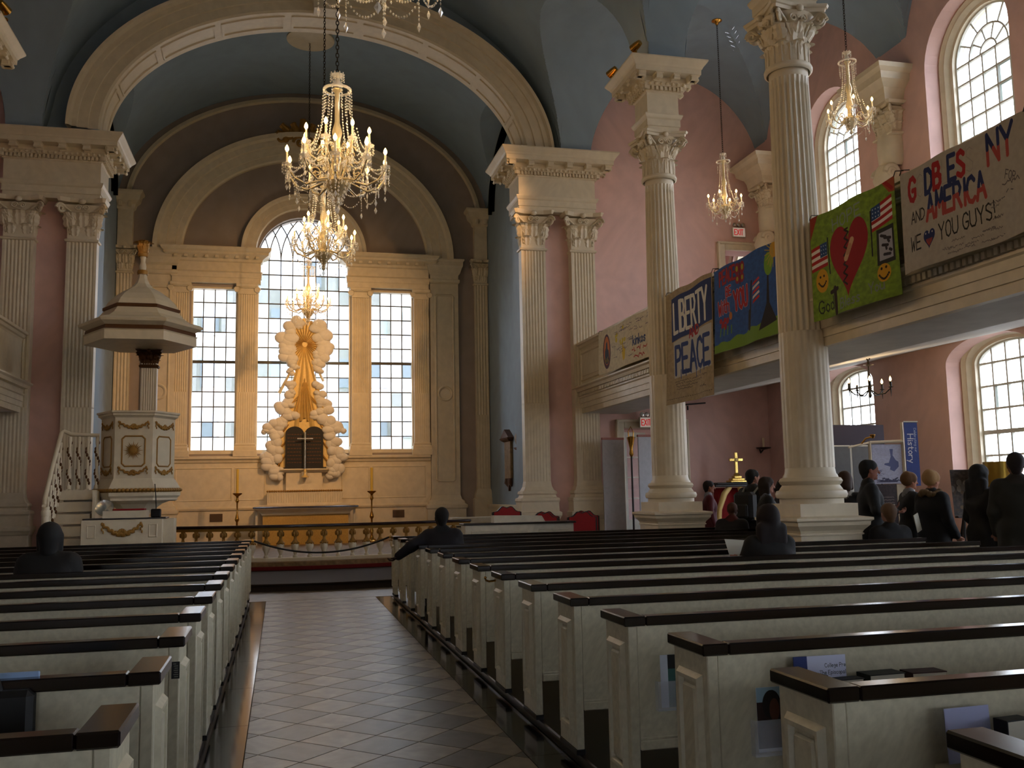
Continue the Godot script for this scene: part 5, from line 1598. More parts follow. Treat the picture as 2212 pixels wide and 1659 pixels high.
# hanging swag of leaves in the x, y plane, from (-w, 0) to (w, 0), sag d, facing +z
func swag(mb: MB, c0: Vector3, w: float, d: float, r: float, n: int, flip := false) -> void:
	for i in n:
		var t := (i + 0.5) / n * 2 - 1
		var y := -d * (1 - t * t) if not flip else -d * (1 - t * t)
		var fat := r * (1.0 + 0.8 * (1 - t * t))
		var a := (0.6 if i % 2 else -0.6) + atan(2 * d * t / w)
		var old := mb.xf
		mb.xf = old * Transform3D(Basis(Vector3.BACK, a), c0 + Vector3(t * w, y, 0))
		mb.ball(Vector3.ZERO, Vector3(fat * 1.5, fat * 0.7, fat * 0.6), 6, 4)
		mb.xf = old
	for s in [-1.0, 1.0]:
		for k in 4:
			mb.ball(c0 + Vector3(s * w + (0.4 if k % 2 else -0.4) * r, -k * r * 1.7, 0), Vector3(r * (0.9 - k * 0.14), r * 1.2, r * 0.5), 6, 4)
	for k in 5:
		var a := -1.0 + k * 0.5
		mb.ball(c0 + Vector3(sin(a) * r * 2.2, -d + cos(a) * r * 2.2, r * 0.3), Vector3(r * 0.8, r * 1.6, r * 0.6), 6, 4)

func sunburst(mb: MB, c0: Vector3, r: float, n: int) -> void:
	mb.ball(c0, Vector3(r * 0.42, r * 0.42, r * 0.12), 14, 6)
	for i in n:
		var a := TAU * i / n
		var l: float = r * (1.0 if i % 2 == 0 else 0.78)
		var d := Vector3(cos(a), sin(a), 0); var s := Vector3(-sin(a), cos(a), 0) * r * 0.085
		var b := c0 + d * r * 0.3
		var tip := c0 + d * l
		var up := Vector3(0, 0, r * 0.09)
		mb.tri(b - s, tip, b + up); mb.tri(b + up, tip, b + s)

func build_pulpit() -> void:
	var P := Vector3(-2.53, 0.13, -18.3)
	var p := thing("pulpit", "cream and gold hexagonal pulpit under a domed sounding board", "pulpit", P)
	var hx := ngon(6, 0.63)
	var m := MB.new()
	m.rings(hx, [Vector2(-0.36, 0.0), Vector2(-0.36, 0.5), Vector2(-0.42, 0.6), Vector2(-0.42, 1.0), Vector2(-0.34, 1.2), Vector2(-0.16, 1.36), Vector2(-0.02, 1.42)])
	obj("stem", m, M.cream, p)
	m = MB.new()
	m.rings(hx, [Vector2(0.02, 1.40), Vector2(0.06, 1.42), Vector2(0.06, 1.46), Vector2(0.10, 1.50), Vector2(0.10, 1.56)])
	obj("foot_moulding", m, M.cream, p)
	m = MB.new()
	for i in 6:
		var a: Vector2 = hx[i] * 1.19; var b: Vector2 = hx[(i + 1) % 6] * 1.19
		for k in 11:
			var q := a.lerp(b, (k + 0.5) / 11.0)
			m.ball(Vector3(q.x, 1.60, -q.y), Vector3(0.045, 0.035, 0.045), 6, 4)
	obj("gilded_band", m, M.gold_paint, p)
	m = MB.new()
	m.rings(hx, [Vector2(0.09, 1.62), Vector2(0.09, 1.65), Vector2(0.02, 1.78), Vector2(0.0, 1.81), Vector2(0.0, 2.88), Vector2(0.02, 2.90), Vector2(0.05, 2.92), Vector2(0.05, 2.95), Vector2(0.075, 2.97), Vector2(0.075, 3.0), Vector2(-0.08, 3.0)], false, true)
	obj("body", m, M.cream, p)
	m = MB.new()
	m.rings(hx, [Vector2(-0.085, 2.99), Vector2(-0.085, 1.9)], false, false)
	obj("lining", m, M.red_cloth, p)
	for i in 6:
		var a: Vector2 = hx[i]; var b: Vector2 = hx[(i + 1) % 6]
		var mid := (a + b) / 2
		var nn := mid.normalized()
		var tr := Transform3D(Basis(Vector3(b.x - a.x, 0, -(b.y - a.y)).normalized(), Vector3.UP, Vector3(nn.x, 0, -nn.y)), Vector3(mid.x, 0, -mid.y))
		var pm := MB.new()
		pm.xf = tr
		moulding_loop(pm, panel_outline(0.19, 2.02, 2.55, 0.05), 0.014, 0.0)
		obj("panel_moulding", pm, M.gold_paint, p)
		var sw := MB.new()
		sw.xf = tr
		swag(sw, Vector3(0, 2.80, 0.015), 0.24, 0.10, 0.020, 15)
		obj("upper_garland", sw, M.gold_paint, p)
		var s2 := MB.new()
		s2.xf = tr
		swag(s2, Vector3(0, 2.0, 0.015), 0.23, 0.11, 0.020, 13)
		obj("lower_garland", s2, M.gold_paint, p)
		if i == 4:
			var sb := MB.new()
			sb.xf = tr
			sunburst(sb, Vector3(0, 2.30, 0.015), 0.17, 24)
			obj("sunburst", sb, M.gold_paint, p)
	# back post with its capital
	m = MB.new()
	m.xf = Transform3D(Basis(), Vector3(0.10, 0, -0.52))
	fluted_shaft(m, 0.28, 0.12, 2.5, 2.6, 3.98, 6, 0.012)
	m.box(Vector3(-0.14, 2.4, -0.06), Vector3(0.14, 4.3, 0.01))
	obj("back_post", m, M.cream, p)
	m = MB.new()
	m.xf = Transform3D(Basis(), Vector3(0.10, 0, -0.52))
	corinthian_flat(m, 0.28, 0.12, 3.95, 0.28)
	obj("post_capital", m, M.gold_dark, p)
	# sounding board
	var bx := ngon(6, 1.0)
	m = MB.new()
	m.rings(bx, [Vector2(-0.16, 4.24), Vector2(-0.02, 4.24), Vector2(-0.02, 4.40), Vector2(0.0, 4.42)], false, true)
	m.rings(bx, [Vector2(-0.04, 4.50), Vector2(0.06, 4.56), Vector2(0.08, 4.60), Vector2(0.02, 4.64), Vector2(-0.12, 4.68), Vector2(-0.22, 4.76), Vector2(-0.30, 4.87)], false, false)
	obj("sounding_board", m, M.cream, p)
	m = MB.new()
	m.rings(bx, [Vector2(0.0, 4.42), Vector2(-0.03, 4.43), Vector2(-0.03, 4.47), Vector2(-0.04, 4.50)], false, false)
	obj("frieze_band", m, M.gold_dark, p)
	m = MB.new()
	m.rings(bx, [Vector2(-0.30, 4.87), Vector2(-0.28, 4.88), Vector2(-0.28, 4.93), Vector2(-0.31, 4.94)], false, false)
	obj("dome_band", m, M.gold_dark, p)
	m = MB.new()
	m.rings(bx, [Vector2(-0.31, 4.94), Vector2(-0.36, 5.04), Vector2(-0.46, 5.16), Vector2(-0.58, 5.26), Vector2(-0.68, 5.32), Vector2(-0.75, 5.40), Vector2(-0.79, 5.50), Vector2(-0.81, 5.62)])
	obj("dome", m, M.cream, p)
	m = MB.new()
	m.lathe([Vector2(0.09, 5.58), Vector2(0.10, 5.62), Vector2(0.09, 5.66)], 14)
	obj("finial_collar", m, M.gold_paint, p)
	m = MB.new()
	m.lathe([Vector2(0.05, 5.66), Vector2(0.065, 5.74), Vector2(0.04, 5.82), Vector2(0.045, 5.88), Vector2(0.06, 5.92)], 14)
	obj("finial_stem", m, M.cream, p)
	m = MB.new()
	m.lathe([Vector2(0.08, 5.92), Vector2(0.10, 5.97), Vector2(0.09, 6.0)], 12)
	for i in 7:
		var a := TAU * i / 7.0
		leaf(m, yaw(a) * Transform3D(Basis(), Vector3(0, 5.96, 0.055)), 0.11, 0.22, 0.06, 0.05)
	leaf(m, Transform3D(Basis(), Vector3(0, 5.98, 0.0)), 0.14, 0.26, 0.03, 0.02)
	obj("feather_finial", m, M.gold_paint, p)
	# ---- stair on the north side
	var s := thing("pulpit_stair", "curving cream and gold stair with twisted balusters beside the pulpit", "stair", Vector3(0, 0.13, 0))
	m = MB.new()
	for k in 8:
		var t := k / 7.0
		m.cbox(Vector3(-3.80, lerpf(0.0, 1.45, t), lerpf(-16.95, -18.05, t) - 0.2), Vector3(-3.2, lerpf(0.17, 1.62, t), lerpf(-16.95, -18.05, t) + 0.02), 0.006)
	m.box(Vector3(-3.80, 1.45, -18.9), Vector3(-3.1, 1.62, -18.0))
	obj("steps", m, M.cream, s)
	m = MB.new()
	m.extrude(PackedVector2Array([Vector2(-3.15, 0.0), Vector2(-3.10, 0.0), Vector2(-3.10, 1.6), Vector2(-3.15, 1.6)]), -18.85, -17.6)
	m.box(Vector3(-3.78, 0.0, -18.85), Vector3(-3.1, 1.45, -18.45))
	obj("stair_wall", m, M.cream, s)
	m = MB.new()
	m.tube([Vector3(-3.72, 1.36, -16.75), Vector3(-3.75, 1.45, -16.9), Vector3(-3.75, 2.05, -17.4), Vector3(-3.75, 2.62, -17.95), Vector3(-3.72, 2.66, -18.02), Vector3(-3.6, 2.60, -18.02), Vector3(-3.14, 2.58, -18.02)], 0.035, 8)
	obj("handrail", m, M.cream, s)
	m = MB.new()
	m.tube([Vector3(-3.70, 0.0, -16.78), Vector3(-3.70, 1.34, -16.78)], 0.06, 10)
	for k in 5: m.ball(Vector3(-3.70, 0.2 + k * 0.26, -16.78), Vector3(0.075, 0.10, 0.075), 8, 5)
	obj("newel", m, M.cream, s)
	var bal := MB.new()
	bal.lathe([Vector2(0.03, 0.0), Vector2(0.035, 0.05), Vector2(0.02, 0.08), Vector2(0.04, 0.22), Vector2(0.022, 0.36), Vector2(0.036, 0.55), Vector2(0.02, 0.72), Vector2(0.032, 0.84), Vector2(0.03, 0.92)], 10)
	var bm := bal.mesh()
	var gil := MB.new()
	for k in 14:
		var a := k * 0.9
		gil.ball(Vector3(cos(a) * 0.03, 0.10 + k * 0.055, sin(a) * 0.03), Vector3(0.022, 0.035, 0.022), 6, 4)
	var gm := gil.mesh()
	var spots := []
	for k in 4: spots.append(Vector3(-3.62 + k * 0.15, 1.64, -18.02))
	for k in 6:
		var t := (k + 0.5) / 6.0
		spots.append(Vector3(-3.73, lerpf(0.50, 1.62, t), lerpf(-16.95, -17.9, t)))
	for q in spots:
		var b := obj("baluster", bm, M.cream, s, q)
		obj("gilded_leaves", gm, M.gold_dark, b)
	# ---- clerk's desk in front
	var d := thing("clerk_desk", "low cream desk with a gilded garland before the pulpit", "desk", Vector3(-2.47, 0.0, -16.9))
	m = MB.new()
	m.cbox(Vector3(-0.72, 0.06, -0.5), Vector3(0.55, 1.24, 0.0), 0.01)
	m.extrude(PackedVector2Array([Vector2(0.55, 0.06), Vector2(0.72, 0.06), Vector2(0.72, 1.24), Vector2(0.55, 1.24)]), -0.5, -0.1)
	obj("body", m, M.cream, d)
	m = MB.new()
	m.cbox(Vector3(-0.70, 1.24, -0.5), Vector3(0.60, 1.265, 0.0), 0.006)
	obj("top", m, M.dark_wood, d)
	m = MB.new()
	swag(m, Vector3(-0.08, 1.17, 0.015), 0.30, 0.17, 0.026, 17)
	obj("garland", m, M.gold_paint, d)
	for x in [-0.56, 0.40]:
		m = MB.new()
		moulding_loop(m, [Vector2(x - 0.06, 0.95), Vector2(x + 0.06, 0.95), Vector2(x + 0.06, 1.15), Vector2(x - 0.06, 1.15)], 0.012, 0.0)
		obj("panel_moulding", m, M.cream, d)
	# reading board with an open book, a small bowl and a lamp
	var rb := thing("reading_stand", "cream sloping reading stand on the clerk's desk", "stand", Vector3(-2.55, 1.265, -17.12))
	m = MB.new()
	m.extrude(PackedVector2Array([Vector2(-0.32, 0), Vector2(0.36, 0), Vector2(0.36, 0.12), Vector2(-0.32, 0.12)]), -0.2, 0.16)
	obj("board", m, M.cream, rb)
	m = MB.new()
	m.cbox(Vector3(-0.18, 0.121, -0.18), Vector3(0.32, 0.15, 0.10), 0.008)
	obj("red_cushion", m, M.red_cloth, rb)
	var bo := MB.new()
	bo.xf = Transform3D(Basis(Vector3.RIGHT, 1.1), Vector3.ZERO)
	bo.lathe([Vector2(0.0, 0.0), Vector2(0.08, 0.01), Vector2(0.14, 0.05), Vector2(0.15, 0.055), Vector2(0.08, 0.02), Vector2(0.0, 0.012)], 20)
	var bw := obj("alms_plate", bo, M.silver, null, Vector3(-2.78, 1.40, -17.10))
	tag(bw, "round silver plate propped on the clerk's desk", "plate")
	bw.position = Vector3(-2.86, 1.415, -17.12)
	var lm := thing("desk_lamp", "small dark reading lamp with a thin stem on the clerk's desk", "lamp", Vector3(-2.05, 1.265, -17.1))
	m = MB.new()
	m.cbox(Vector3(-0.08, 0, -0.06), Vector3(0.08, 0.14, 0.06), 0.015)
	obj("base", m, M.iron, lm)
	m = MB.new()
	m.tube([Vector3(0, 0.14, 0), Vector3(-0.01, 0.35, 0), Vector3(-0.03, 0.56, 0)], 0.008, 6)
	obj("stem", m, M.iron, lm)

func build_altar() -> void:
	# ---- altar rail, bowed towards the nave
	var rc := Vector3(0.85, 0.30, -19.48 - 6.5)
	var R := 6.5
	var rail := thing("altar_rail", "bowed altar rail with gilded urn balusters and a red wood top", "rail", rc)
	var am := 0.50
	var arc := func(mb: MB, prof: Array) -> void:
		var n := 40
		for i in n:
			var t0 := -am + 2 * am * i / n; var t1 := -am + 2 * am * (i + 1) / n
			for j in prof.size() - 1:
				var a: Vector2 = prof[j]; var b: Vector2 = prof[j + 1]
				mb.quad(Vector3(sin(t0) * (R + a.x), a.y, cos(t0) * (R + a.x)), Vector3(sin(t1) * (R + a.x), a.y, cos(t1) * (R + a.x)), Vector3(sin(t1) * (R + b.x), b.y, cos(t1) * (R + b.x)), Vector3(sin(t0) * (R + b.x), b.y, cos(t0) * (R + b.x)))
	var m := MB.new()
	arc.call(m, [Vector2(-0.07, 0.66), Vector2(0.06, 0.66), Vector2(0.075, 0.675), Vector2(0.075, 0.70), Vector2(0.05, 0.715), Vector2(-0.07, 0.715), Vector2(-0.07, 0.66)])
	obj("top_rail", m, M.rail_wood, rail)
	m = MB.new()
	arc.call(m, [Vector2(-0.06, 0.0), Vector2(0.06, 0.0), Vector2(0.06, 0.05), Vector2(0.045, 0.07), Vector2(-0.06, 0.07), Vector2(-0.06, 0.0)])
	obj("bottom_rail", m, M.cream, rail)
	m = MB.new()
	arc.call(m, [Vector2(-0.04, 0.60), Vector2(0.035, 0.60), Vector2(0.045, 0.66), Vector2(-0.04, 0.66)])
	obj("under_rail", m, M.gold_paint, rail)
	var b := MB.new()
	b.lathe([Vector2(0.045, 0.07), Vector2(0.045, 0.10), Vector2(0.025, 0.12), Vector2(0.03, 0.15), Vector2(0.07, 0.24), Vector2(0.078, 0.30), Vector2(0.06, 0.345)], 12)
	var bm := b.mesh()
	var g := MB.new()
	g.lathe([Vector2(0.066, 0.335), Vector2(0.075, 0.355), Vector2(0.06, 0.38), Vector2(0.03, 0.42), Vector2(0.026, 0.46), Vector2(0.04, 0.49), Vector2(0.048, 0.54), Vector2(0.04, 0.59), Vector2(0.045, 0.605)], 12)
	for k in 6:
		var a := TAU * k / 6.0
		g.ball(Vector3(cos(a) * 0.05, 0.53, sin(a) * 0.05), Vector3(0.022, 0.05, 0.022), 6, 4)
		g.ball(Vector3(cos(a) * 0.07, 0.345, sin(a) * 0.07), Vector3(0.018, 0.02, 0.018), 6, 4)
	var gm := g.mesh()
	var n := 23
	for i in n:
		var t := -am + 2 * am * (i + 0.5) / n
		var o := obj("baluster", bm, M.cream, rail, Vector3(sin(t) * R, 0, cos(t) * R))
		obj("gilded_cup", gm, M.gold_paint, o)
	# ---- altar table
	var al := thing("altar_table", "wide altar table with a gold cloth front and dark red top edge", "altar", Vector3(0.66, 0.3, -26.4))
	m = MB.new()
	m.box(Vector3(-1.12, 0.0, -0.45), Vector3(1.12, 0.80, 0.34))
	obj("frontal", m, M.gold_cloth, al)
	m = MB.new()
	m.rings(rect(1.12, 0.42, Vector2(0, 0.04)), [Vector2(0.0, 0.78), Vector2(0.03, 0.80), Vector2(0.06, 0.86), Vector2(0.16, 0.93), Vector2(0.22, 0.95), Vector2(0.22, 0.965)])
	obj("mensa", m, M.cream, al)
	m = MB.new()
	m.rings(rect(1.12, 0.42, Vector2(0, 0.04)), [Vector2(0.23, 0.965), Vector2(0.25, 0.975), Vector2(0.25, 1.0), Vector2(0.23, 1.01)])
	obj("top_edge", m, M.rail_wood, al)
	for s in [-1.0, 1.0]:
		m = MB.new()
		m.cbox(Vector3(s * 1.28 - 0.03, 0.0, 0.28), Vector3(s * 1.28 + 0.03, 0.95, 0.36), 0.006)
		obj("leg", m, M.cream, al)
	# retable shelf with a carved edge
	var rt := thing("retable", "cream stepped shelf with rope-carved edge beneath the altarpiece", "shelf", Vector3(0.66, 0.3, -27.86))
	m = MB.new()
	m.box(Vector3(-1.25, 0.0, 0), Vector3(1.25, 1.05, 0.55))
	m.box(Vector3(-1.03, 1.05, 0.0), Vector3(1.03, 1.40, 0.42))
	obj("body", m, M.cream, rt)
	m = MB.new()
	for i in 34: m.ball(Vector3(-1.05 + 2.1 * (i + 0.5) / 34.0, 1.425, 0.43), Vector3(0.034, 0.03, 0.035), 6, 4)
	obj("rope_edge", m, M.gold_paint, rt)
	m = MB.new()
	for i in 30: m.tube([Vector3(-0.98 + 1.96 * i / 29.0, 1.10, 0.42), Vector3(-0.98 + 1.96 * i / 29.0, 1.36, 0.42)], 0.014, 5)
	obj("reeding", m, M.cream, rt)
	build_altarpiece()
	# ---- small cross standing before the tablets
	var cx := thing("altar_cross", "thin gilded cross standing before the dark tablets", "cross", Vector3(0.66, 1.98, -27.44))
	m = MB.new()
	m.lathe([Vector2(0.10, 0.0), Vector2(0.10, 0.03), Vector2(0.05, 0.06), Vector2(0.025, 0.14), Vector2(0.04, 0.2), Vector2(0.02, 0.26)], 12)
	obj("foot", m, M.gold, cx)
	m = MB.new()
	m.cbox(Vector3(-0.018, 0.25, -0.015), Vector3(0.018, 1.36, 0.015), 0.005)
	m.cbox(Vector3(-0.22, 1.14, -0.014), Vector3(0.22, 1.175, 0.014), 0.005)
	obj("cross", m, M.silver, cx)
	cx.position.y = 2.10
	cx.scale = Vector3(1, 0.95, 1)
	# ---- two tall standing candlesticks
	for x in [-1.12, 2.42]:
		var c := thing("standing_candlestick", "tall brass floor candlestick with a yellow candle %s the altar" % ("on the pulpit side of" if x < 0 else "on the red chair side of"), "candlestick", Vector3(x, 0.3, -26.2), 0.0, "altar candlesticks")
		m = MB.new()
		m.lathe([Vector2(0.16, 0.0), Vector2(0.16, 0.04), Vector2(0.06, 0.10), Vector2(0.03, 0.2), Vector2(0.05, 0.3), Vector2(0.025, 0.4), Vector2(0.025, 0.62), Vector2(0.06, 0.68), Vector2(0.045, 0.75), Vector2(0.02, 0.85), Vector2(0.02, 1.12), Vector2(0.05, 1.18), Vector2(0.03, 1.24), Vector2(0.035, 1.30), Vector2(0.12, 1.36), Vector2(0.13, 1.385), Vector2(0.0, 1.385)], 16)
		obj("stand", m, M.brass, c)
		m = MB.new()
		m.lathe([Vector2(0.035, 1.385), Vector2(0.035, 2.02), Vector2(0.0, 2.03)], 12)
		obj("candle", m, M.beeswax, c)
	# ---- vents in the dado
	for x in [-1.75, 3.35]:
		var v := thing("wall_vent", "small brown floor vent in the chancel dado, %s" % ("on the pulpit side" if x < 0 else "by the red chairs"), "vent", Vector3(x, 1.02, EASTZ + 0.07))
		m = MB.new()
		m.box(Vector3(-0.17, -0.11, -0.02), Vector3(0.17, 0.11, 0.0))
		obj("backing", m, M.vent, v)
		for k in 6:
			m = MB.new()
			m.box(Vector3(-0.16, -0.09 + k * 0.033, 0.0), Vector3(0.16, -0.075 + k * 0.033, 0.015))
			obj("slat", m, M.vent, v)
	# ---- low enclosure before the rail on the south side
	var en := thing("choir_desk", "low white panelled desk with dark cap before the red chairs", "desk", Vector3(3.0, 0.0, -15.7))
	m = MB.new()
	m.cbox(Vector3(0, 0.0, -0.36), Vector3(1.20, 1.03, 0.0), 0.008)
	m.cbox(Vector3(1.20, 0.0, -0.36), Vector3(1.92, 1.03, -0.06), 0.008)
	obj("body", m, M.white_paint, en)
	m = MB.new()
	m.cbox(Vector3(-0.03, 1.03, -0.38), Vector3(1.94, 1.06, 0.03), 0.008)
	obj("cap", m, M.dark_wood, en)
	for q in [[0.12, 0.56], [0.64, 1.08], [1.30, 1.82]]:
		m = MB.new()
		moulding_loop(m, [Vector2(q[0], 0.45), Vector2(q[1], 0.45), Vector2(q[1], 0.92), Vector2(q[0], 0.92)], 0.014, 0.0 if q[0] < 1.2 else -0.06)
		obj("panel_moulding", m, M.white_paint, en)
	var bxm := MB.new()
	bxm.extrude(PackedVector2Array([Vector2(0.0, 0.0), Vector2(0.90, 0.0), Vector2(0.84, 0.10), Vector2(0.0, 0.12)]), -0.26, 0.0)
	var wb := obj("lectern_box", bxm, M.white_paint, null, Vector3(3.52, 1.06, -15.78))
	tag(wb, "white sloping box lying on the low white choir desk", "box")
	# ---- plan chest with papers behind
	var ch := thing("paper_rack", "low white rack with stacked papers against the chancel plinth", "rack", Vector3(4.55, 0.3, -21.6))
	m = MB.new()
	m.cbox(Vector3(-0.75, 0.0, -0.25), Vector3(0.6, 0.72, 0.2), 0.01)
	obj("body", m, M.white_paint, ch)
	for k in 4:
		m = MB.new()
		m.box(Vector3(-0.72, 0.30 + k * 0.10, 0.2), Vector3(-0.45, 0.33 + k * 0.10, 0.215))
		obj("slot", m, M.dark_wood, ch)
	# ---- red chairs
	var proto: Node3D = null
	for q in [[4.26, -17.95, 0.1, "nearest the altar rail end"], [4.98, -17.9, 0.05, "second from the altar rail end"], [5.22, -18.62, 0.0, "behind the second red chair"], [5.72, -17.75, -0.05, "next to the gallery pilaster"], [6.02, -18.48, -0.05, "against the gallery pilaster base"]]:
		var lab := "carved wooden armchair with red upholstered back, %s" % q[3]
		if proto == null:
			proto = red_chair(lab)
			proto.position = Vector3(q[0], 0.13 if q[0] < 4.3 else 0.0, q[1]); proto.rotation.y = q[2]
		else: copy_of(proto, Vector3(q[0], 0.0, q[1]), q[2], lab, "red chairs by the chancel")
	# ---- monuments on the chancel wall
	monuments()

func red_chair(label: String) -> Node3D:
	var c := thing("red_chair", label, "chair", Vector3.ZERO, 0.0, "red chairs by the chancel")
	var pts := func(k: float) -> PackedVector2Array:
		var p := PackedVector2Array([Vector2(-0.30 * k, 0.62), Vector2(0.30 * k, 0.62)])
		for i in 17:
			var t := i / 16.0
			var x := 0.30 * k * (1 - 2 * t)
			p.append(Vector2(x, 1.02 + 0.02 * k + 0.13 * k * sin(PI * t) + 0.02 * cos(t * 6 * PI)))
		return p
	var m := MB.new()
	m.extrude(pts.call(1.0), -0.04, 0.0)
	obj("back_frame", m, M.dark_wood, c)
	m = MB.new()
	m.extrude(pts.call(0.88), -0.06, 0.02)
	obj("back_pad", m, M.red_cloth, c)
	m = MB.new()
	m.cbox(Vector3(-0.3, 0.40, -0.55), Vector3(0.3, 0.50, -0.02), 0.03)
	obj("seat", m, M.red_cloth, c)
	for x in [-0.28, 0.28]:
		for z in [-0.52, -0.03]:
			m = MB.new()
			m.cbox(Vector3(x - 0.03, 0, z - 0.03), Vector3(x + 0.03, 0.66, z + 0.03), 0.006)
			obj("leg", m, M.dark_wood, c)
		m = MB.new()
		m.tube([Vector3(x, 0.70, -0.03), Vector3(x, 0.70, -0.30), Vector3(x, 0.64, -0.5)], 0.025, 8)
		obj("arm", m, M.dark_wood, c)
	return c

# altarpiece: white clouds, gilded rays and two dark tablets, in high relief before the window
func build_altarpiece() -> void:
	var a := thing("altarpiece", "tall altarpiece of white clouds, gilded rays and dark round-topped tablets", "altarpiece", Vector3(0.64, 0, EASTZ + 0.1))
	var r := RandomNumberGenerator.new()
	r.seed = 21
	# gilded body behind the clouds, an hourglass outline
	var half := func(y: float) -> float:
		var ks := [[2.35, 0.66], [3.3, 0.72], [3.75, 0.62], [4.2, 0.50], [4.8, 0.34], [5.15, 0.26], [5.5, 0.38], [5.9, 0.50], [6.3, 0.44], [6.6, 0.26], [6.72, 0.05]]
		for i in ks.size() - 1:
			if y <= ks[i + 1][0]: return lerpf(ks[i][1], ks[i + 1][1], clampf((y - ks[i][0]) / (ks[i + 1][0] - ks[i][0]), 0, 1))
		return 0.05
	var pts := PackedVector2Array()
	for i in 31:
		var y := lerpf(2.4, 6.72, i / 30.0)
		pts.append(Vector2(half.call(y), y))
	for i in 31:
		var y := lerpf(6.72, 2.4, i / 30.0)
		pts.append(Vector2(-half.call(y), y))
	var g := MB.new()
	g.extrude(pts, 0.0, 0.10)
	obj("gilded_ground", g, M.gold, a)
	# rays from the glory at the top
	var c0 := Vector3(0, 5.95, 0.12)
	var heads := 34
	for i in heads:
		var ang := TAU * i / heads
		var l := 0.52 if i % 2 else 0.42
		if sin(ang) > 0.9: l = 0.72
		var down := -sin(ang)
		if down > 0.93: l = 3.0 - (1.0 - down) * 12.0 - (0.45 if i % 2 else 0.0)
		elif down > 0.8: l = 1.6 if i % 2 else 1.2
		var ray := MB.new()
		var d := Vector3(cos(ang), sin(ang), 0)
		var s := Vector3(-sin(ang), cos(ang), 0) * (0.012 + 0.022 * l)
		var base := c0 + d * 0.08
		var tip := c0 + d * l
		var up := Vector3(0, 0, 0.05)
		var s0 := s * 0.25
		ray.quad(base - s0, tip - s, tip + up, base + up); ray.quad(base + up, tip + up, tip + s, base + s0)
		ray.tri(tip - s, tip + s, tip + up)
		obj("ray", ray, M.gold, a)
	# long straight rays falling to the tablets
	for i in 11:
		var x := (i - 5) * 0.085
		var y1 := 4.95 - absf(i - 5) * 0.12; var y0 := 3.62 + 0.10 * absf(i - 5) + (0.18 if i % 2 else 0.0)
		var ray := MB.new()
		var w := 0.038
		var tb := Vector3(x * 1.15, y0, 0.13); var tt := Vector3(x * 0.45, y1, 0.13)
		ray.quad(tb - Vector3(w, 0, 0), tb + Vector3(0, 0, 0.06), tt + Vector3(0, 0, 0.05), tt - Vector3(w * 0.4, 0, 0))
		ray.quad(tb + Vector3(0, 0, 0.06), tb + Vector3(w, 0, 0), tt + Vector3(w * 0.4, 0, 0), tt + Vector3(0, 0, 0.05))
		ray.tri(tb - Vector3(w, 0, 0), tb + Vector3(w, 0, 0), tb + Vector3(0, 0, 0.06))
		obj("long_ray", ray, M.gold, a)
	# slanting gilded spears at the flanks
	for s in [-1.0, 1.0]:
		for k in 6:
			var q := MB.new()
			var y := 4.30 - k * 0.36
			var x: float = s * (half.call(y) + 0.02)
			q.tube([Vector3(x * 0.6, y + 0.4, 0.10), Vector3(x, y, 0.14), Vector3(x + s * 0.16, y - 0.34, 0.12)], [0.015, 0.03, 0.004], 5)
			obj("spear", q, M.gold_paint, a)
	# clouds: lumps in high relief along both flanks
	var lumps := [
		[0.30, 6.55, 0.20], [0.44, 6.38, 0.20], [0.52, 6.12, 0.24], [0.56, 5.84, 0.22], [0.48, 5.58, 0.20], [0.36, 5.40, 0.16], [0.42, 5.72, 0.15], [0.30, 5.28, 0.12], [0.40, 5.15, 0.10],
		[0.36, 4.75, 0.13], [0.34, 4.55, 0.10], [0.42, 4.45, 0.14], [0.52, 4.25, 0.17], [0.62, 4.08, 0.16], [0.50, 4.0, 0.14], [0.40, 4.2, 0.10],
		[0.34, 3.86, 0.14], [0.50, 3.78, 0.17], [0.66, 3.68, 0.18], [0.80, 3.56, 0.20], [0.97, 3.48, 0.15], [1.08, 3.42, 0.09],
		[0.76, 3.3, 0.17], [0.84, 3.08, 0.17], [0.76, 2.90, 0.16], [0.90, 2.82, 0.17], [0.98, 2.66, 0.18], [0.82, 2.58, 0.17], [0.94, 2.42, 0.17], [0.78, 2.34, 0.15], [0.86, 2.2, 0.13], [0.70, 2.16, 0.11]]
	for s in [-1.0, 1.0]:
		for q in lumps:
			var k := MB.new()
			var jit := 0.02
			for e in 3:
				k.ball(Vector3(s * q[0] + r.randf_range(-1, 1) * q[2] * 0.6, q[1] + r.randf_range(-1, 1) * q[2] * 0.5, 0.09 + e * 0.02), Vector3(q[2] * r.randf_range(0.8, 1.15), q[2] * r.randf_range(0.65, 0.95), 0.10), 12, 7)
			obj("cloud", k, M.plaster, a)
	# tablets
	for s in [-1.0, 1.0]:
		var p := PackedVector2Array([Vector2(s * 0.01, 2.36), Vector2(s * 0.53, 2.36)])
		for i in 15: p.append(Vector2(s * 0.27 + s * 0.26 * cos(PI * i / 14.0), 3.34 + 0.22 * sin(PI * i / 14.0)))
		var t := MB.new()
		t.extrude(p, 0.10, 0.19)
		obj("tablet", t, M.tablet, a)
		var w := MB.new()
		for j in 9:
			var y := 3.32 - j * 0.10
			var x := -0.20
			while x < 0.18:
				var l := r.randf_range(0.03, 0.08)
				w.box(Vector3(s * 0.27 + x, y, 0.19), Vector3(s * 0.27 + minf(x + l, 0.2), y + 0.022, 0.194))
				x += l + 0.02
		obj("gilt_lettering", w, M.gold_dark, a)
	var led := MB.new()
	led.run([Vector2(0.0, 2.24), Vector2(0.16, 2.26), Vector2(0.20, 2.30), Vector2(0.28, 2.32), Vector2(0.28, 2.355), Vector2(0.0, 2.36)], -0.66, 0.66)
	led.box(Vector3(-0.5, 1.72, 0.0), Vector3(0.5, 2.25, 0.12))
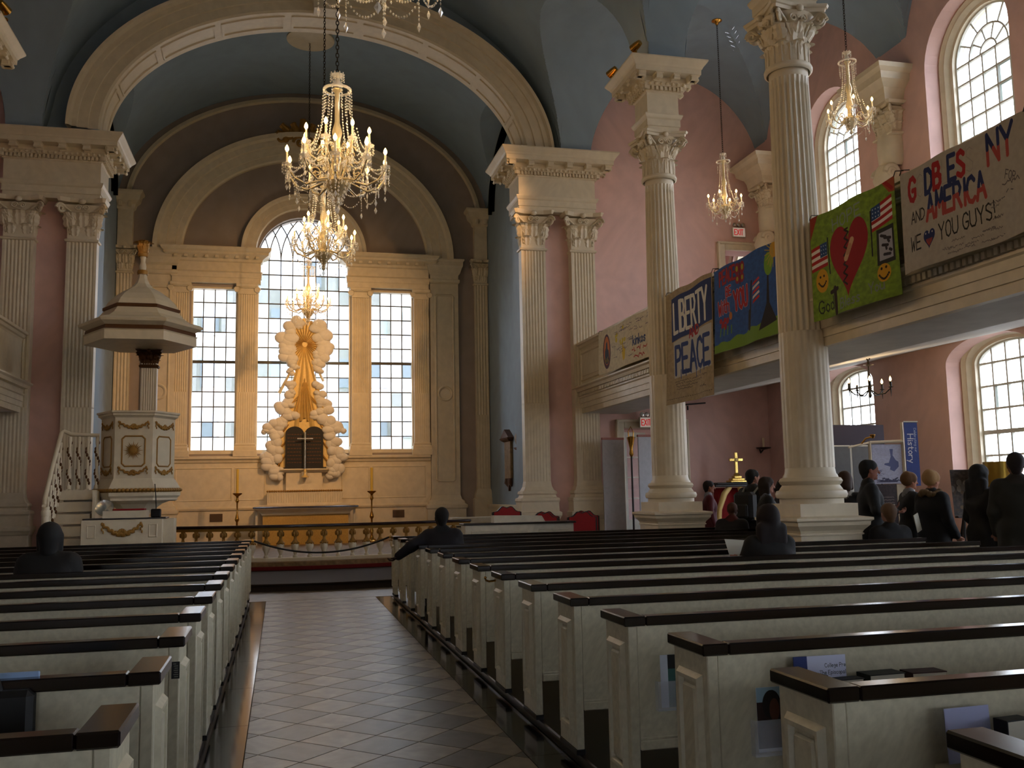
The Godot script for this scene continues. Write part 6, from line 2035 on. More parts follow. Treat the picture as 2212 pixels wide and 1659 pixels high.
	obj("ledge", led, M.cream, a)
	var con := MB.new()
	con.tube([Vector3(0, 2.25, 0.2), Vector3(0, 2.1, 0.24), Vector3(0, 1.98, 0.16)], [0.09, 0.07, 0.03], 8)
	obj("console", con, M.cream, a)

func monuments() -> void:
	var x := 6.12
	for q in [[-25.3, 1.95, 0.42, 1.35, false, "brown marble wall tablet with a small gable in the chancel"], [-23.6, 1.75, 0.48, 1.2, true, "tan wall monument with a tall dark obelisk in the chancel"], [-22.2, 1.9, 0.42, 1.3, true, "tan wall monument with an obelisk half hidden by the pilasters"]]:
		var t := thing("wall_monument", q[5], "monument", Vector3(x, 0, q[0]), -PI / 2)
		t.scale = Vector3(1.6, 1, 1)
		var h: float = q[3]; var w: float = q[2]; var y: float = q[1]
		var m := MB.new()
		m.cbox(Vector3(-w / 2, y, 0), Vector3(w / 2, y + h * 0.75, 0.08), 0.01)
		obj("tablet", m, M.stone_tan, t)
		m = MB.new()
		m.rings(rect(w / 2, 0.05, Vector2(0, -0.05)), [Vector2(0.0, y + h * 0.75), Vector2(0.06, y + h * 0.78), Vector2(0.09, y + h * 0.82), Vector2(0.0, y + h * 0.84)])
		if not q[4]:
			m.extrude(PackedVector2Array([Vector2(-w / 2 - 0.1, y + h * 0.82), Vector2(w / 2 + 0.1, y + h * 0.82), Vector2(0, y + h * 1.0)]), 0.0, 0.16)
		obj("cornice", m, M.stone_brown, t)
		m = MB.new()
		for s in [-1.0, 1.0]: m.tube([Vector3(s * w * 0.35, y, 0.05), Vector3(s * w * 0.35, y - 0.12, 0.06), Vector3(s * w * 0.3, y - 0.22, 0.02)], [0.05, 0.06, 0.02], 8)
		m.extrude(PackedVector2Array([Vector2(-w * 0.25, y), Vector2(w * 0.25, y), Vector2(0.0, y - 0.34)]), 0.0, 0.06)
		obj("brackets", m, M.stone_brown, t)
		if q[4]:
			m = MB.new()
			m.rings(rect(0.17, 0.06, Vector2(0, -0.07)), [Vector2(0.0, y + h * 0.84), Vector2(-0.05, y + h * 0.84 + 1.05), Vector2(-0.055, y + h * 0.84 + 1.1)])
			obj("obelisk", m, M.stone_dark, t)
			m = MB.new()
			m.lathe([Vector2(0.05, y + h * 0.84), Vector2(0.09, y + h * 0.9), Vector2(0.12, y + h * 1.05), Vector2(0.05, y + h * 1.15), Vector2(0.08, y + h * 1.3), Vector2(0.0, y + h * 1.4)], 12, Vector3(0, 0, 0.16))
			obj("urn", m, M.stone_tan, t)
	# three small wall sconces higher up, white with a dark bracket
	for s in [1.0, -1.0]:
		for k in 3:
			if s < 0 and k == 2: continue
			var sc := thing("wall_sconce", "small white scroll sconce high on the chancel wall, %s%s" % [["topmost", "middle", "lowest"][k], " by the south pilasters" if s > 0 else " by the pulpit"], "sconce", Vector3(6.12 if s > 0 else -4.55, [7.55, 6.75, 6.0][k], -22.3), -s * PI / 2)
			var m := MB.new()
			m.tube([Vector3(0, -0.1, 0.0), Vector3(0, -0.12, 0.18), Vector3(0, 0.02, 0.36), Vector3(0, 0.14, 0.34)], [0.04, 0.05, 0.05, 0.02], 8)
			m.ball(Vector3(0, -0.02, 0.05), Vector3(0.1, 0.14, 0.06), 10, 6)
			obj("arm", m, M.plaster, sc)
			m = MB.new()
			m.tube([Vector3(0, 0.13, 0.34), Vector3(0, 0.20, 0.28)], [0.03, 0.01], 6)
			obj("tip", m, M.iron, sc)

const BULB_W := 0.11
const WARM := Color(1.0, 0.86, 0.66)

func bulb_light(parent: Node3D, at: Vector3, e: float) -> void:
	var l := OmniLight3D.new()
	l.light_color = WARM
	l.light_energy = e
	l.omni_range = 40.0
	l.omni_attenuation = 2.0
	l.light_size = 0.02
	l.shadow_enabled = true
	parent.add_child(l)
	l.position = at

func bead_line(mb: MB, a: Vector3, b: Vector3, sag: float, n: int, r: float) -> void:
	for i in n:
		var t := (i + 0.5) / n
		mb.octa(a.lerp(b, t) - Vector3(0, sag * 4 * t * (1 - t), 0), r, r * 1.35)

func chandelier(label: String, at: Vector3, tiers: Array, chain_top: float, sc: float, e: float, turn: float, tent := 1.0) -> Node3D:
	var c := thing("crystal_chandelier", label, "chandelier", at, turn, "crystal chandeliers")
	var m := MB.new()
	m.lathe([Vector2(0.0, 0.0), Vector2(0.035, 0.05), Vector2(0.02, 0.10), Vector2(0.06, 0.16), Vector2(0.12, 0.24), Vector2(0.15, 0.30), Vector2(0.13, 0.34), Vector2(0.05, 0.38), Vector2(0.04, 0.50), Vector2(0.075, 0.58), Vector2(0.05, 0.68), Vector2(0.035, 0.80), Vector2(0.065, 0.92), Vector2(0.03, 1.05), Vector2(0.03, 1.42), Vector2(0.07, 1.46), Vector2(0.02, 1.50), Vector2(0.02, 1.64)], 12)
	obj("stem", m, M.glass_arm, c)
	m = MB.new()
	m.lathe([Vector2(0.15, 1.44), Vector2(0.175, 1.45), Vector2(0.175, 1.465), Vector2(0.15, 1.47)], 18)
	m.lathe([Vector2(0.03, 1.48), Vector2(0.05, 1.54), Vector2(0.03, 1.60), Vector2(0.08, 1.65), Vector2(0.03, 1.67)], 12)
	obj("crown", m, M.crystal, c)
	for i in 9:
		var a := TAU * i / 9.0
		var st := MB.new()
		var p0 := Vector3(cos(a) * 0.17 * tent, 1.45, sin(a) * 0.17 * tent); var p1 := Vector3(cos(a) * 0.32 * tent, 0.62, sin(a) * 0.32 * tent)
		for k in 22:
			var t := (k + 0.5) / 22.0
			var p := p0.lerp(p1, t)
			var inw := 1.0 - 0.22 * sin(PI * t)
			st.octa(Vector3(p.x * inw, p.y, p.z * inw), 0.011, 0.016)
		for k in 8: st.octa(Vector3(cos(a) * 0.15, 1.44 - k * 0.035, sin(a) * 0.15), 0.010, 0.015)
		for k in 4: st.octa(Vector3(cos(a) * 0.08, 1.66 - k * 0.03, sin(a) * 0.08), 0.012, 0.016)
		obj("crystal_strand", st, M.crystal, c).set_meta("kind", "stuff")
	for tier in tiers:
		var n: int = tier[0]; var R: float = tier[1]; var y: float = tier[2]; var off: float = tier[3]
		var arm := MB.new()
		arm.tube([Vector3(0.06, 0.34, 0), Vector3(R * 0.35, y - 0.30, 0), Vector3(R * 0.62, y - 0.36, 0), Vector3(R * 0.86, y - 0.30, 0), Vector3(R, y - 0.17, 0)], [0.016, 0.015, 0.014, 0.013, 0.012], 6)
		arm.tube(spiral(Vector3(R * 0.42, y - 0.20, 0), 0.07, 1.2, Vector3(1, 0, 0), Vector3(0, 1, 0), 14), 0.009, 5)
		var am := arm.mesh()
		var pan := MB.new()
		pan.lathe([Vector2(0.0, y - 0.18), Vector2(0.05, y - 0.165), Vector2(0.062, y - 0.145), Vector2(0.02, y - 0.15), Vector2(0.022, y - 0.11), Vector2(0.014, y - 0.11)], 12, Vector3(R, 0, 0))
		for k in 6:
			var a := TAU * k / 6.0
			for q in 3: pan.octa(Vector3(R + cos(a) * 0.055, y - 0.18 - q * 0.035, sin(a) * 0.055), 0.009, 0.016)
		pan.octa(Vector3(R, y - 0.30, 0), 0.018, 0.04)
		pan.octa(Vector3(R, y - 0.24, 0), 0.012, 0.02)
		var pm := pan.mesh()
		var can := MB.new()
		can.lathe([Vector2(0.014, y - 0.13), Vector2(0.0135, y - 0.005), Vector2(0.0, y)], 8, Vector3(R, 0, 0))
		var cm := can.mesh()
		var bu := MB.new()
		bu.lathe([Vector2(0.010, y), Vector2(0.024, y + 0.026), Vector2(0.021, y + 0.048), Vector2(0.008, y + 0.075), Vector2(0.0, y + 0.085)], 8, Vector3(R, 0, 0))
		var bm := bu.mesh()
		var fes := MB.new()
		var a1 := TAU / n
		bead_line(fes, Vector3(R, y - 0.15, 0), Vector3(cos(a1) * R, y - 0.15, -sin(a1) * R), 0.14, 16, 0.011)
		bead_line(fes, Vector3(R * 0.98, y - 0.15, 0), Vector3(0.24, y + 0.10, 0), 0.13, 16, 0.012)
		bead_line(fes, Vector3(R * 0.86, y - 0.30, 0), Vector3(cos(a1) * R * 0.86, y - 0.30, -sin(a1) * R * 0.86), 0.16, 14, 0.010)
		for q in 6: fes.octa(Vector3(R * 0.80, y - 0.36 - q * 0.032, 0), 0.009, 0.015)
		fes.octa(Vector3(R * 0.80, y - 0.585, 0), 0.020, 0.045)
		for q in 5: fes.octa(Vector3(R, y - 0.24 - q * 0.03, 0), 0.009, 0.014)
		fes.octa(Vector3(R, y - 0.43, 0), 0.018, 0.04)
		var fm := fes.mesh()
		for i in n:
			var t := TAU * i / n + off
			var o := obj("arm", am, M.glass_arm, c)
			o.rotation.y = t
			obj("drip_pan", pm, M.crystal, o).set_meta("kind", "stuff")
			obj("candle_tube", cm, M.candle, o)
			var bl := obj("bulb", bm, M.bulb, o)
			bulb_light(bl, Vector3(R, y + 0.03, 0), e)
			var f := obj("crystal_festoon", fm, M.crystal, c)
			f.set_meta("kind", "stuff")
			f.rotation.y = t
	var pe := MB.new()
	for k in 8:
		var a := TAU * k / 8.0
		for q in 7: pe.octa(Vector3(cos(a) * (0.15 - 0.016 * q), 0.30 - 0.042 * q, sin(a) * (0.15 - 0.016 * q)), 0.015, 0.021)
	for k in 14:
		var a := TAU * k / 14.0
		pe.octa(Vector3(cos(a) * 0.15, 0.27, sin(a) * 0.15), 0.014, 0.035)
	pe.octa(Vector3(0, -0.03, 0), 0.03, 0.055)
	obj("crystal_basket", pe, M.crystal, c).set_meta("kind", "stuff")
	var ch := MB.new()
	var L := (chain_top - at.y) / sc
	var y := 1.66
	var k := 0
	while y < L:
		var old := ch.xf
		ch.xf = Transform3D(Basis(Vector3.UP, PI / 2 * (k % 2)), Vector3(0, y, 0))
		var ring := []
		for i in 9: ring.append(Vector3(cos(TAU * i / 8.0) * 0.018, sin(TAU * i / 8.0) * 0.034 + 0.03, 0))
		ch.tube(ring, 0.006, 4, false)
		ch.xf = old
		y += 0.052; k += 1
	obj("chain", ch, M.chain, c)
	c.scale = Vector3.ONE * sc
	return c

func spot_fixture(label: String, at: Vector3, target: Vector3, e: float, cone: float) -> void:
	var s := thing("spotlight", label, "spotlight", at, 0.0, "brass spotlights on the cornices")
	var dir := (target - at).normalized()
	var head := Node3D.new()
	var m := MB.new()
	m.lathe([Vector2(0.07, 0.0), Vector2(0.07, 0.02), Vector2(0.015, 0.03), Vector2(0.015, 0.16)], 12)
	obj("stand", m, M.brass, s)
	m = MB.new()
	m.xf = Transform3D(Basis(Quaternion(Vector3.UP, dir)), Vector3(0, 0.20, 0))
	m.lathe([Vector2(0.0, -0.11), Vector2(0.05, -0.10), Vector2(0.065, -0.02), Vector2(0.075, 0.09), Vector2(0.066, 0.09), Vector2(0.055, 0.0)], 16)
	obj("housing", m, M.brass, s)
	m = MB.new()
	m.xf = Transform3D(Basis(Quaternion(Vector3.UP, dir)), Vector3(0, 0.20, 0))
	m.lathe([Vector2(0.064, 0.055), Vector2(0.045, 0.07), Vector2(0.0, 0.075)], 16)
	obj("lamp_face", m, M.spot_face, s)
	var l := SpotLight3D.new()
	l.light_color = Color(1.0, 0.76, 0.50)
	l.light_energy = e
	l.spot_range = 60.0
	l.spot_attenuation = 2.0
	l.spot_angle = cone
	l.light_size = 0.08
	l.shadow_enabled = true
	s.add_child(l)
	l.position = Vector3(0, 0.20, 0) + dir * 0.10
	l.basis = Basis.looking_at(dir, Vector3.UP)
	head.free()

func build_chandeliers() -> void:
	var big := [[10, 0.60, 0.60, 0.12], [8, 0.40, 0.88, 0.3]]
	chandelier("largest looking crystal chandelier over the aisle, hung level with the heart banner column", Vector3(0.62, 4.98, -11.1), big, 13.38, 1.0, BULB_W, 0.1)
	chandelier("crystal chandelier over the aisle hung level with the tall liberty banner", Vector3(0.63, 5.12, -15.0), [[10, 0.52, 0.62, 0.0], [6, 0.34, 0.88, 0.3]], 13.38, 0.95, BULB_W, 0.4)
	chandelier("crystal chandelier hung in the chancel before the great window", Vector3(0.64, 5.96, -24.3), [[10, 0.56, 0.66, 0.2], [5, 0.30, 0.92, 0.5]], 13.5, 1.0, BULB_W, 0.2)
	chandelier("crystal chandelier over the aisle whose lowest crystals only show at the arch crown", Vector3(0.66, 5.15, -6.6), big, 13.38, 1.0, BULB_W, 0.0)
	chandelier("small crystal chandelier over the gallery before the upper exit door", Vector3(9.0, 7.16, -17.6), [[6, 0.40, 0.56, 0.5]], 11.45, 0.86, BULB_W, 0.3, 0.55)
	chandelier("small crystal chandelier over the gallery before the arched window", Vector3(9.0, 7.25, -13.08), [[6, 0.42, 0.56, 0.1]], 11.38, 0.86, BULB_W, 0.0, 0.6)
	for q in [[-17.6, 11.53], [-13.08, 11.53]]:
		var r := MB.new()
		r.lathe([Vector2(0.02, -0.09), Vector2(0.05, -0.03), Vector2(0.11, 0.0), Vector2(0.11, 0.02)], 16)
		var o := obj("ceiling_rose", r, M.brass, null, Vector3(9.0, q[1], q[0]))
		tag(o, "small brass ceiling rose of the gallery chandelier %s" % ("near the upper exit" if q[0] < -15 else "near the arched window"), "ceiling rose", "brass ceiling roses")
	# brass lights on top of the column cornices, aimed at the chancel
	spot_fixture("brass spotlight on the cornice corner of the column by the liberty banner", Vector3(5.86, 8.945, -14.46), Vector3(0.2, 5.0, -27.9), SPOT_E, 23)
	spot_fixture("brass spotlight at the chancel edge of the cornice by the liberty banner", Vector3(5.80, 8.945, -15.50), Vector3(-0.6, 3.2, -27.9), SPOT_E * 0.8, 24)
	spot_fixture("brass spotlight on the cornice of the north column", Vector3(-4.05, 8.64, -14.6), Vector3(1.0, 3.6, -27.9), SPOT_E * 0.55, 18)
	# dark iron chandelier below the gallery
	var b := thing("iron_chandelier", "small dark four-armed chandelier under the gallery by the lower window", "chandelier", Vector3(9.3, 2.98, -13.45), 0.35)
	var m := MB.new()
	m.lathe([Vector2(0.0, 0.0), Vector2(0.03, 0.04), Vector2(0.015, 0.08), Vector2(0.035, 0.16), Vector2(0.015, 0.22), Vector2(0.03, 0.34), Vector2(0.012, 0.42), Vector2(0.012, 0.52), Vector2(0.09, 0.545), Vector2(0.02, 0.555), Vector2(0.012, 0.62)], 12)
	obj("stem", m, M.chain, b)
	m = MB.new()
	var ring := []
	for i in 17: ring.append(Vector3(cos(TAU * i / 16.0) * 0.045, 0.67 + sin(TAU * i / 16.0) * 0.045, 0))
	m.tube(ring, 0.012, 6, false)
	m.tube([Vector3(0, 0.71, 0), Vector3(0, 0.80, 0)], 0.008, 6)
	obj("ring", m, M.chain, b)
	var arm := MB.new()
	arm.tube([Vector3(0.01, 0.14, 0), Vector3(0.12, 0.05, 0), Vector3(0.24, 0.06, 0), Vector3(0.33, 0.14, 0)], 0.010, 6)
	arm.lathe([Vector2(0.0, 0.14), Vector2(0.045, 0.155), Vector2(0.02, 0.165), Vector2(0.018, 0.25), Vector2(0.0, 0.25)], 10, Vector3(0.33, 0, 0))
	arm.tube([Vector3(0.33, 0.14, 0), Vector3(0.33, 0.0, 0)], [0.012, 0.003], 6)
	var am := arm.mesh()
	var bu := MB.new()
	bu.lathe([Vector2(0.008, 0.25), Vector2(0.02, 0.275), Vector2(0.016, 0.30), Vector2(0.0, 0.335)], 8, Vector3(0.33, 0, 0))
	var bm := bu.mesh()
	for i in 5:
		var o := obj("arm", am, M.iron, b)
		o.rotation.y = TAU * i / 5.0
		var bl := obj("bulb", bm, M.bulb, o)
		bulb_light(bl, Vector3(0.33, 0.285, 0), BULB_W * 0.8)

const SPOT_E := 75.0

func canvas(w: int, h: int, col: Color, seed_: int, amt: float) -> Image:
	var im := Image.create(w, h, false, Image.FORMAT_RGB8)
	var fn := FastNoiseLite.new()
	fn.seed = seed_
	fn.frequency = 0.02
	fn.fractal_octaves = 4
	for y in h:
		for x in w:
			var e := 1.0 + amt * fn.get_noise_2d(x, y * 1.4)
			im.set_pixel(x, y, Color(col.r * e, col.g * e, col.b * e))
	return im

func flag(im: Image, at: Vector2, w: float, h: float, lean: float, left_field: bool) -> void:
	for k in 7:
		var y0 := at.y + h * k / 7.0
		poly_fill(im, PackedVector2Array([Vector2(at.x, y0), Vector2(at.x + w, y0 + lean), Vector2(at.x + w, y0 + h / 7.0 + lean), Vector2(at.x, y0 + h / 7.0)]), Color(0.62, 0.05, 0.07) if k % 2 == 0 else Color(0.86, 0.84, 0.80))
	var fx := at.x if left_field else at.x + w * 0.55
	var dy := 0.0 if left_field else lean * 0.55
	poly_fill(im, PackedVector2Array([Vector2(fx, at.y + dy), Vector2(fx + w * 0.45, at.y + dy + lean * 0.45), Vector2(fx + w * 0.45, at.y + dy + lean * 0.45 + h * 0.55), Vector2(fx, at.y + dy + h * 0.55)]), Color(0.10, 0.24, 0.45))
	for i in 3:
		for j in 3: dab(im, Vector2(fx + w * 0.08 + w * 0.14 * i, at.y + dy + h * 0.10 + h * 0.16 * j + lean * 0.1), w * 0.025, Color(0.7, 0.75, 0.85))

func heart_poly(c0: Vector2, w: float, h: float) -> PackedVector2Array:
	var p := PackedVector2Array()
	for i in 60:
		var t := TAU * i / 60.0
		var x := 16 * pow(sin(t), 3); var y := 13 * cos(t) - 5 * cos(2 * t) - 2 * cos(3 * t) - cos(4 * t)
		p.append(c0 + Vector2(x / 16.0 * w / 2, -y / 15.0 * h / 2))
	return p

func banner(label: String, im: Image, x: float, z0: float, z1: float, y0: float, y1: float, wave: float, seed_: int, back: Color) -> void:
	var b := thing("painted_banner", label, "banner", Vector3(x, (y0 + y1) / 2, (z0 + z1) / 2), -PI / 2, "banners on the gallery front")
	var W := z1 - z0; var H := y1 - y0
	var nx := 24; var ny := 14
	var g := []
	for j in ny + 1:
		var row := []
		for i in nx + 1:
			var u := float(i) / nx; var v := float(j) / ny
			var dz := wave * (v * v) * (sin(u * 7.0 + seed_) * 0.6 + sin(u * 15.0 + seed_ * 2.0) * 0.25) + wave * 0.6 * v
			var sag := 0.012 * sin(u * PI * 4.0 + seed_)
			row.append(Vector3((u - 0.5) * W, (0.5 - v) * H - sag * (1 - v), dz))
		g.append(row)
	var m := MB.new()
	var rim := MB.new()
	for j in ny:
		for i in nx:
			var ua := Vector2(float(i) / nx, float(j + 1) / ny); var ub := Vector2(float(i + 1) / nx, float(j + 1) / ny)
			var uc := Vector2(float(i + 1) / nx, float(j) / ny); var ud := Vector2(float(i) / nx, float(j) / ny)
			m.quaduv(g[j + 1][i], g[j + 1][i + 1], g[j][i + 1], g[j][i], ua, ub, uc, ud)
			var q := Vector3(0, 0, -0.004)
			rim.quad(g[j + 1][i + 1] + q, g[j + 1][i] + q, g[j][i] + q, g[j][i + 1] + q)
	var mm := StandardMaterial3D.new()
	mm.albedo_texture = tex(im)
	mm.roughness = 0.85
	obj("cloth", m, mm, b)
	var bm := StandardMaterial3D.new()
	bm.albedo_color = back; bm.roughness = 0.9
	obj("backing", rim, bm, b)
	for s in [0, nx]:
		var tie := MB.new()
		var p: Vector3 = g[0][s]
		tie.tube([p + Vector3(0, -0.01, 0.004), p + Vector3(0, 0.05, -0.02), p + Vector3(0, 0.06, -0.12)], 0.006, 5)
		obj("tie", tie, M.chain, b)

func build_banners() -> void:
	var r := RandomNumberGenerator.new()
	r.seed = 5
	# ---- cream banner with an oval emblem
	var a := canvas(900, 300, Color(0.80, 0.74, 0.60), 1, 0.10)
	blob(a, Vector2(150, 155), 66, 118, Color(0.28, 0.10, 0.16))
	blob(a, Vector2(150, 150), 50, 98, Color(0.80, 0.45, 0.20))
	poly_fill(a, PackedVector2Array([Vector2(112, 220), Vector2(118, 150), Vector2(134, 128), Vector2(140, 96), Vector2(150, 96), Vector2(152, 88), Vector2(162, 90), Vector2(166, 140), Vector2(184, 150), Vector2(188, 220), Vector2(150, 246)]), Color(0.16, 0.19, 0.24))
	for i in 14: line(a, Vector2(118 + i * 5, 226), Vector2(116 + i * 5, 190 + (i * 17) % 30), 2.5, Color(0.10, 0.10, 0.13) if i % 3 else Color(0.75, 0.60, 0.20))
	for i in 9: dab(a, Vector2(290 + r.randf() * 180, 30 + r.randf() * 110), 9 + r.randf() * 8, Color(0.78, 0.68, 0.12))
	poly_fill(a, PackedVector2Array([Vector2(430, 150), Vector2(480, 190), Vector2(470, 250), Vector2(440, 260), Vector2(420, 200)]), Color(0.80, 0.66, 0.05))
	for i in 22: scribble(a, Vector2(240 + r.randf() * 320, 20 + r.randf() * 230), 40 + r.randf() * 50, 12, 1.6, Color(0.30, 0.22, 0.30), r)
	for i in 10: scribble(a, Vector2(580 + r.randf() * 250, 20 + r.randf() * 90), 50, 12, 1.6, Color(0.35, 0.25, 0.35), r)
	ink_text(a, "kinkos", Vector2(600, 130), 58, 12, Color(0.10, 0.16, 0.34), 0.0, true, Color(0, 0, 0, 0), 0.95)
	scribble(a, Vector2(590, 218), 210, 30, 4.0, Color(0.62, 0.16, 0.12), r)
	scribble(a, Vector2(620, 265), 150, 26, 4.0, Color(0.62, 0.16, 0.12), r)
	banner("long cream banner with an oval city emblem and small writing, beside the pilasters", a, 6.36, -18.3, -15.36, 3.92, 4.80, 0.03, 3, Color(0.75, 0.70, 0.58))
	# ---- LIBERTY AND PEACE
	var b := canvas(700, 780, Color(0.62, 0.54, 0.40), 2, 0.12)
	poly_fill(b, PackedVector2Array([Vector2(90, 50), Vector2(690, 28), Vector2(694, 300), Vector2(420, 330), Vector2(86, 352)]), Color(0.09, 0.16, 0.36))
	poly_fill(b, PackedVector2Array([Vector2(110, 356), Vector2(680, 318), Vector2(672, 590), Vector2(120, 608)]), Color(0.70, 0.68, 0.64))
	ink_text(b, "LIBERTY", Vector2(118, 92), 205, 26, Color(0.84, 0.82, 0.77), -0.03, true, Color(0, 0, 0, 0), 0.485)
	ink_text(b, "AND", Vector2(350, 300), 60, 13, Color(0.60, 0.08, 0.08), -0.06, true)
	ink_text(b, "PEACE", Vector2(140, 395), 185, 30, Color(0.10, 0.19, 0.42), -0.02, true, Color(0, 0, 0, 0), 0.70)
	for i in 8: line(b, Vector2(150 + i * 70, 560), Vector2(150 + i * 70, 580 + (i * 37) % 50), 5, Color(0.12, 0.22, 0.46))
	for i in 4: scribble(b, Vector2(130 + i * 8, 632 + i * 18), 480 - i * 90, 12, 1.8, Color(0.36, 0.30, 0.24), r)
	scribble(b, Vector2(480, 700), 110, 14, 2.2, Color(0.22, 0.17, 0.12), r)
	for i in 24: line(b, Vector2(20 + i * 28, 745), Vector2(32 + i * 28, 744), 2, Color(0.30, 0.24, 0.16))
	banner("tall tan banner reading LIBERTY AND PEACE in white and blue letters", b, 6.32, -14.66, -12.90, 2.96, 4.84, 0.05, 1, Color(0.55, 0.48, 0.36))
	# ---- PEACE BE WITH YOU
	var c := canvas(760, 520, Color(0.15, 0.31, 0.56), 3, 0.16)
	var hill := PackedVector2Array([Vector2(0, 520), Vector2(0, 470)])
	for i in 20: hill.append(Vector2(40 + i * 38, 470 - 60 * (i / 19.0) - 10 * sin(i * 1.3)))
	hill.append(Vector2(760, 400)); hill.append(Vector2(760, 520))
	poly_fill(c, hill, Color(0.42, 0.55, 0.12))
	var red := Color(0.60, 0.08, 0.12); var rim := Color(0.72, 0.60, 0.66)
	for q in [["PEACE", Vector2(70, 28), 82, 15, 0.62], ["BE", Vector2(150, 138), 56, 12, 0.8], ["With", Vector2(50, 208), 84, 13, 0.72], ["YOU", Vector2(248, 182), 112, 22, 0.62]]:
		ink_text(c, q[0], q[1], q[2], q[3] + 6, rim if q[0] != "PEACE" else Color(0.25, 0.08, 0.14), -0.04, true, Color(0, 0, 0, 0), q[4])
		ink_text(c, q[0], q[1], q[2], q[3], red, -0.04, true, Color(0, 0, 0, 0), q[4])
	for s in [-1.0, 1.0]:       # butterfly
		blob(c, Vector2(330 + s * 30, 52), 30, 38, Color(0.52, 0.06, 0.16)); blob(c, Vector2(330 + s * 27, 112), 28, 30, Color(0.52, 0.06, 0.16))
		blob(c, Vector2(330 + s * 33, 50), 14, 18, Color(0.62, 0.60, 0.12)); blob(c, Vector2(330 + s * 30, 112), 12, 14, Color(0.62, 0.60, 0.12))
	line(c, Vector2(330, 20), Vector2(332, 145), 7, Color(0.35, 0.03, 0.08))
	line(c, Vector2(470, 168), Vector2(440, 420), 8, Color(0.11, 0.07, 0.06)); line(c, Vector2(440, 340), Vector2(428, 430), 16, Color(0.11, 0.07, 0.06))
	for k in 5: poly_fill(c, PackedVector2Array([Vector2(486, 182 + k * 26), Vector2(560, 160 + k * 26), Vector2(566, 174 + k * 26), Vector2(482, 198 + k * 26)]), Color(0.66, 0.07, 0.09) if k % 2 == 0 else Color(0.84, 0.80, 0.78))
	poly_fill(c, PackedVector2Array([Vector2(652, 150), Vector2(664, 150), Vector2(672, 330), Vector2(750, 440), Vector2(560, 470), Vector2(640, 330)]), Color(0.11, 0.06, 0.05))
	blob(c, Vector2(664, 108), 46, 66, Color(0.44, 0.60, 0.12)); blob(c, Vector2(690, 90), 30, 40, Color(0.48, 0.62, 0.16))
	blob(c, Vector2(730, 40), 48, 46, Color(0.78, 0.58, 0.14))
	for i in 9: line(c, Vector2(720, 45), Vector2(720, 45) + Vector2(cos(1.6 + i * 0.35), sin(1.6 + i * 0.35)) * 92, 3, Color(0.70, 0.58, 0.22))
	for i in 9: blob(c, Vector2(80 + (i * 29) % 90, 330 + (i * 19) % 50), 18, 16, Color(0.58, 0.07, 0.12))
	blob(c, Vector2(205, 318), 18, 24, Color(0.72, 0.42, 0.14))
	for i in 4: line(c, Vector2(70 + i * 46, 420), Vector2(80 + i * 44, 378), 6, Color(0.38, 0.52, 0.24)); 
	banner("blue banner reading PEACE BE WITH YOU with a tree, flag and sun", c, 6.33, -12.84, -10.98, 3.56, 4.82, 0.05, 2, Color(0.09, 0.20, 0.42))
	# ---- green banner with the broken heart
	var d := canvas(680, 560, Color(0.44, 0.55, 0.13), 4, 0.22)
	poly_fill(d, PackedVector2Array([Vector2(0, 0), Vector2(70, 0), Vector2(0, 120)]), Color(0.55, 0.16, 0.06))
	poly_fill(d, PackedVector2Array([Vector2(590, 0), Vector2(680, 0), Vector2(680, 70), Vector2(640, 62)]), Color(0.60, 0.26, 0.10))
	line(d, Vector2(610, 0), Vector2(660, 50), 9, Color(0.60, 0.07, 0.07))
	ink_text(d, "HOPE", Vector2(195, 52), 62, 9, Color(0.48, 0.54, 0.48), -0.05, false, Color(0, 0, 0, 0), 1.1)
	poly_fill(d, heart_poly(Vector2(322, 268), 310, 400), Color(0.55, 0.03, 0.06))
	var px := Vector2(320, 140)
	for i in 14:
		var nx := Vector2(300 + (26 if i % 2 else -6) - i * 1.0, 140 + i * 22.0)
		line(d, px, nx, 5, Color(0.12, 0.02, 0.02)); px = nx
	line(d, Vector2(305, 290), Vector2(352, 212), 17, Color(0.78, 0.62, 0.46)); line(d, Vector2(322, 262), Vector2(336, 240), 17, Color(0.70, 0.52, 0.38))
	flag(d, Vector2(4, 170), 138, 128, -14, false)
	line(d, Vector2(148, 140), Vector2(158, 330), 5, Color(0.10, 0.10, 0.08))
	flag(d, Vector2(505, 96), 150, 120, -22, true)
	line(d, Vector2(500, 110), Vector2(506, 330), 5, Color(0.10, 0.10, 0.08))
	d.fill_rect(Rect2i(540, 216, 118, 176), Color(0.14, 0.15, 0.14)); d.fill_rect(Rect2i(556, 236, 90, 136), Color(0.62, 0.62, 0.66))
	for i in 7: line(d, Vector2(570 + (i * 23) % 60, 250 + i * 16), Vector2(600 + (i * 31) % 40, 262 + i * 15), 7, Color(0.14, 0.12, 0.14))
	for q in [Vector2(86, 356), Vector2(580, 432)]:
		blob(d, q, 52 if q.x < 200 else 44, 62 if q.x < 200 else 44, Color(0.78, 0.58, 0.06))
		dab(d, q + Vector2(-15, -22), 7, Color(0.10, 0.06, 0.02)); dab(d, q + Vector2(15, -24), 7, Color(0.10, 0.06, 0.02))
		for i in 9: dab(d, q + Vector2(-30 + i * 7.5, 8 + 22 * sin(PI * i / 8.0)), 5.5, Color(0.10, 0.06, 0.02))
	line(d, Vector2(196, 420), Vector2(204, 548), 16, Color(0.15, 0.06, 0.04)); line(d, Vector2(158, 432), Vector2(222, 424), 11, Color(0.15, 0.06, 0.04))
	ink_text(d, "God", Vector2(42, 462), 66, 8, Color(0.14, 0.18, 0.14), -0.05, true)
	ink_text(d, "Bless", Vector2(250, 486), 52, 8, Color(0.46, 0.50, 0.46), -0.05, true)
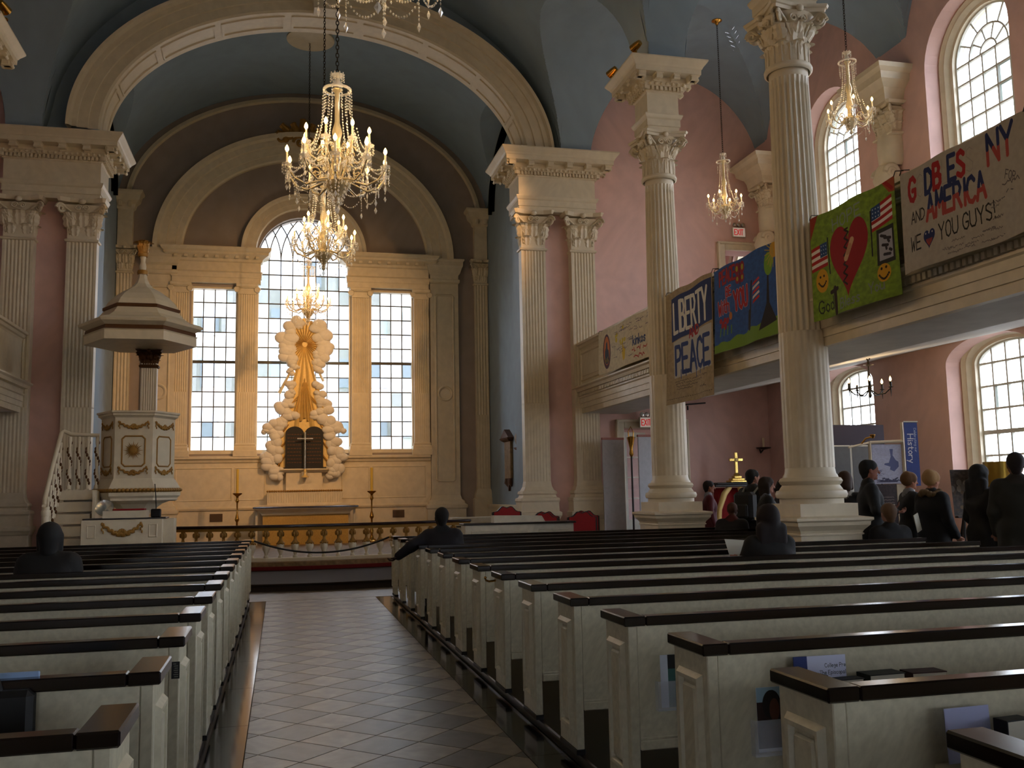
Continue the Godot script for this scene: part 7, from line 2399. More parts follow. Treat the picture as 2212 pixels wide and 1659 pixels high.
	ink_text(d, "You", Vector2(470, 462), 52, 8, Color(0.46, 0.50, 0.46), -0.05, true)
	banner("green banner with a broken red heart, two flags and smiling faces", d, 6.33, -10.16, -8.50, 3.56, 4.84, 0.05, 4, Color(0.34, 0.44, 0.10))
	# ---- white banner GOD BLESS NY AND AMERICA
	var e := canvas(900, 420, Color(0.66, 0.63, 0.58), 6, 0.05)
	var R2 := Color(0.60, 0.06, 0.09); var B2 := Color(0.07, 0.13, 0.34); var st := Color(0.62, 0.24, 0.22)
	var x := 70.0
	for q in [["G", R2, 22], ["O", Color(0.55, 0.53, 0.50), 3], ["D", B2, 22], ["B", R2, 24], ["L", Color(0.57, 0.55, 0.52), 3], ["E", B2, 20], ["S", R2, 22], ["S", Color(0.57, 0.55, 0.52), 3]]:
		x += ink_text(e, q[0], Vector2(x, 36 - x * 0.02), 94, q[2], q[1], 0.0, true, Color(0, 0, 0, 0), 0.86)
		if q[0] == "L": x -= 14
	ink_text(e, "NY", Vector2(660, 18), 108, 20, B2, 0.0, true, st, 1.0)
	ink_text(e, "AND", Vector2(84, 178), 46, 6, Color(0.10, 0.09, 0.10), -0.02, true)
	ink_text(e, "AMERICA", Vector2(212, 140), 96, 19, B2, 0.0, true, st, 0.84)
	ink_text(e, "WE", Vector2(76, 280), 58, 7, Color(0.08, 0.08, 0.09), 0.0, true)
	var hp := heart_poly(Vector2(226, 308), 84, 80)
	poly_fill(e, hp, B2)
	for i in 5: line(e, Vector2(206 + i * 10, 314), Vector2(212 + i * 7, 338 - absf(i - 2) * 6), 3.4, st)
	for i in 3: dab(e, Vector2(200 + i * 24, 288), 4, Color(0.75, 0.74, 0.72))
	ink_text(e, "YOU GUYS!", Vector2(296, 272), 62, 7, Color(0.08, 0.08, 0.09), -0.02, true, Color(0, 0, 0, 0), 0.95)
	ink_text(e, "FOR", Vector2(770, 176), 30, 4, Color(0.32, 0.30, 0.30), 0.35, true)
	scribble(e, Vector2(740, 222), 110, 22, 2.2, Color(0.36, 0.34, 0.34), r); scribble(e, Vector2(744, 256), 70, 20, 2.2, Color(0.36, 0.34, 0.34), r)
	for i in 12: scribble(e, Vector2(110 + r.randf() * 560, 356 + r.randf() * 44), 60 + r.randf() * 50, 9, 1.4, Color(0.40, 0.38, 0.38), r)
	for i in 5: scribble(e, Vector2(640 + r.randf() * 160, 270 + r.randf() * 80), 50, 10, 1.6, Color(0.38, 0.36, 0.36), r)
	banner("white banner reading GOD BLESS NY AND AMERICA in red and blue", e, 6.33, -8.40, -6.68, 3.74, 4.82, 0.05, 6, Color(0.62, 0.60, 0.56))

func exit_sign(label: String, at: Vector3) -> void:
	var s := thing("exit_sign", label, "sign", at, 0.0, "exit signs")
	var m := MB.new()
	m.cbox(Vector3(-0.17, 0, -0.06), Vector3(0.17, 0.24, 0.0), 0.01)
	obj("box", m, M.white_paint, s)
	var im := Image.create(256, 180, false, Image.FORMAT_RGB8)
	im.fill(Color(0.88, 0.80, 0.76))
	ink_text(im, "EXIT", Vector2(24, 34), 112, 17, Color(0.90, 0.10, 0.08), 0.0, true, Color(0, 0, 0, 0), 0.62)
	m = MB.new()
	m.quaduv(Vector3(-0.155, 0.015, 0.002), Vector3(0.155, 0.015, 0.002), Vector3(0.155, 0.225, 0.002), Vector3(-0.155, 0.225, 0.002), Vector2(0, 1), Vector2(1, 1), Vector2(1, 0), Vector2(0, 0))
	var mm := StandardMaterial3D.new()
	mm.albedo_texture = tex(im)
	mm.emission_enabled = true
	mm.emission_texture = mm.albedo_texture
	mm.emission_energy_multiplier = 0.28
	obj("sign_face", m, mm, s)
	for x in [-0.11, 0.0, 0.11]:
		m = MB.new()
		m.xf = Transform3D(Basis(Vector3.RIGHT, PI / 2 - 0.2), Vector3(x, 0.30, -0.02))
		m.lathe([Vector2(0.0, -0.05), Vector2(0.04, -0.03), Vector2(0.05, 0.03), Vector2(0.03, 0.04), Vector2(0.0, 0.04)], 12)
		m.tube([Vector3(0, -0.02, 0), Vector3(0, 0.0, 0.06)], 0.012, 5)
		obj("emergency_lamp", m, M.silver, s)

func door_frame(called: String, x0: float, x1: float, y0: float, y1: float) -> void:
	var f := MB.new()
	var w := 0.18
	var prof := [0.0, 0.05, 0.07, 0.05]
	for q in [[x0 - w, x0, y0, y1 + w], [x1, x1 + w, y0, y1 + w], [x0, x1, y1, y1 + w]]:
		f.cbox(Vector3(q[0], q[2], -0.02), Vector3(q[1], q[3], 0.06), 0.015)
	for q in [[x0 - w - 0.02, x0 - w + 0.04, y0, y1 + w], [x1 + w - 0.04, x1 + w + 0.02, y0, y1 + w], [x0 - w - 0.02, x1 + w + 0.02, y1 + w - 0.04, y1 + w + 0.02]]:
		f.cbox(Vector3(q[0], q[2], -0.02), Vector3(q[1], q[3], 0.10), 0.012)
	var o := struct(called, f, M.cream)
	o.position = Vector3(0, 0, ENDZ)

func picture(w: float, h: float, t: Texture2D, m: MB) -> StandardMaterial3D:
	m.quaduv(Vector3(-w / 2, 0, 0.001), Vector3(w / 2, 0, 0.001), Vector3(w / 2, h, 0.001), Vector3(-w / 2, h, 0.001), Vector2(0, 1), Vector2(1, 1), Vector2(1, 0), Vector2(0, 0))
	var mm := StandardMaterial3D.new()
	mm.albedo_texture = t
	mm.roughness = 0.55
	return mm

func build_aisle_things() -> void:
	var m := MB.new()
	# ---- stair hall behind the doors
	for q in [[Vector3(6.6, -0.3, -24.2), Vector3(12.4, 9.0, -23.9)], [Vector3(6.62, -0.3, -23.9), Vector3(6.9, 9.0, -20.9)], [Vector3(6.6, 8.7, -24.2), Vector3(12.4, 9.0, -20.89)]]:
		m.box(q[0], q[1])
	wall_panel(m, Vector3(12.0, -0.3, 0), Vector3(0, 0, 1), Vector3(-1, 0, 0), -24.2, -20.9, 0, 9.2, 0.4, shift_ops([{"u0": -23.2, "u1": -21.6, "v0": 0.9, "vs": 3.0, "rise": 0.3}, {"u0": -23.2, "u1": -21.6, "v0": 5.2, "vs": 7.6, "rise": 0.6}], 0.3))
	struct("wall_stair_hall", m, M.pink)
	m = MB.new()
	m.box(Vector3(6.9, 3.9, -23.9), Vector3(12.0, 4.2, -20.9))
	struct("floor_stair_hall", m, M.white)
	window("window_40", Vector3(12.2, 0.9, -22.4), -PI / 2, 0.72, 2.1, 0.25, 3, 5, false)
	window("window_41", Vector3(12.2, 5.2, -22.4), -PI / 2, 0.72, 2.4, 0.5, 3, 5, false)
	door_frame("trim_20", 7.62, 9.0, 0.0, 2.98)
	door_frame("trim_21", 10.35, 11.2, 4.3, 7.28)
	exit_sign("lit red and white exit sign above the upper gallery door", Vector3(10.72, 7.60, ENDZ + 0.10))
	exit_sign("lit red and white exit sign half hidden by a column under the gallery", Vector3(8.10, 2.98, ENDZ + 0.25))
	# glazed door leaf standing ajar in the lower doorway
	var dr := Node3D.new()
	dr.name = "door_1"; dr.set_meta("kind", "structure")
	add_child(dr)
	dr.position = Vector3(7.64, 0, ENDZ - 0.1)
	dr.rotation.y = 0.35
	m = MB.new()
	for q in [[0.0, 0.09, 0.0, 2.9], [0.58, 0.67, 0.0, 2.9], [0.09, 0.58, 0.0, 0.9], [0.09, 0.58, 2.78, 2.9]]: m.box(Vector3(q[0], q[2], -0.02), Vector3(q[1], q[3], 0.02))
	for y in [1.38, 1.86, 2.32]: m.box(Vector3(0.09, y - 0.015, -0.015), Vector3(0.58, y + 0.015, 0.015))
	obj("leaf", m, M.white_paint, dr)
	for y in [0.9, 1.38, 1.86, 2.32]:
		m = MB.new()
		m.box(Vector3(0.09, y, -0.004), Vector3(0.58, y + 0.46, 0.0))
		obj("pane", m, M.pane_milk, dr)
	# white screens leaning about the doorway, and a grey board
	for q in [[Vector3(7.12, 0, -19.75), 0.52, 2.68, 0.12, "narrow pale screen panel beside the pilasters under the gallery"], [Vector3(8.02, 0, -19.45), 0.95, 2.72, 0.20, "wide pale screen panel before the lower doorway"]]:
		var s := thing("screen_panel", q[4], "screen", q[0], q[3])
		m = MB.new()
		m.cbox(Vector3(-q[1] / 2, 0.0, -0.015), Vector3(q[1] / 2, q[2], 0.015), 0.004)
		obj("panel", m, M.screen, s)
		m = MB.new()
		m.cbox(Vector3(-q[1] / 2 - 0.01, q[2], -0.025), Vector3(q[1] / 2 + 0.01, q[2] + 0.05, 0.025), 0.005)
		obj("top_rail", m, M.pink_dark, s)
		for x in [-q[1] / 2 + 0.06, q[1] / 2 - 0.06]:
			m = MB.new()
			m.cbox(Vector3(x - 0.03, 0, -0.2), Vector3(x + 0.03, 0.04, 0.2), 0.005)
			obj("foot", m, M.iron, s)
	m = MB.new()
	m.cbox(Vector3(-0.10, 0.0, -0.03), Vector3(0.10, 3.18, 0.03), 0.006)
	var gp := obj("grey_board", m, M.grey_board, null, Vector3(7.86, 0.0, -18.75))
	gp.rotation.z = -0.035
	tag(gp, "tall narrow grey board leaning before the pale screens", "board")
	# processional torch
	var tr := thing("processional_torch", "brass topped processional torch on a dark pole between pale screens", "torch", Vector3(7.32, 0.0, -19.15))
	m = MB.new()
	m.lathe([Vector2(0.12, 0.0), Vector2(0.12, 0.03), Vector2(0.025, 0.06), Vector2(0.02, 2.3)], 10)
	obj("pole", m, M.dark_wood, tr)
	m = MB.new()
	m.lathe([Vector2(0.02, 2.28), Vector2(0.05, 2.34), Vector2(0.03, 2.44), Vector2(0.07, 2.62), Vector2(0.09, 2.70), Vector2(0.04, 2.72)], 14)
	m.tube([Vector3(-0.05, 2.70, 0), Vector3(-0.06, 2.82, 0), Vector3(0, 2.93, 0), Vector3(0.06, 2.82, 0), Vector3(0.05, 2.70, 0)], 0.012, 6)
	obj("head", m, M.brass, tr)
	# ---- console table with a brass cross
	var tb := thing("console_table", "dark topped console table with gilded scroll legs under the brass cross", "table", Vector3(9.86, 0.0, -19.8))
	m = MB.new()
	m.cbox(Vector3(-0.42, 1.60, -0.25), Vector3(0.5, 1.66, 0.25), 0.012)
	obj("top", m, M.dark_wood, tb)
	m = MB.new()
	m.cbox(Vector3(-0.36, 1.66, -0.22), Vector3(0.44, 1.70, 0.22), 0.01)
	obj("upper_step", m, M.dark_wood, tb)
	for s in [-1.0, 1.0]:
		m = MB.new()
		m.tube([Vector3(0.1 + s * 0.12, 1.60, 0.15), Vector3(0.05 + s * 0.22, 1.45, 0.18), Vector3(0.0 + s * 0.30, 1.1, 0.16), Vector3(0.0 + s * 0.32, 0.6, 0.12), Vector3(s * 0.36, 0.0, 0.14)], [0.06, 0.07, 0.06, 0.05, 0.05], 8)
		obj("leg", m, M.gold, tb)
	m = MB.new()
	m.box(Vector3(-0.25, 0.2, -0.2), Vector3(0.3, 1.58, 0.02))
	obj("drape", m, M.red_cloth, tb)
	var cr := thing("brass_cross", "bright brass cross on a stepped base standing on the console table", "cross", Vector3(10.06, 1.70, -19.72))
	m = MB.new()
	m.cbox(Vector3(-0.20, 0.0, -0.12), Vector3(0.20, 0.05, 0.12), 0.01)
	m.cbox(Vector3(-0.15, 0.05, -0.09), Vector3(0.15, 0.10, 0.09), 0.01)
	m.cbox(Vector3(-0.09, 0.10, -0.07), Vector3(0.09, 0.16, 0.07), 0.01)
	m.lathe([Vector2(0.06, 0.16), Vector2(0.07, 0.19), Vector2(0.04, 0.23)], 10)
	obj("base", m, M.brass_bright, cr)
	m = MB.new()
	m.cbox(Vector3(-0.035, 0.2, -0.02), Vector3(0.035, 0.74, 0.02), 0.008)
	m.cbox(Vector3(-0.16, 0.52, -0.02), Vector3(0.16, 0.59, 0.02), 0.008)
	obj("cross", m, M.brass_bright, cr)
	m = MB.new()
	m.xf = Transform3D(Basis(Vector3.RIGHT, PI / 2), Vector3(0, 0.555, 0.02))
	m.lathe([Vector2(0.05, 0.0), Vector2(0.04, 0.012), Vector2(0.0, 0.014)], 14)
	obj("boss", m, M.gold, cr)
	cr.scale = Vector3(1.05, 0.92, 1.05)
	# wall bracket with a candle, on the aisle's east wall
	var sc := thing("candle_bracket", "small dark candle bracket on the pink wall beside a column", "sconce", Vector3(11.02, 2.45, ENDZ + 0.02))
	m = MB.new()
	m.lathe([Vector2(0.0, 0.0), Vector2(0.16, 0.03), Vector2(0.18, 0.06), Vector2(0.0, 0.06)], 14, Vector3(0, 0, 0.2))
	m.tube([Vector3(0, 0.02, 0.2), Vector3(0, -0.06, 0.06), Vector3(0, 0.05, 0.0)], 0.02, 6)
	obj("bracket", m, M.dark_wood, sc)
	m = MB.new()
	m.lathe([Vector2(0.025, 0.06), Vector2(0.025, 0.28), Vector2(0.0, 0.29)], 10, Vector3(0, 0, 0.2))
	obj("candle", m, M.candle, sc)
	m = MB.new()
	m.tube([Vector3(-0.3, 0, 0), Vector3(0.3, 0.05, 0)], 0.018, 6)
	m.tube([Vector3(-0.15, -0.12, 0), Vector3(-0.15, -0.02, 0)], 0.02, 6)
	var cd := obj("wall_rod", m, M.dark_wood, null, Vector3(9.36, 3.52, ENDZ + 0.06))
	tag(cd, "short dark rod fixed on the pink wall under the tall banner", "rod")
	exhibits()

func exhibits() -> void:
	var m := MB.new()
	var r := RandomNumberGenerator.new()
	r.seed = 11
	# purple board high behind
	var pb := thing("purple_board", "dark purple display board raised on two poles by the lower window", "board", Vector3(9.62, 0.0, -14.5))
	m.cbox(Vector3(-0.62, 2.26, -0.02), Vector3(0.62, 2.62, 0.02), 0.006)
	obj("board", m, M.purple, pb)
	for x in [-0.55, 0.55]:
		m = MB.new()
		m.tube([Vector3(x, 0, -0.03), Vector3(x, 2.6, -0.03)], 0.015, 6)
		m.cbox(Vector3(x - 0.03, 0, -0.2), Vector3(x + 0.03, 0.03, 0.2), 0.004)
		obj("pole", m, M.iron, pb)
	# grey fabric panels
	for q in [[8.98, "plain grey exhibition panel next to the column"], [9.5, "plain grey exhibition panel next to the framed print"]]:
		var g := thing("grey_display_screen", q[1], "panel", Vector3(q[0], 0, -14.0), 0.0, "grey exhibition screens")
		m = MB.new()
		m.cbox(Vector3(-0.24, 0.5, -0.015), Vector3(0.24, 2.22, 0.015), 0.004)
		obj("panel", m, M.grey_cloth, g)
		m = MB.new()
		for x in [-0.25, 0.25]: m.tube([Vector3(x, 0, 0), Vector3(x, 2.24, 0)], 0.014, 6)
		m.tube([Vector3(-0.25, 0.01, -0.2), Vector3(-0.25, 0.01, 0.2)], 0.014, 6)
		m.tube([Vector3(0.25, 0.01, -0.2), Vector3(0.25, 0.01, 0.2)], 0.014, 6)
		m.tube([Vector3(-0.25, 2.23, 0), Vector3(0.25, 2.23, 0)], 0.014, 6)
		obj("frame", m, M.bar_white, g)
	# lit print board in a cream tube frame
	var p := thing("print_stand", "cream framed exhibition stand holding a blue and white print", "stand", Vector3(9.30, 0.0, -13.1), 0.0)
	m = MB.new()
	for q in [[Vector3(-0.31, 0, 0), Vector3(-0.31, 2.26, 0)], [Vector3(0.29, 0, 0), Vector3(0.29, 2.56, 0)], [Vector3(-0.31, 2.24, 0), Vector3(0.29, 2.26, 0)], [Vector3(-0.31, 0.35, 0), Vector3(0.29, 0.35, 0)]]: m.tube(q, 0.024, 8)
	for x in [-0.31, 0.29]: m.cbox(Vector3(x - 0.03, 0, -0.22), Vector3(x + 0.03, 0.03, 0.22), 0.004)
	m.tube([Vector3(-0.31, 2.24, 0), Vector3(-0.75, 2.16, 0.1)], 0.016, 6)
	obj("frame", m, M.cream, p)
	var im := canvas(420, 560, Color(0.74, 0.76, 0.86), 8, 0.08)
	poly_fill(im, PackedVector2Array([Vector2(250, 60), Vector2(300, 60), Vector2(290, 150), Vector2(330, 220), Vector2(370, 250), Vector2(370, 320), Vector2(300, 390), Vector2(240, 360), Vector2(250, 320), Vector2(160, 290), Vector2(170, 270), Vector2(230, 262), Vector2(262, 170)]), Color(0.34, 0.38, 0.58))
	for i in 5: scribble(im, Vector2(30 + i * 14, 60 + i * 22), 190, 8, 1.6, Color(0.50, 0.50, 0.66), r)
	for i in 26: line(im, Vector2(20 + r.randf() * 380, 540), Vector2(20 + r.randf() * 380, 480 + r.randf() * 60), 6, Color(0.24, 0.24, 0.38))
	for i in 8: scribble(im, Vector2(20 + r.randf() * 100, 340 + r.randf() * 120), 50, 14, 3, Color(0.45, 0.46, 0.62), r)
	m = MB.new()
	var pm := picture(0.52, 0.60, tex(im), m)
	m.box(Vector3(-0.265, -0.01, -0.02), Vector3(0.265, 0.61, 0.0))
	obj("print", m, pm, p, Vector3(-0.01, 1.60, 0.0))
	im = canvas(300, 420, Color(0.20, 0.14, 0.15), 9, 0.5)
	for i in 9: scribble(im, Vector2(20, 90 + i * 20), 240, 8, 1.8, Color(0.55, 0.48, 0.45), r)
	poly_fill(im, PackedVector2Array([Vector2(0, 300), Vector2(300, 280), Vector2(300, 330), Vector2(140, 350), Vector2(0, 420)]), Color(0.62, 0.60, 0.66))
	m = MB.new()
	pm = picture(0.40, 0.92, tex(im), m)
	m.box(Vector3(-0.205, -0.005, -0.02), Vector3(0.205, 0.925, 0.0))
	obj("text_panel", m, pm, p, Vector3(-0.08, 0.66, 0.0))
	m = MB.new()
	m.cbox(Vector3(0.13, 0.66, -0.015), Vector3(0.27, 1.58, 0.005), 0.003)
	obj("side_panel", m, M.cream, p)
	# small clip light above
	m = MB.new()
	m.tube([Vector3(0, 0, 0), Vector3(0.05, 0.08, 0.05), Vector3(0.13, 0.10, 0.08)], 0.014, 6)
	m.lathe([Vector2(0.02, 0.0), Vector2(0.045, 0.05), Vector2(0.04, 0.06)], 10, Vector3(0.15, 0.08, 0.08))
	var cl := obj("clip_lamp", m, M.brass, null, Vector3(8.82, 2.22, -13.06))
	tag(cl, "small brass clip lamp on the arm of the print stand", "lamp")
	# blue vertical banner
	var bl := thing("history_banner", "tall blue banner with white vertical writing beside the print stand", "banner", Vector3(9.79, 0, -13.15))
	im = canvas(150, 620, Color(0.12, 0.24, 0.55), 10, 0.06)
	var side := Image.create(620, 150, false, Image.FORMAT_RGB8)
	for y in 150:
		for x in 620: side.set_pixel(x, y, im.get_pixel(y, x))
	ink_text(side, "History", Vector2(120, 52), 66, 9, Color(0.86, 0.86, 0.88), 0.0, true)
	ink_text(side, "Celebrating our", Vector2(60, 16), 26, 4, Color(0.70, 0.74, 0.84), 0.0, true)
	side.rotate_90(CLOCKWISE)
	m = MB.new()
	pm = picture(0.24, 1.02, tex(side), m)
	m.box(Vector3(-0.12, 0, -0.006), Vector3(0.12, 1.02, 0.0))
	obj("cloth", m, pm, bl, Vector3(0, 1.55, 0))
	m = MB.new()
	m.tube([Vector3(-0.13, 2.57, 0), Vector3(0.13, 2.57, 0)], 0.012, 6)
	m.tube([Vector3(0, 0, -0.02), Vector3(0, 2.57, -0.02)], 0.014, 6)
	m.cbox(Vector3(-0.1, 0, -0.2), Vector3(0.1, 0.03, 0.2), 0.004)
	obj("stand", m, M.bar_white, bl)
	# easel with a photograph
	var e := thing("easel", "dark easel on slanting legs against the window wall", "easel", Vector3(9.75, 0, -11.85))
	for q in [[Vector3(-0.28, 0, 0.1), Vector3(-0.10, 1.7, 0.0)], [Vector3(0.28, 0, 0.1), Vector3(0.10, 1.7, 0.0)], [Vector3(0.0, 0, -0.5), Vector3(0, 1.6, -0.02)]]:
		m = MB.new()
		m.tube(q, 0.022, 6)
		obj("leg", m, M.dark_wood, e)
	m = MB.new()
	m.cbox(Vector3(-0.32, 1.08, 0.03), Vector3(0.32, 1.11, 0.10), 0.006)
	obj("tray", m, M.dark_wood, e)
	im = canvas(360, 400, Color(0.22, 0.19, 0.17), 12, 0.7)
	for i in 30: blob(im, Vector2(r.randf() * 360, 180 + r.randf() * 210), 10 + r.randf() * 26, 8 + r.randf() * 18, Color(0.50, 0.40, 0.26).darkened(r.randf() * 0.7))
	for i in 8: blob(im, Vector2(r.randf() * 160, 110 + r.randf() * 90), 22, 28, Color(0.52, 0.50, 0.46).darkened(r.randf() * 0.4))
	var ph := sheet("photo_print", "dark brown photograph resting on the easel by the window", "photograph", Vector3(9.72, 1.112, -11.77), 0.66, 0.66, -0.06, 0.0, tex(im))
	# gold drum lamp shade on a window-side stand
	var l := thing("drum_lamp", "table lamp with a shiny gold drum shade before the lower window", "lamp", Vector3(9.95, 0, -11.45))
	m = MB.new()
	m.lathe([Vector2(0.16, 0.0), Vector2(0.16, 0.03), Vector2(0.03, 0.06), Vector2(0.025, 1.55)], 12)
	obj("stand", m, M.brass, l)
	m = MB.new()
	m.lathe([Vector2(0.23, 1.52), Vector2(0.23, 1.87), Vector2(0.222, 1.87), Vector2(0.222, 1.52)], 28)
	obj("shade", m, M.gold_foil, l)
	# radiator shelf by the window, white
	var ws := thing("white_stand", "white pedestal stand at the end of the pews by the brown coat", "stand", Vector3(7.98, 0, -7.95))
	m = MB.new()
	m.rings(rect(0.16, 0.16), [Vector2(0.04, 0.0), Vector2(0.04, 0.1), Vector2(0.0, 0.12), Vector2(0.0, 1.02), Vector2(0.02, 1.05), Vector2(0.05, 1.10), Vector2(0.05, 1.14)])
	obj("body", m, M.white_paint, ws)
	m = MB.new()
	m.rings(rect(0.12, 0.12), [Vector2(0.0, 1.14), Vector2(0.0, 1.30), Vector2(0.02, 1.32)])
	obj("top_block", m, M.white_paint, ws)

# ---------- figures: tapered bones joined by a smooth minimum and meshed as surface nets
class Field:
	var lo: Vector3
	var nx: int
	var ny: int
	var nz: int
	var cell: float
	var f := PackedFloat32Array()
	var best := PackedFloat32Array()
	var who := PackedInt32Array()
	func _init(a: Vector3, b: Vector3, c: float) -> void:
		lo = a; cell = c
		nx = int((b.x - a.x) / c) + 2; ny = int((b.y - a.y) / c) + 2; nz = int((b.z - a.z) / c) + 2
		f.resize(nx * ny * nz); f.fill(1.0)
		best.resize(nx * ny * nz); best.fill(1.0)
		who.resize(nx * ny * nz); who.fill(0)
	func bone(a: Vector3, b: Vector3, ra: float, rb: float, k: float, id: int, sq := Vector3.ONE, cut := false) -> void:
		var m := maxf(ra, rb) + k + cell * 2.0
		var l := a.min(b) - Vector3(m, m, m); var h := a.max(b) + Vector3(m, m, m)
		var i0 := maxi(0, int((l.x - lo.x) / cell)); var i1 := mini(nx - 1, int((h.x - lo.x) / cell) + 1)
		var j0 := maxi(0, int((l.y - lo.y) / cell)); var j1 := mini(ny - 1, int((h.y - lo.y) / cell) + 1)
		var k0 := maxi(0, int((l.z - lo.z) / cell)); var k1 := mini(nz - 1, int((h.z - lo.z) / cell) + 1)
		var ab := (b - a) * sq
		var inv := 1.0 / maxf(ab.length_squared(), 1e-9)
		for kk in range(k0, k1 + 1):
			for jj in range(j0, j1 + 1):
				var at := (kk * ny + jj) * nx
				for ii in range(i0, i1 + 1):
					var p := (Vector3(lo.x + ii * cell, lo.y + jj * cell, lo.z + kk * cell) - a) * sq
					var t := clampf(p.dot(ab) * inv, 0.0, 1.0)
					var d := (p - ab * t).length() - (ra + (rb - ra) * t)
					var q := at + ii
					var o := f[q]
					if cut:
						f[q] = maxf(o, -d)
						continue
					if d < best[q]:
						best[q] = d; who[q] = id
					if k > 0.0:
						var e := maxf(k - absf(d - o), 0.0) / k
						f[q] = minf(d, o) - e * e * k * 0.25
					else: f[q] = minf(d, o)
	func build(mb: MB, cols: Array) -> void:
		var vid := PackedInt32Array()
		vid.resize(nx * ny * nz); vid.fill(-1)
		var pos := PackedVector3Array(); var col := PackedColorArray()
		var sx := 1; var sy := nx; var sz := nx * ny
		var off := [0, sx, sy, sx + sy, sz, sx + sz, sy + sz, sx + sy + sz]
		var cor := [Vector3(0, 0, 0), Vector3(1, 0, 0), Vector3(0, 1, 0), Vector3(1, 1, 0), Vector3(0, 0, 1), Vector3(1, 0, 1), Vector3(0, 1, 1), Vector3(1, 1, 1)]
		var eds := [[0, 1], [2, 3], [4, 5], [6, 7], [0, 2], [1, 3], [4, 6], [5, 7], [0, 4], [1, 5], [2, 6], [3, 7]]
		for k in nz - 1:
			for j in ny - 1:
				for i in nx - 1:
					var q := (k * ny + j) * nx + i
					var s0 := f[q] < 0.0
					if (f[q + sx] < 0.0) == s0 and (f[q + sy] < 0.0) == s0 and (f[q + sx + sy] < 0.0) == s0 and (f[q + sz] < 0.0) == s0 and (f[q + sx + sz] < 0.0) == s0 and (f[q + sy + sz] < 0.0) == s0 and (f[q + sx + sy + sz] < 0.0) == s0: continue
					var sum := Vector3.ZERO; var n := 0
					for e in eds:
						var a := f[q + off[e[0]]]; var b := f[q + off[e[1]]]
						if (a < 0.0) != (b < 0.0):
							sum += (cor[e[0]] as Vector3).lerp(cor[e[1]], a / (a - b)); n += 1
					vid[q] = pos.size()
					pos.append(lo + (Vector3(i, j, k) + sum / n) * cell)
					var bd := 9.0; var bw := 0
					for o in off:
						if best[q + o] < bd: bd = best[q + o]; bw = who[q + o]
					col.append(cols[bw])
		var tris := PackedInt32Array()
		for k in range(1, nz - 1):
			for j in range(1, ny - 1):
				for i in range(1, nx - 1):
					var q := (k * ny + j) * nx + i
					var s0 := f[q] < 0.0
					for ax in 3:
						var st: int = [sx, sy, sz][ax]
						if (f[q + st] < 0.0) == s0: continue
						var u: int = [sy, sz, sx][ax]; var v: int = [sz, sx, sy][ax]
						var a := vid[q]; var b := vid[q - u]; var c := vid[q - u - v]; var d := vid[q - v]
						if a < 0 or b < 0 or c < 0 or d < 0: continue
						if s0: tris.append_array(PackedInt32Array([a, b, c, a, c, d]))
						else: tris.append_array(PackedInt32Array([a, c, b, a, d, c]))
		var nrm := PackedVector3Array()
		nrm.resize(pos.size())
		for t in range(0, tris.size(), 3):
			var fnn := (pos[tris[t + 1]] - pos[tris[t]]).cross(pos[tris[t + 2]] - pos[tris[t]])
			for e in 3: nrm[tris[t + e]] += fnn
		mb.use_col = true
		for t in range(0, tris.size(), 3):
			for e in [0, 2, 1]:
				mb.col = col[tris[t + e]]
				mb.put(pos[tris[t + e]], nrm[tris[t + e]])

func lin(c: Color) -> Color:
	return c.srgb_to_linear()

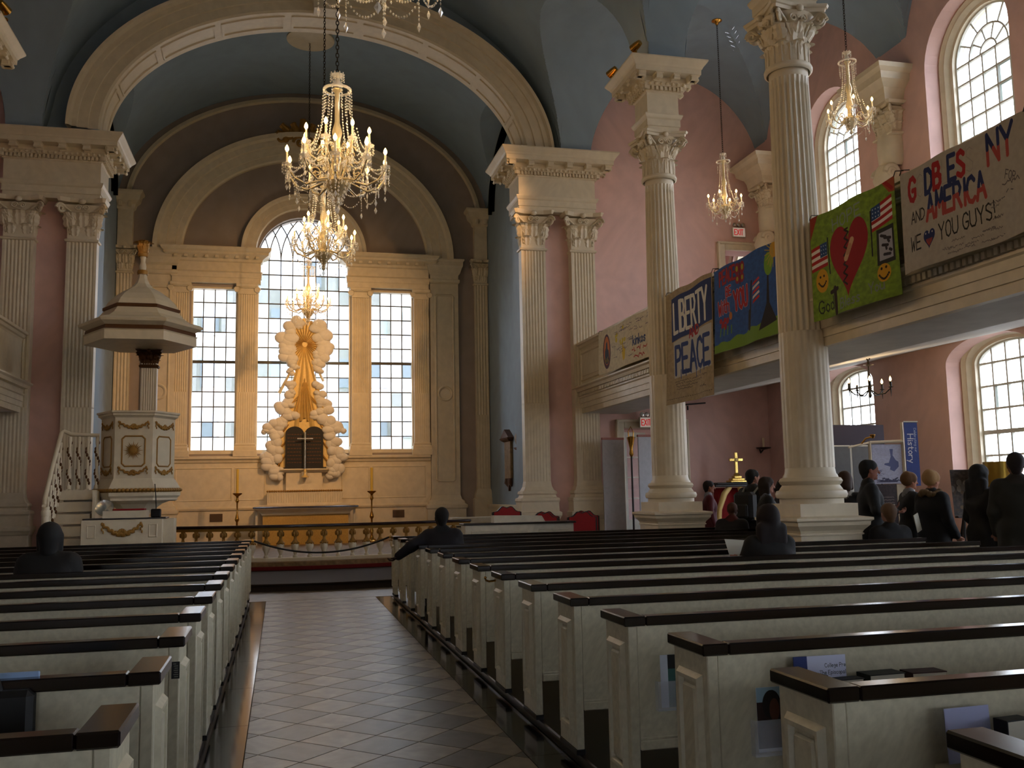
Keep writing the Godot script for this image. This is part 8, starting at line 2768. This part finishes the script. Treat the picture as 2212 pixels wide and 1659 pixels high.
# spec keys: coat, legs, skin, hair (colours); h height; sit; arms [[elbow, wrist], [elbow, wrist]] (left is +x); turn_head, nod; style; skirt; bulk; lean
func person(label: String, at: Vector3, turn: float, s: Dictionary) -> Node3D:
	var p := thing("person", label, "person", at, turn)
	var sc: float = s.get("h", 1.75) / 1.75
	p.scale = Vector3.ONE * sc
	var skin: Color = lin(s.get("skin", Color(0.72, 0.50, 0.40)))
	var coat: Color = lin(s.get("coat", Color(0.04, 0.04, 0.05))) * 0.6; var legs: Color = lin(s.get("legs", Color(0.05, 0.05, 0.07)))
	var cols := [coat, legs, skin, lin(Color(0.03, 0.025, 0.025)), lin(Color(0.45, 0.20, 0.18)), lin(s.get("trim", s.get("coat", Color(0.04, 0.04, 0.05)))), lin(Color(0.85, 0.84, 0.82))]
	var mb := MB.new()
	var sit: bool = s.get("sit", false)
	var y0 := -0.40 if sit else 0.0          # drop of the trunk when seated
	var bk: float = s.get("bulk", 1.0)
	var ln: float = s.get("lean", 0.0)
	var F := func(v: Vector3) -> Vector3: return Vector3(v.x, v.y + y0, v.z + ln * maxf(0.0, v.y - 0.9))
	var arms: Array = s.get("arms", [[Vector3(0.24, 1.14, 0.0), Vector3(0.22, 0.92, 0.12)], [Vector3(-0.24, 1.14, 0.0), Vector3(-0.22, 0.92, 0.12)]])
	var body := Field.new(Vector3(-0.62, -0.03, -0.36), Vector3(0.62, 1.62 + y0, 0.62 if sit else 0.42), 0.021)
	var k := 0.06
	body.bone(F.call(Vector3(-0.07, 0.96, 0)), F.call(Vector3(0.07, 0.96, 0)), 0.125 * bk, 0.125 * bk, k, 0)
	body.bone(F.call(Vector3(0, 1.0, 0)), F.call(Vector3(0, 1.22, 0.01)), 0.13 * bk, 0.135 * bk, k, 0, Vector3(0.88, 1, 1))
	body.bone(F.call(Vector3(-0.08, 1.29, 0.005)), F.call(Vector3(0.08, 1.29, 0.005)), 0.135 * bk, 0.135 * bk, k, 0)
	body.bone(F.call(Vector3(-0.155, 1.415, 0)), F.call(Vector3(0.155, 1.415, 0)), 0.072 * bk, 0.072 * bk, k, 0)
	body.bone(F.call(Vector3(0, 1.42, -0.01)), F.call(Vector3(0, 1.50, 0.0)), 0.075, 0.062, 0.04, 5)
	body.bone(F.call(Vector3(-0.03, 1.475, -0.012)), F.call(Vector3(0.03, 1.475, -0.012)), 0.074, 0.074, 0.03, 5)
	body.bone(F.call(Vector3(0, 1.50, 0.0)), F.call(Vector3(0, 1.58, 0.015)), 0.053, 0.05, 0.02, 2)
	for i in 2:
		var sg := 1.0 if i == 0 else -1.0
		var sh: Vector3 = F.call(Vector3(sg * 0.185, 1.405, 0)); var el: Vector3 = F.call(arms[i][0]); var wr: Vector3 = F.call(arms[i][1])
		body.bone(sh, el, 0.066 * bk, 0.056 * bk, 0.04, 0)
		body.bone(el, wr, 0.056 * bk, 0.042 * bk, 0.03, 0)
		var hip := Vector3(sg * 0.09, 0.92 + y0, 0)
		var kn := Vector3(sg * 0.10, 0.49, 0.02); var an := Vector3(sg * 0.10, 0.09, -0.01)
		if sit: kn = Vector3(sg * 0.11, 0.53, 0.43); an = Vector3(sg * 0.11, 0.10, 0.40)
		elif s.get("stride", 0.0) != 0.0:
			kn.z += sg * s.stride * 0.5; an.z += sg * s.stride
		body.bone(hip, kn, 0.095, 0.068, 0.04, 1)
		body.bone(kn, an, 0.066, 0.048, 0.02, 1)
		body.bone(an + Vector3(0, -0.035, -0.02), an + Vector3(sg * 0.015, -0.045, 0.16), 0.045, 0.04, 0.02, 3)
	if s.get("skirt", 0.0) > 0.0 and not sit:
		var hem: float = s.skirt
		body.bone(Vector3(-0.07, 0.95, 0), Vector3(-0.09, hem, 0), 0.125 * bk, 0.135 * bk, 0.05, 0)
		body.bone(Vector3(0.07, 0.95, 0), Vector3(0.09, hem, 0), 0.125 * bk, 0.135 * bk, 0.05, 0)
	body.build(mb, cols)
	# ---- hands: palm, four fingers of unequal length, thumb from the side of the palm
	if s.get("hands", true):
		for i in 2:
			var sg := 1.0 if i == 0 else -1.0
			var el: Vector3 = F.call(arms[i][0]); var wr: Vector3 = F.call(arms[i][1])
			var d := (wr - el).normalized()
			var side := d.cross(Vector3.UP)
			if side.length() < 0.3: side = Vector3(0, 0, 1).cross(d)
			side = side.normalized() * sg
			var palm := side.cross(d).normalized() * sg
			var hf := Field.new(wr - Vector3(0.15, 0.15, 0.15), wr + Vector3(0.15, 0.15, 0.15), 0.0075)
			var pc := wr + d * 0.03
			hf.bone(wr - d * 0.02, wr + d * 0.01, 0.028, 0.026, 0.02, 2)
			for q in 4:
				var o := side * (q - 1.5) * 0.019
				var kx := pc + o + d * 0.055
				hf.bone(pc + o * 0.8 - d * 0.015, kx, 0.016, 0.0125, 0.012, 2)
				var L: float = [0.034, 0.042, 0.039, 0.030][q]
				var m1 := kx + (d * 0.75 + palm * 0.65).normalized() * L
				var m2 := m1 + (d * 0.2 + palm * 0.98).normalized() * L * 0.75
				hf.bone(kx, m1, 0.0105, 0.0095, 0.004, 2)
				hf.bone(m1, m2, 0.0095, 0.0085, 0.004, 2)
			var tb := pc - side * 0.032 - d * 0.005
			var t1 := tb + (d * 0.7 - side * 0.55 + palm * 0.3).normalized() * 0.038
			hf.bone(pc - side * 0.01 - d * 0.01, tb, 0.016, 0.013, 0.01, 2)
			hf.bone(tb, t1, 0.013, 0.011, 0.006, 2)
			hf.bone(t1, t1 + (d * 0.8 + palm * 0.5).normalized() * 0.028, 0.0105, 0.009, 0.004, 2)
			hf.build(mb, cols)
	# ---- head: own grid, turned on the neck
	var hb := Basis(Vector3.UP, s.get("turn_head", 0.0)) * Basis(Vector3.RIGHT, s.get("nod", 0.0))
	var hc: Vector3 = F.call(Vector3(0, 1.635, 0.02))
	mb.xf = Transform3D(hb, hc)
	var hd := Field.new(Vector3(-0.12, -0.16, -0.14), Vector3(0.12, 0.14, 0.15), 0.0095)
	hd.bone(Vector3(0, 0.03, -0.025), Vector3(0, 0.035, 0.015), 0.088, 0.082, 0.03, 2, Vector3(1.12, 1, 1))
	hd.bone(Vector3(0, -0.03, 0.03), Vector3(0, -0.075, 0.05), 0.06, 0.034, 0.04, 2)
	hd.bone(Vector3(-0.035, -0.05, 0.015), Vector3(0.035, -0.05, 0.015), 0.036, 0.036, 0.03, 2)
	hd.bone(Vector3(0, 0.012, 0.092), Vector3(0, -0.026, 0.112), 0.011, 0.014, 0.012, 2)
	hd.bone(Vector3(-0.03, 0.026, 0.082), Vector3(0.03, 0.026, 0.082), 0.014, 0.014, 0.014, 2)
	hd.bone(Vector3(-0.018, -0.057, 0.084), Vector3(0.018, -0.057, 0.084), 0.008, 0.008, 0.006, 4)
	hd.bone(Vector3(0, -0.09, 0.07), Vector3(0, -0.092, 0.075), 0.016, 0.014, 0.014, 2)
	hd.bone(Vector3(0, -0.10, -0.02), Vector3(0, -0.15, -0.02), 0.052, 0.052, 0.03, 2)
	for sg in [-1.0, 1.0]:
		hd.bone(Vector3(sg * 0.031, 0.006, 0.083), Vector3(sg * 0.033, 0.006, 0.083), 0.0095, 0.0095, 0.0, 3)
		hd.bone(Vector3(sg * 0.078, 0.012, -0.004), Vector3(sg * 0.080, -0.025, 0.0), 0.015, 0.010, 0.008, 2, Vector3(1.5, 1, 0.8))
	hd.build(mb, cols)
	mb.xf = Transform3D.IDENTITY
	obj("body", mb, M.figure, p)
	# ---- hair
	var style: String = s.get("style", "short")
	if style != "none":
		var hm := MB.new()
		hm.xf = Transform3D(hb, hc)
		var hf := Field.new(Vector3(-0.19, -0.45 if style == "long" else -0.19, -0.23), Vector3(0.19, 0.19, 0.15), 0.0115)
		var g := 0.0 if style == "short" else 0.012
		hf.bone(Vector3(0, 0.045, -0.03), Vector3(0, 0.048, 0.005), 0.098 + g, 0.09 + g, 0.02, 0, Vector3(1.08, 1, 1))
		if style == "short": hf.bone(Vector3(0, -0.02, -0.055), Vector3(0, -0.06, -0.05), 0.062, 0.05, 0.03, 0)
		if style == "bob" or style == "long":
			for sg in [-1.0, 1.0]: hf.bone(Vector3(sg * 0.075, 0.02, -0.01), Vector3(sg * 0.082, -0.10, -0.005), 0.04, 0.03, 0.03, 0)
			hf.bone(Vector3(0, 0.0, -0.06), Vector3(0, -0.11, -0.055), 0.085, 0.075, 0.03, 0)
		if style == "long":
			for e in 5: hf.bone(Vector3((e - 2) * 0.05, -0.08, -0.07), Vector3((e - 2) * 0.062, -0.34 - 0.03 * (e % 2), -0.085), 0.055, 0.028, 0.03, 0)
		if style == "tuft": hf.bone(Vector3(0.02, 0.11, -0.03), Vector3(0.07, 0.10, 0.02), 0.05, 0.035, 0.03, 0)
		if style == "ponytail":
			hf.bone(Vector3(0, 0.02, -0.11), Vector3(0, -0.03, -0.15), 0.05, 0.045, 0.03, 0)
			hf.bone(Vector3(0, -0.03, -0.15), Vector3(0, -0.13, -0.15), 0.04, 0.02, 0.03, 0)
		# leave the face free
		hf.bone(Vector3(0, -0.035, 0.12), Vector3(0, -0.20, 0.12), 0.092, 0.1, 0.0, 0, Vector3(1, 1, 0.85), true)
		hf.build(hm, [lin(s.get("hair", Color(0.10, 0.07, 0.05)))])
		obj("hair", hm, M.figure, p)
	p.set_meta("head", Transform3D(hb, hc))
	return p

func head_part(p: Node3D, called: String, m: MB, material: Material) -> void:
	m.xf = p.get_meta("head")
	obj(called, m, material, p)

func build_people() -> void:
	M.figure.vertex_color_use_as_albedo = true
	var D := Color(0.035, 0.037, 0.045)
	var q: Node3D
	var m: MB
	# ---- seated visitors
	q = person("seated person in dark blue jacket stretching one arm along the pew back", Vector3(1.98, 0.03, -11.92), PI, {"h": 1.74, "sit": true, "coat": Color(0.04, 0.06, 0.09), "skin": Color(0.16, 0.10, 0.08), "hair": Color(0.02, 0.018, 0.016), "arms": [[Vector3(0.40, 1.30, -0.10), Vector3(0.56, 1.18, -0.05)], [Vector3(-0.26, 1.14, 0.10), Vector3(-0.14, 1.02, 0.28)]], "bulk": 1.28})
	q = person("seated woman with long dark hair holding a white paper in a pew", Vector3(4.56, 0.0, -8.33), PI, {"h": 1.78, "sit": true, "coat": Color(0.03, 0.04, 0.045), "hair": Color(0.07, 0.045, 0.025), "style": "long", "arms": [[Vector3(0.27, 1.16, 0.06), Vector3(0.20, 1.22, 0.30)], [Vector3(-0.25, 1.16, 0.08), Vector3(-0.08, 1.16, 0.30)]], "bulk": 1.12})
	m = MB.new()
	m.quad(Vector3(-0.09, -0.02, 0.02), Vector3(0.10, -0.02, 0.0), Vector3(0.12, 0.11, -0.03), Vector3(-0.12, 0.13, -0.01))
	m.quad(Vector3(0.10, -0.02, -0.002), Vector3(-0.09, -0.02, 0.018), Vector3(-0.12, 0.13, -0.012), Vector3(0.12, 0.11, -0.032))
	m.quad(Vector3(-0.09, -0.02, 0.02), Vector3(-0.12, 0.13, -0.01), Vector3(-0.02, 0.09, -0.10), Vector3(0.0, -0.03, -0.06))
	var o := obj("guide_leaflet", m, M.paper, null, Vector3(4.36, 0.94, -8.62))
	tag(o, "open white leaflet in the hands of the long-haired seated woman", "leaflet")
	q = person("seated bald man in grey shiny jacket bending forward near the wide column", Vector3(6.82, 0.0, -13.66), PI - 0.7, {"h": 1.74, "sit": true, "coat": Color(0.10, 0.11, 0.13), "trim": Color(0.30, 0.05, 0.05), "skin": Color(0.30, 0.19, 0.14), "style": "none", "lean": 0.25, "bulk": 1.15})
	q = person("seated person with short fair hair in dark coat beside the column pedestal", Vector3(7.14, 0.0, -10.10), PI - 0.1, {"h": 1.72, "sit": true, "coat": D, "skin": Color(0.55, 0.40, 0.33), "hair": Color(0.34, 0.25, 0.16), "style": "short", "bulk": 1.25})
	q = person("seated person in dark coat in the north pews before the pulpit stair", Vector3(-2.02, 0.0, -9.36), PI, {"h": 1.74, "sit": true, "coat": Color(0.03, 0.032, 0.036), "skin": Color(0.10, 0.07, 0.06), "hair": Color(0.012, 0.010, 0.010), "style": "bob", "bulk": 1.4})
	# ---- standing visitors in the south aisle
	q = person("child in a knitted cap, grey scarf and red padded coat standing under the gallery", Vector3(8.06, 0.0, -17.0), 1.25, {"h": 1.70, "coat": Color(0.36, 0.07, 0.11), "legs": Color(0.16, 0.24, 0.34), "trim": Color(0.45, 0.45, 0.48), "skin": Color(0.55, 0.36, 0.28), "hair": Color(0.06, 0.04, 0.03), "skirt": 0.86, "arms": [[Vector3(0.26, 1.14, 0.0), Vector3(0.26, 0.90, 0.06)], [Vector3(-0.26, 1.14, 0.0), Vector3(-0.26, 0.90, 0.06)]], "bulk": 1.05})
	m = MB.new()
	m.lathe([Vector2(0.112, 0.02), Vector2(0.118, 0.05), Vector2(0.112, 0.10), Vector2(0.085, 0.15), Vector2(0.04, 0.185), Vector2(0.0, 0.19)], 20, Vector3(0, 0, -0.015))
	head_part(q, "knitted_cap", m, M.black)
	m = MB.new()
	m.lathe([Vector2(0.121, 0.055), Vector2(0.119, 0.085)], 20, Vector3(0, 0, -0.015))
	head_part(q, "cap_stripe", m, M.grey_board)
	q = person("man with short dark hair wearing a black backpack over a dark coat", Vector3(7.63, 0.0, -14.4), 2.1, {"h": 1.85, "coat": Color(0.045, 0.048, 0.055), "hair": Color(0.04, 0.03, 0.025), "skin": Color(0.62, 0.45, 0.38), "skirt": 0.85, "turn_head": -0.5, "bulk": 1.08, "trim": Color(0.05, 0.05, 0.06)})
	m = MB.new()
	m.cbox(Vector3(-0.17, 0.98, -0.34), Vector3(0.17, 1.42, -0.13), 0.05)
	m.cbox(Vector3(-0.12, 1.02, -0.40), Vector3(0.12, 1.24, -0.33), 0.03)
	var bp := obj("backpack", m, M.black, null, q.position)
	bp.rotation = q.rotation; bp.scale = q.scale
	tag(bp, "black backpack on the back of the man in a dark coat", "backpack")
	for sg in [-1.0, 1.0]:
		m = MB.new()
		m.tube([Vector3(sg * 0.10, 1.40, -0.15), Vector3(sg * 0.12, 1.50, -0.02), Vector3(sg * 0.13, 1.42, 0.10), Vector3(sg * 0.15, 1.22, 0.13), Vector3(sg * 0.16, 1.06, -0.13)], 0.018, 6)
		obj("strap", m, M.grey_board, bp)
	q = person("woman with brown hair under a black headband beside the backpack man", Vector3(7.27, 0.0, -13.3), 1.25, {"h": 1.70, "coat": Color(0.04, 0.045, 0.06), "hair": Color(0.14, 0.09, 0.055), "style": "bob", "skin": Color(0.66, 0.48, 0.40), "trim": Color(0.38, 0.40, 0.44), "skirt": 0.75, "bulk": 1.1})
	m = MB.new()
	m.lathe([Vector2(0.119, 0.0), Vector2(0.128, 0.03), Vector2(0.121, 0.075)], 22, Vector3(0, 0, -0.012))
	head_part(q, "headband", m, M.black)
	q = person("person in dark clothes mostly hidden behind the wide column", Vector3(8.19, 0.0, -14.4), 1.6, {"h": 1.67, "coat": Color(0.06, 0.06, 0.075), "hair": Color(0.05, 0.035, 0.03), "style": "ponytail", "skirt": 0.8})
	q = person("woman with long brown hair bending beside the wide column", Vector3(7.86, 0.0, -12.1), 2.4, {"h": 1.74, "coat": Color(0.05, 0.045, 0.045), "hair": Color(0.20, 0.12, 0.055), "style": "bob", "nod": 0.45, "skirt": 0.8, "trim": Color(0.6, 0.58, 0.54), "turn_head": 0.3})
	q = person("man with glasses and dark hair in a black leather jacket", Vector3(7.50, 0.0, -11.0), 1.15, {"h": 1.88, "coat": Color(0.035, 0.04, 0.045), "hair": Color(0.035, 0.025, 0.02), "skin": Color(0.52, 0.33, 0.26), "bulk": 1.05, "skirt": 0.88, "arms": [[Vector3(0.26, 1.16, 0.02), Vector3(0.20, 1.18, 0.26)], [Vector3(-0.26, 1.16, 0.02), Vector3(-0.16, 1.14, 0.26)]]})
	m = MB.new()
	for sg in [-1.0, 1.0]:
		var ring := []
		for i in 13: ring.append(Vector3(sg * 0.033 + cos(TAU * i / 12.0) * 0.024, 0.006 + sin(TAU * i / 12.0) * 0.018, 0.103))
		m.tube(ring, 0.003, 4, false)
		m.tube([Vector3(sg * 0.057, 0.008, 0.102), Vector3(sg * 0.085, 0.012, 0.0)], 0.003, 4)
	m.tube([Vector3(-0.009, 0.01, 0.104), Vector3(0.009, 0.01, 0.104)], 0.003, 4)
	head_part(q, "glasses", m, M.iron)
	m = MB.new()
	m.cbox(Vector3(-0.08, -0.05, -0.01), Vector3(0.08, 0.05, 0.01), 0.003)
	o = obj("guide_card", m, M.paper, null, Vector3(7.28, 1.44, -10.72))
	o.rotation.y = 0.2
	tag(o, "grey card held by the man with glasses", "card")
	o.position = Vector3(7.70, 1.27, -10.86)
	q = person("woman with short fair hair in a dark coat standing in line", Vector3(8.84, 0.0, -12.0), 1.3, {"h": 1.72, "coat": Color(0.03, 0.037, 0.045), "hair": Color(0.40, 0.27, 0.16), "style": "tuft", "skin": Color(0.66, 0.44, 0.34), "trim": Color(0.42, 0.42, 0.42), "skirt": 0.7, "bulk": 1.15, "turn_head": 0.1})
	q = person("blonde woman in a dark parka with fur hood holding a folded paper", Vector3(8.29, 0.0, -10.8), 1.7, {"h": 1.72, "coat": Color(0.035, 0.037, 0.04), "hair": Color(0.58, 0.44, 0.26), "style": "tuft", "skin": Color(0.66, 0.46, 0.37), "skirt": 0.62, "bulk": 1.2, "arms": [[Vector3(0.26, 1.13, 0.0), Vector3(0.20, 1.08, 0.24)], [Vector3(-0.27, 1.12, -0.02), Vector3(-0.24, 0.92, 0.14)]]})
	m = MB.new()
	for i in 14:
		var a := TAU * i / 14.0
		m.ball(Vector3(cos(a) * 0.115, 1.475 + 0.02 * sin(a * 3), sin(a) * 0.105 - 0.02), Vector3(0.05, 0.045, 0.05), 7, 5)
	obj("fur_hood", m, M.fur, q)
	m = MB.new()
	m.cbox(Vector3(-0.045, -0.12, -0.006), Vector3(0.045, 0.12, 0.006), 0.002)
	o = obj("folded_paper", m, M.paper, null, Vector3(7.96, 1.08, -10.68))
	o.rotation = Vector3(0.1, 0.3, 0.4)
	tag(o, "folded white paper under the arm of the woman in the fur hooded parka", "paper")
	q = person("woman with very long black hair in a long black coat", Vector3(8.36, 0.0, -10.0), 1.55, {"h": 1.77, "coat": Color(0.022, 0.022, 0.026), "hair": Color(0.02, 0.016, 0.016), "style": "long", "skin": Color(0.60, 0.42, 0.36), "skirt": 0.5, "turn_head": 0.15, "arms": [[Vector3(0.24, 1.14, 0.0), Vector3(0.22, 0.92, 0.16)], [Vector3(-0.24, 1.13, 0.0), Vector3(-0.24, 0.86, 0.06)]]})
	q = person("man in a brown overcoat seen from behind in the south aisle", Vector3(8.20, 0.0, -9.2), 2.5, {"h": 1.89, "coat": Color(0.15, 0.12, 0.09), "hair": Color(0.05, 0.04, 0.035), "skin": Color(0.50, 0.36, 0.30), "skirt": 0.5, "bulk": 1.18})
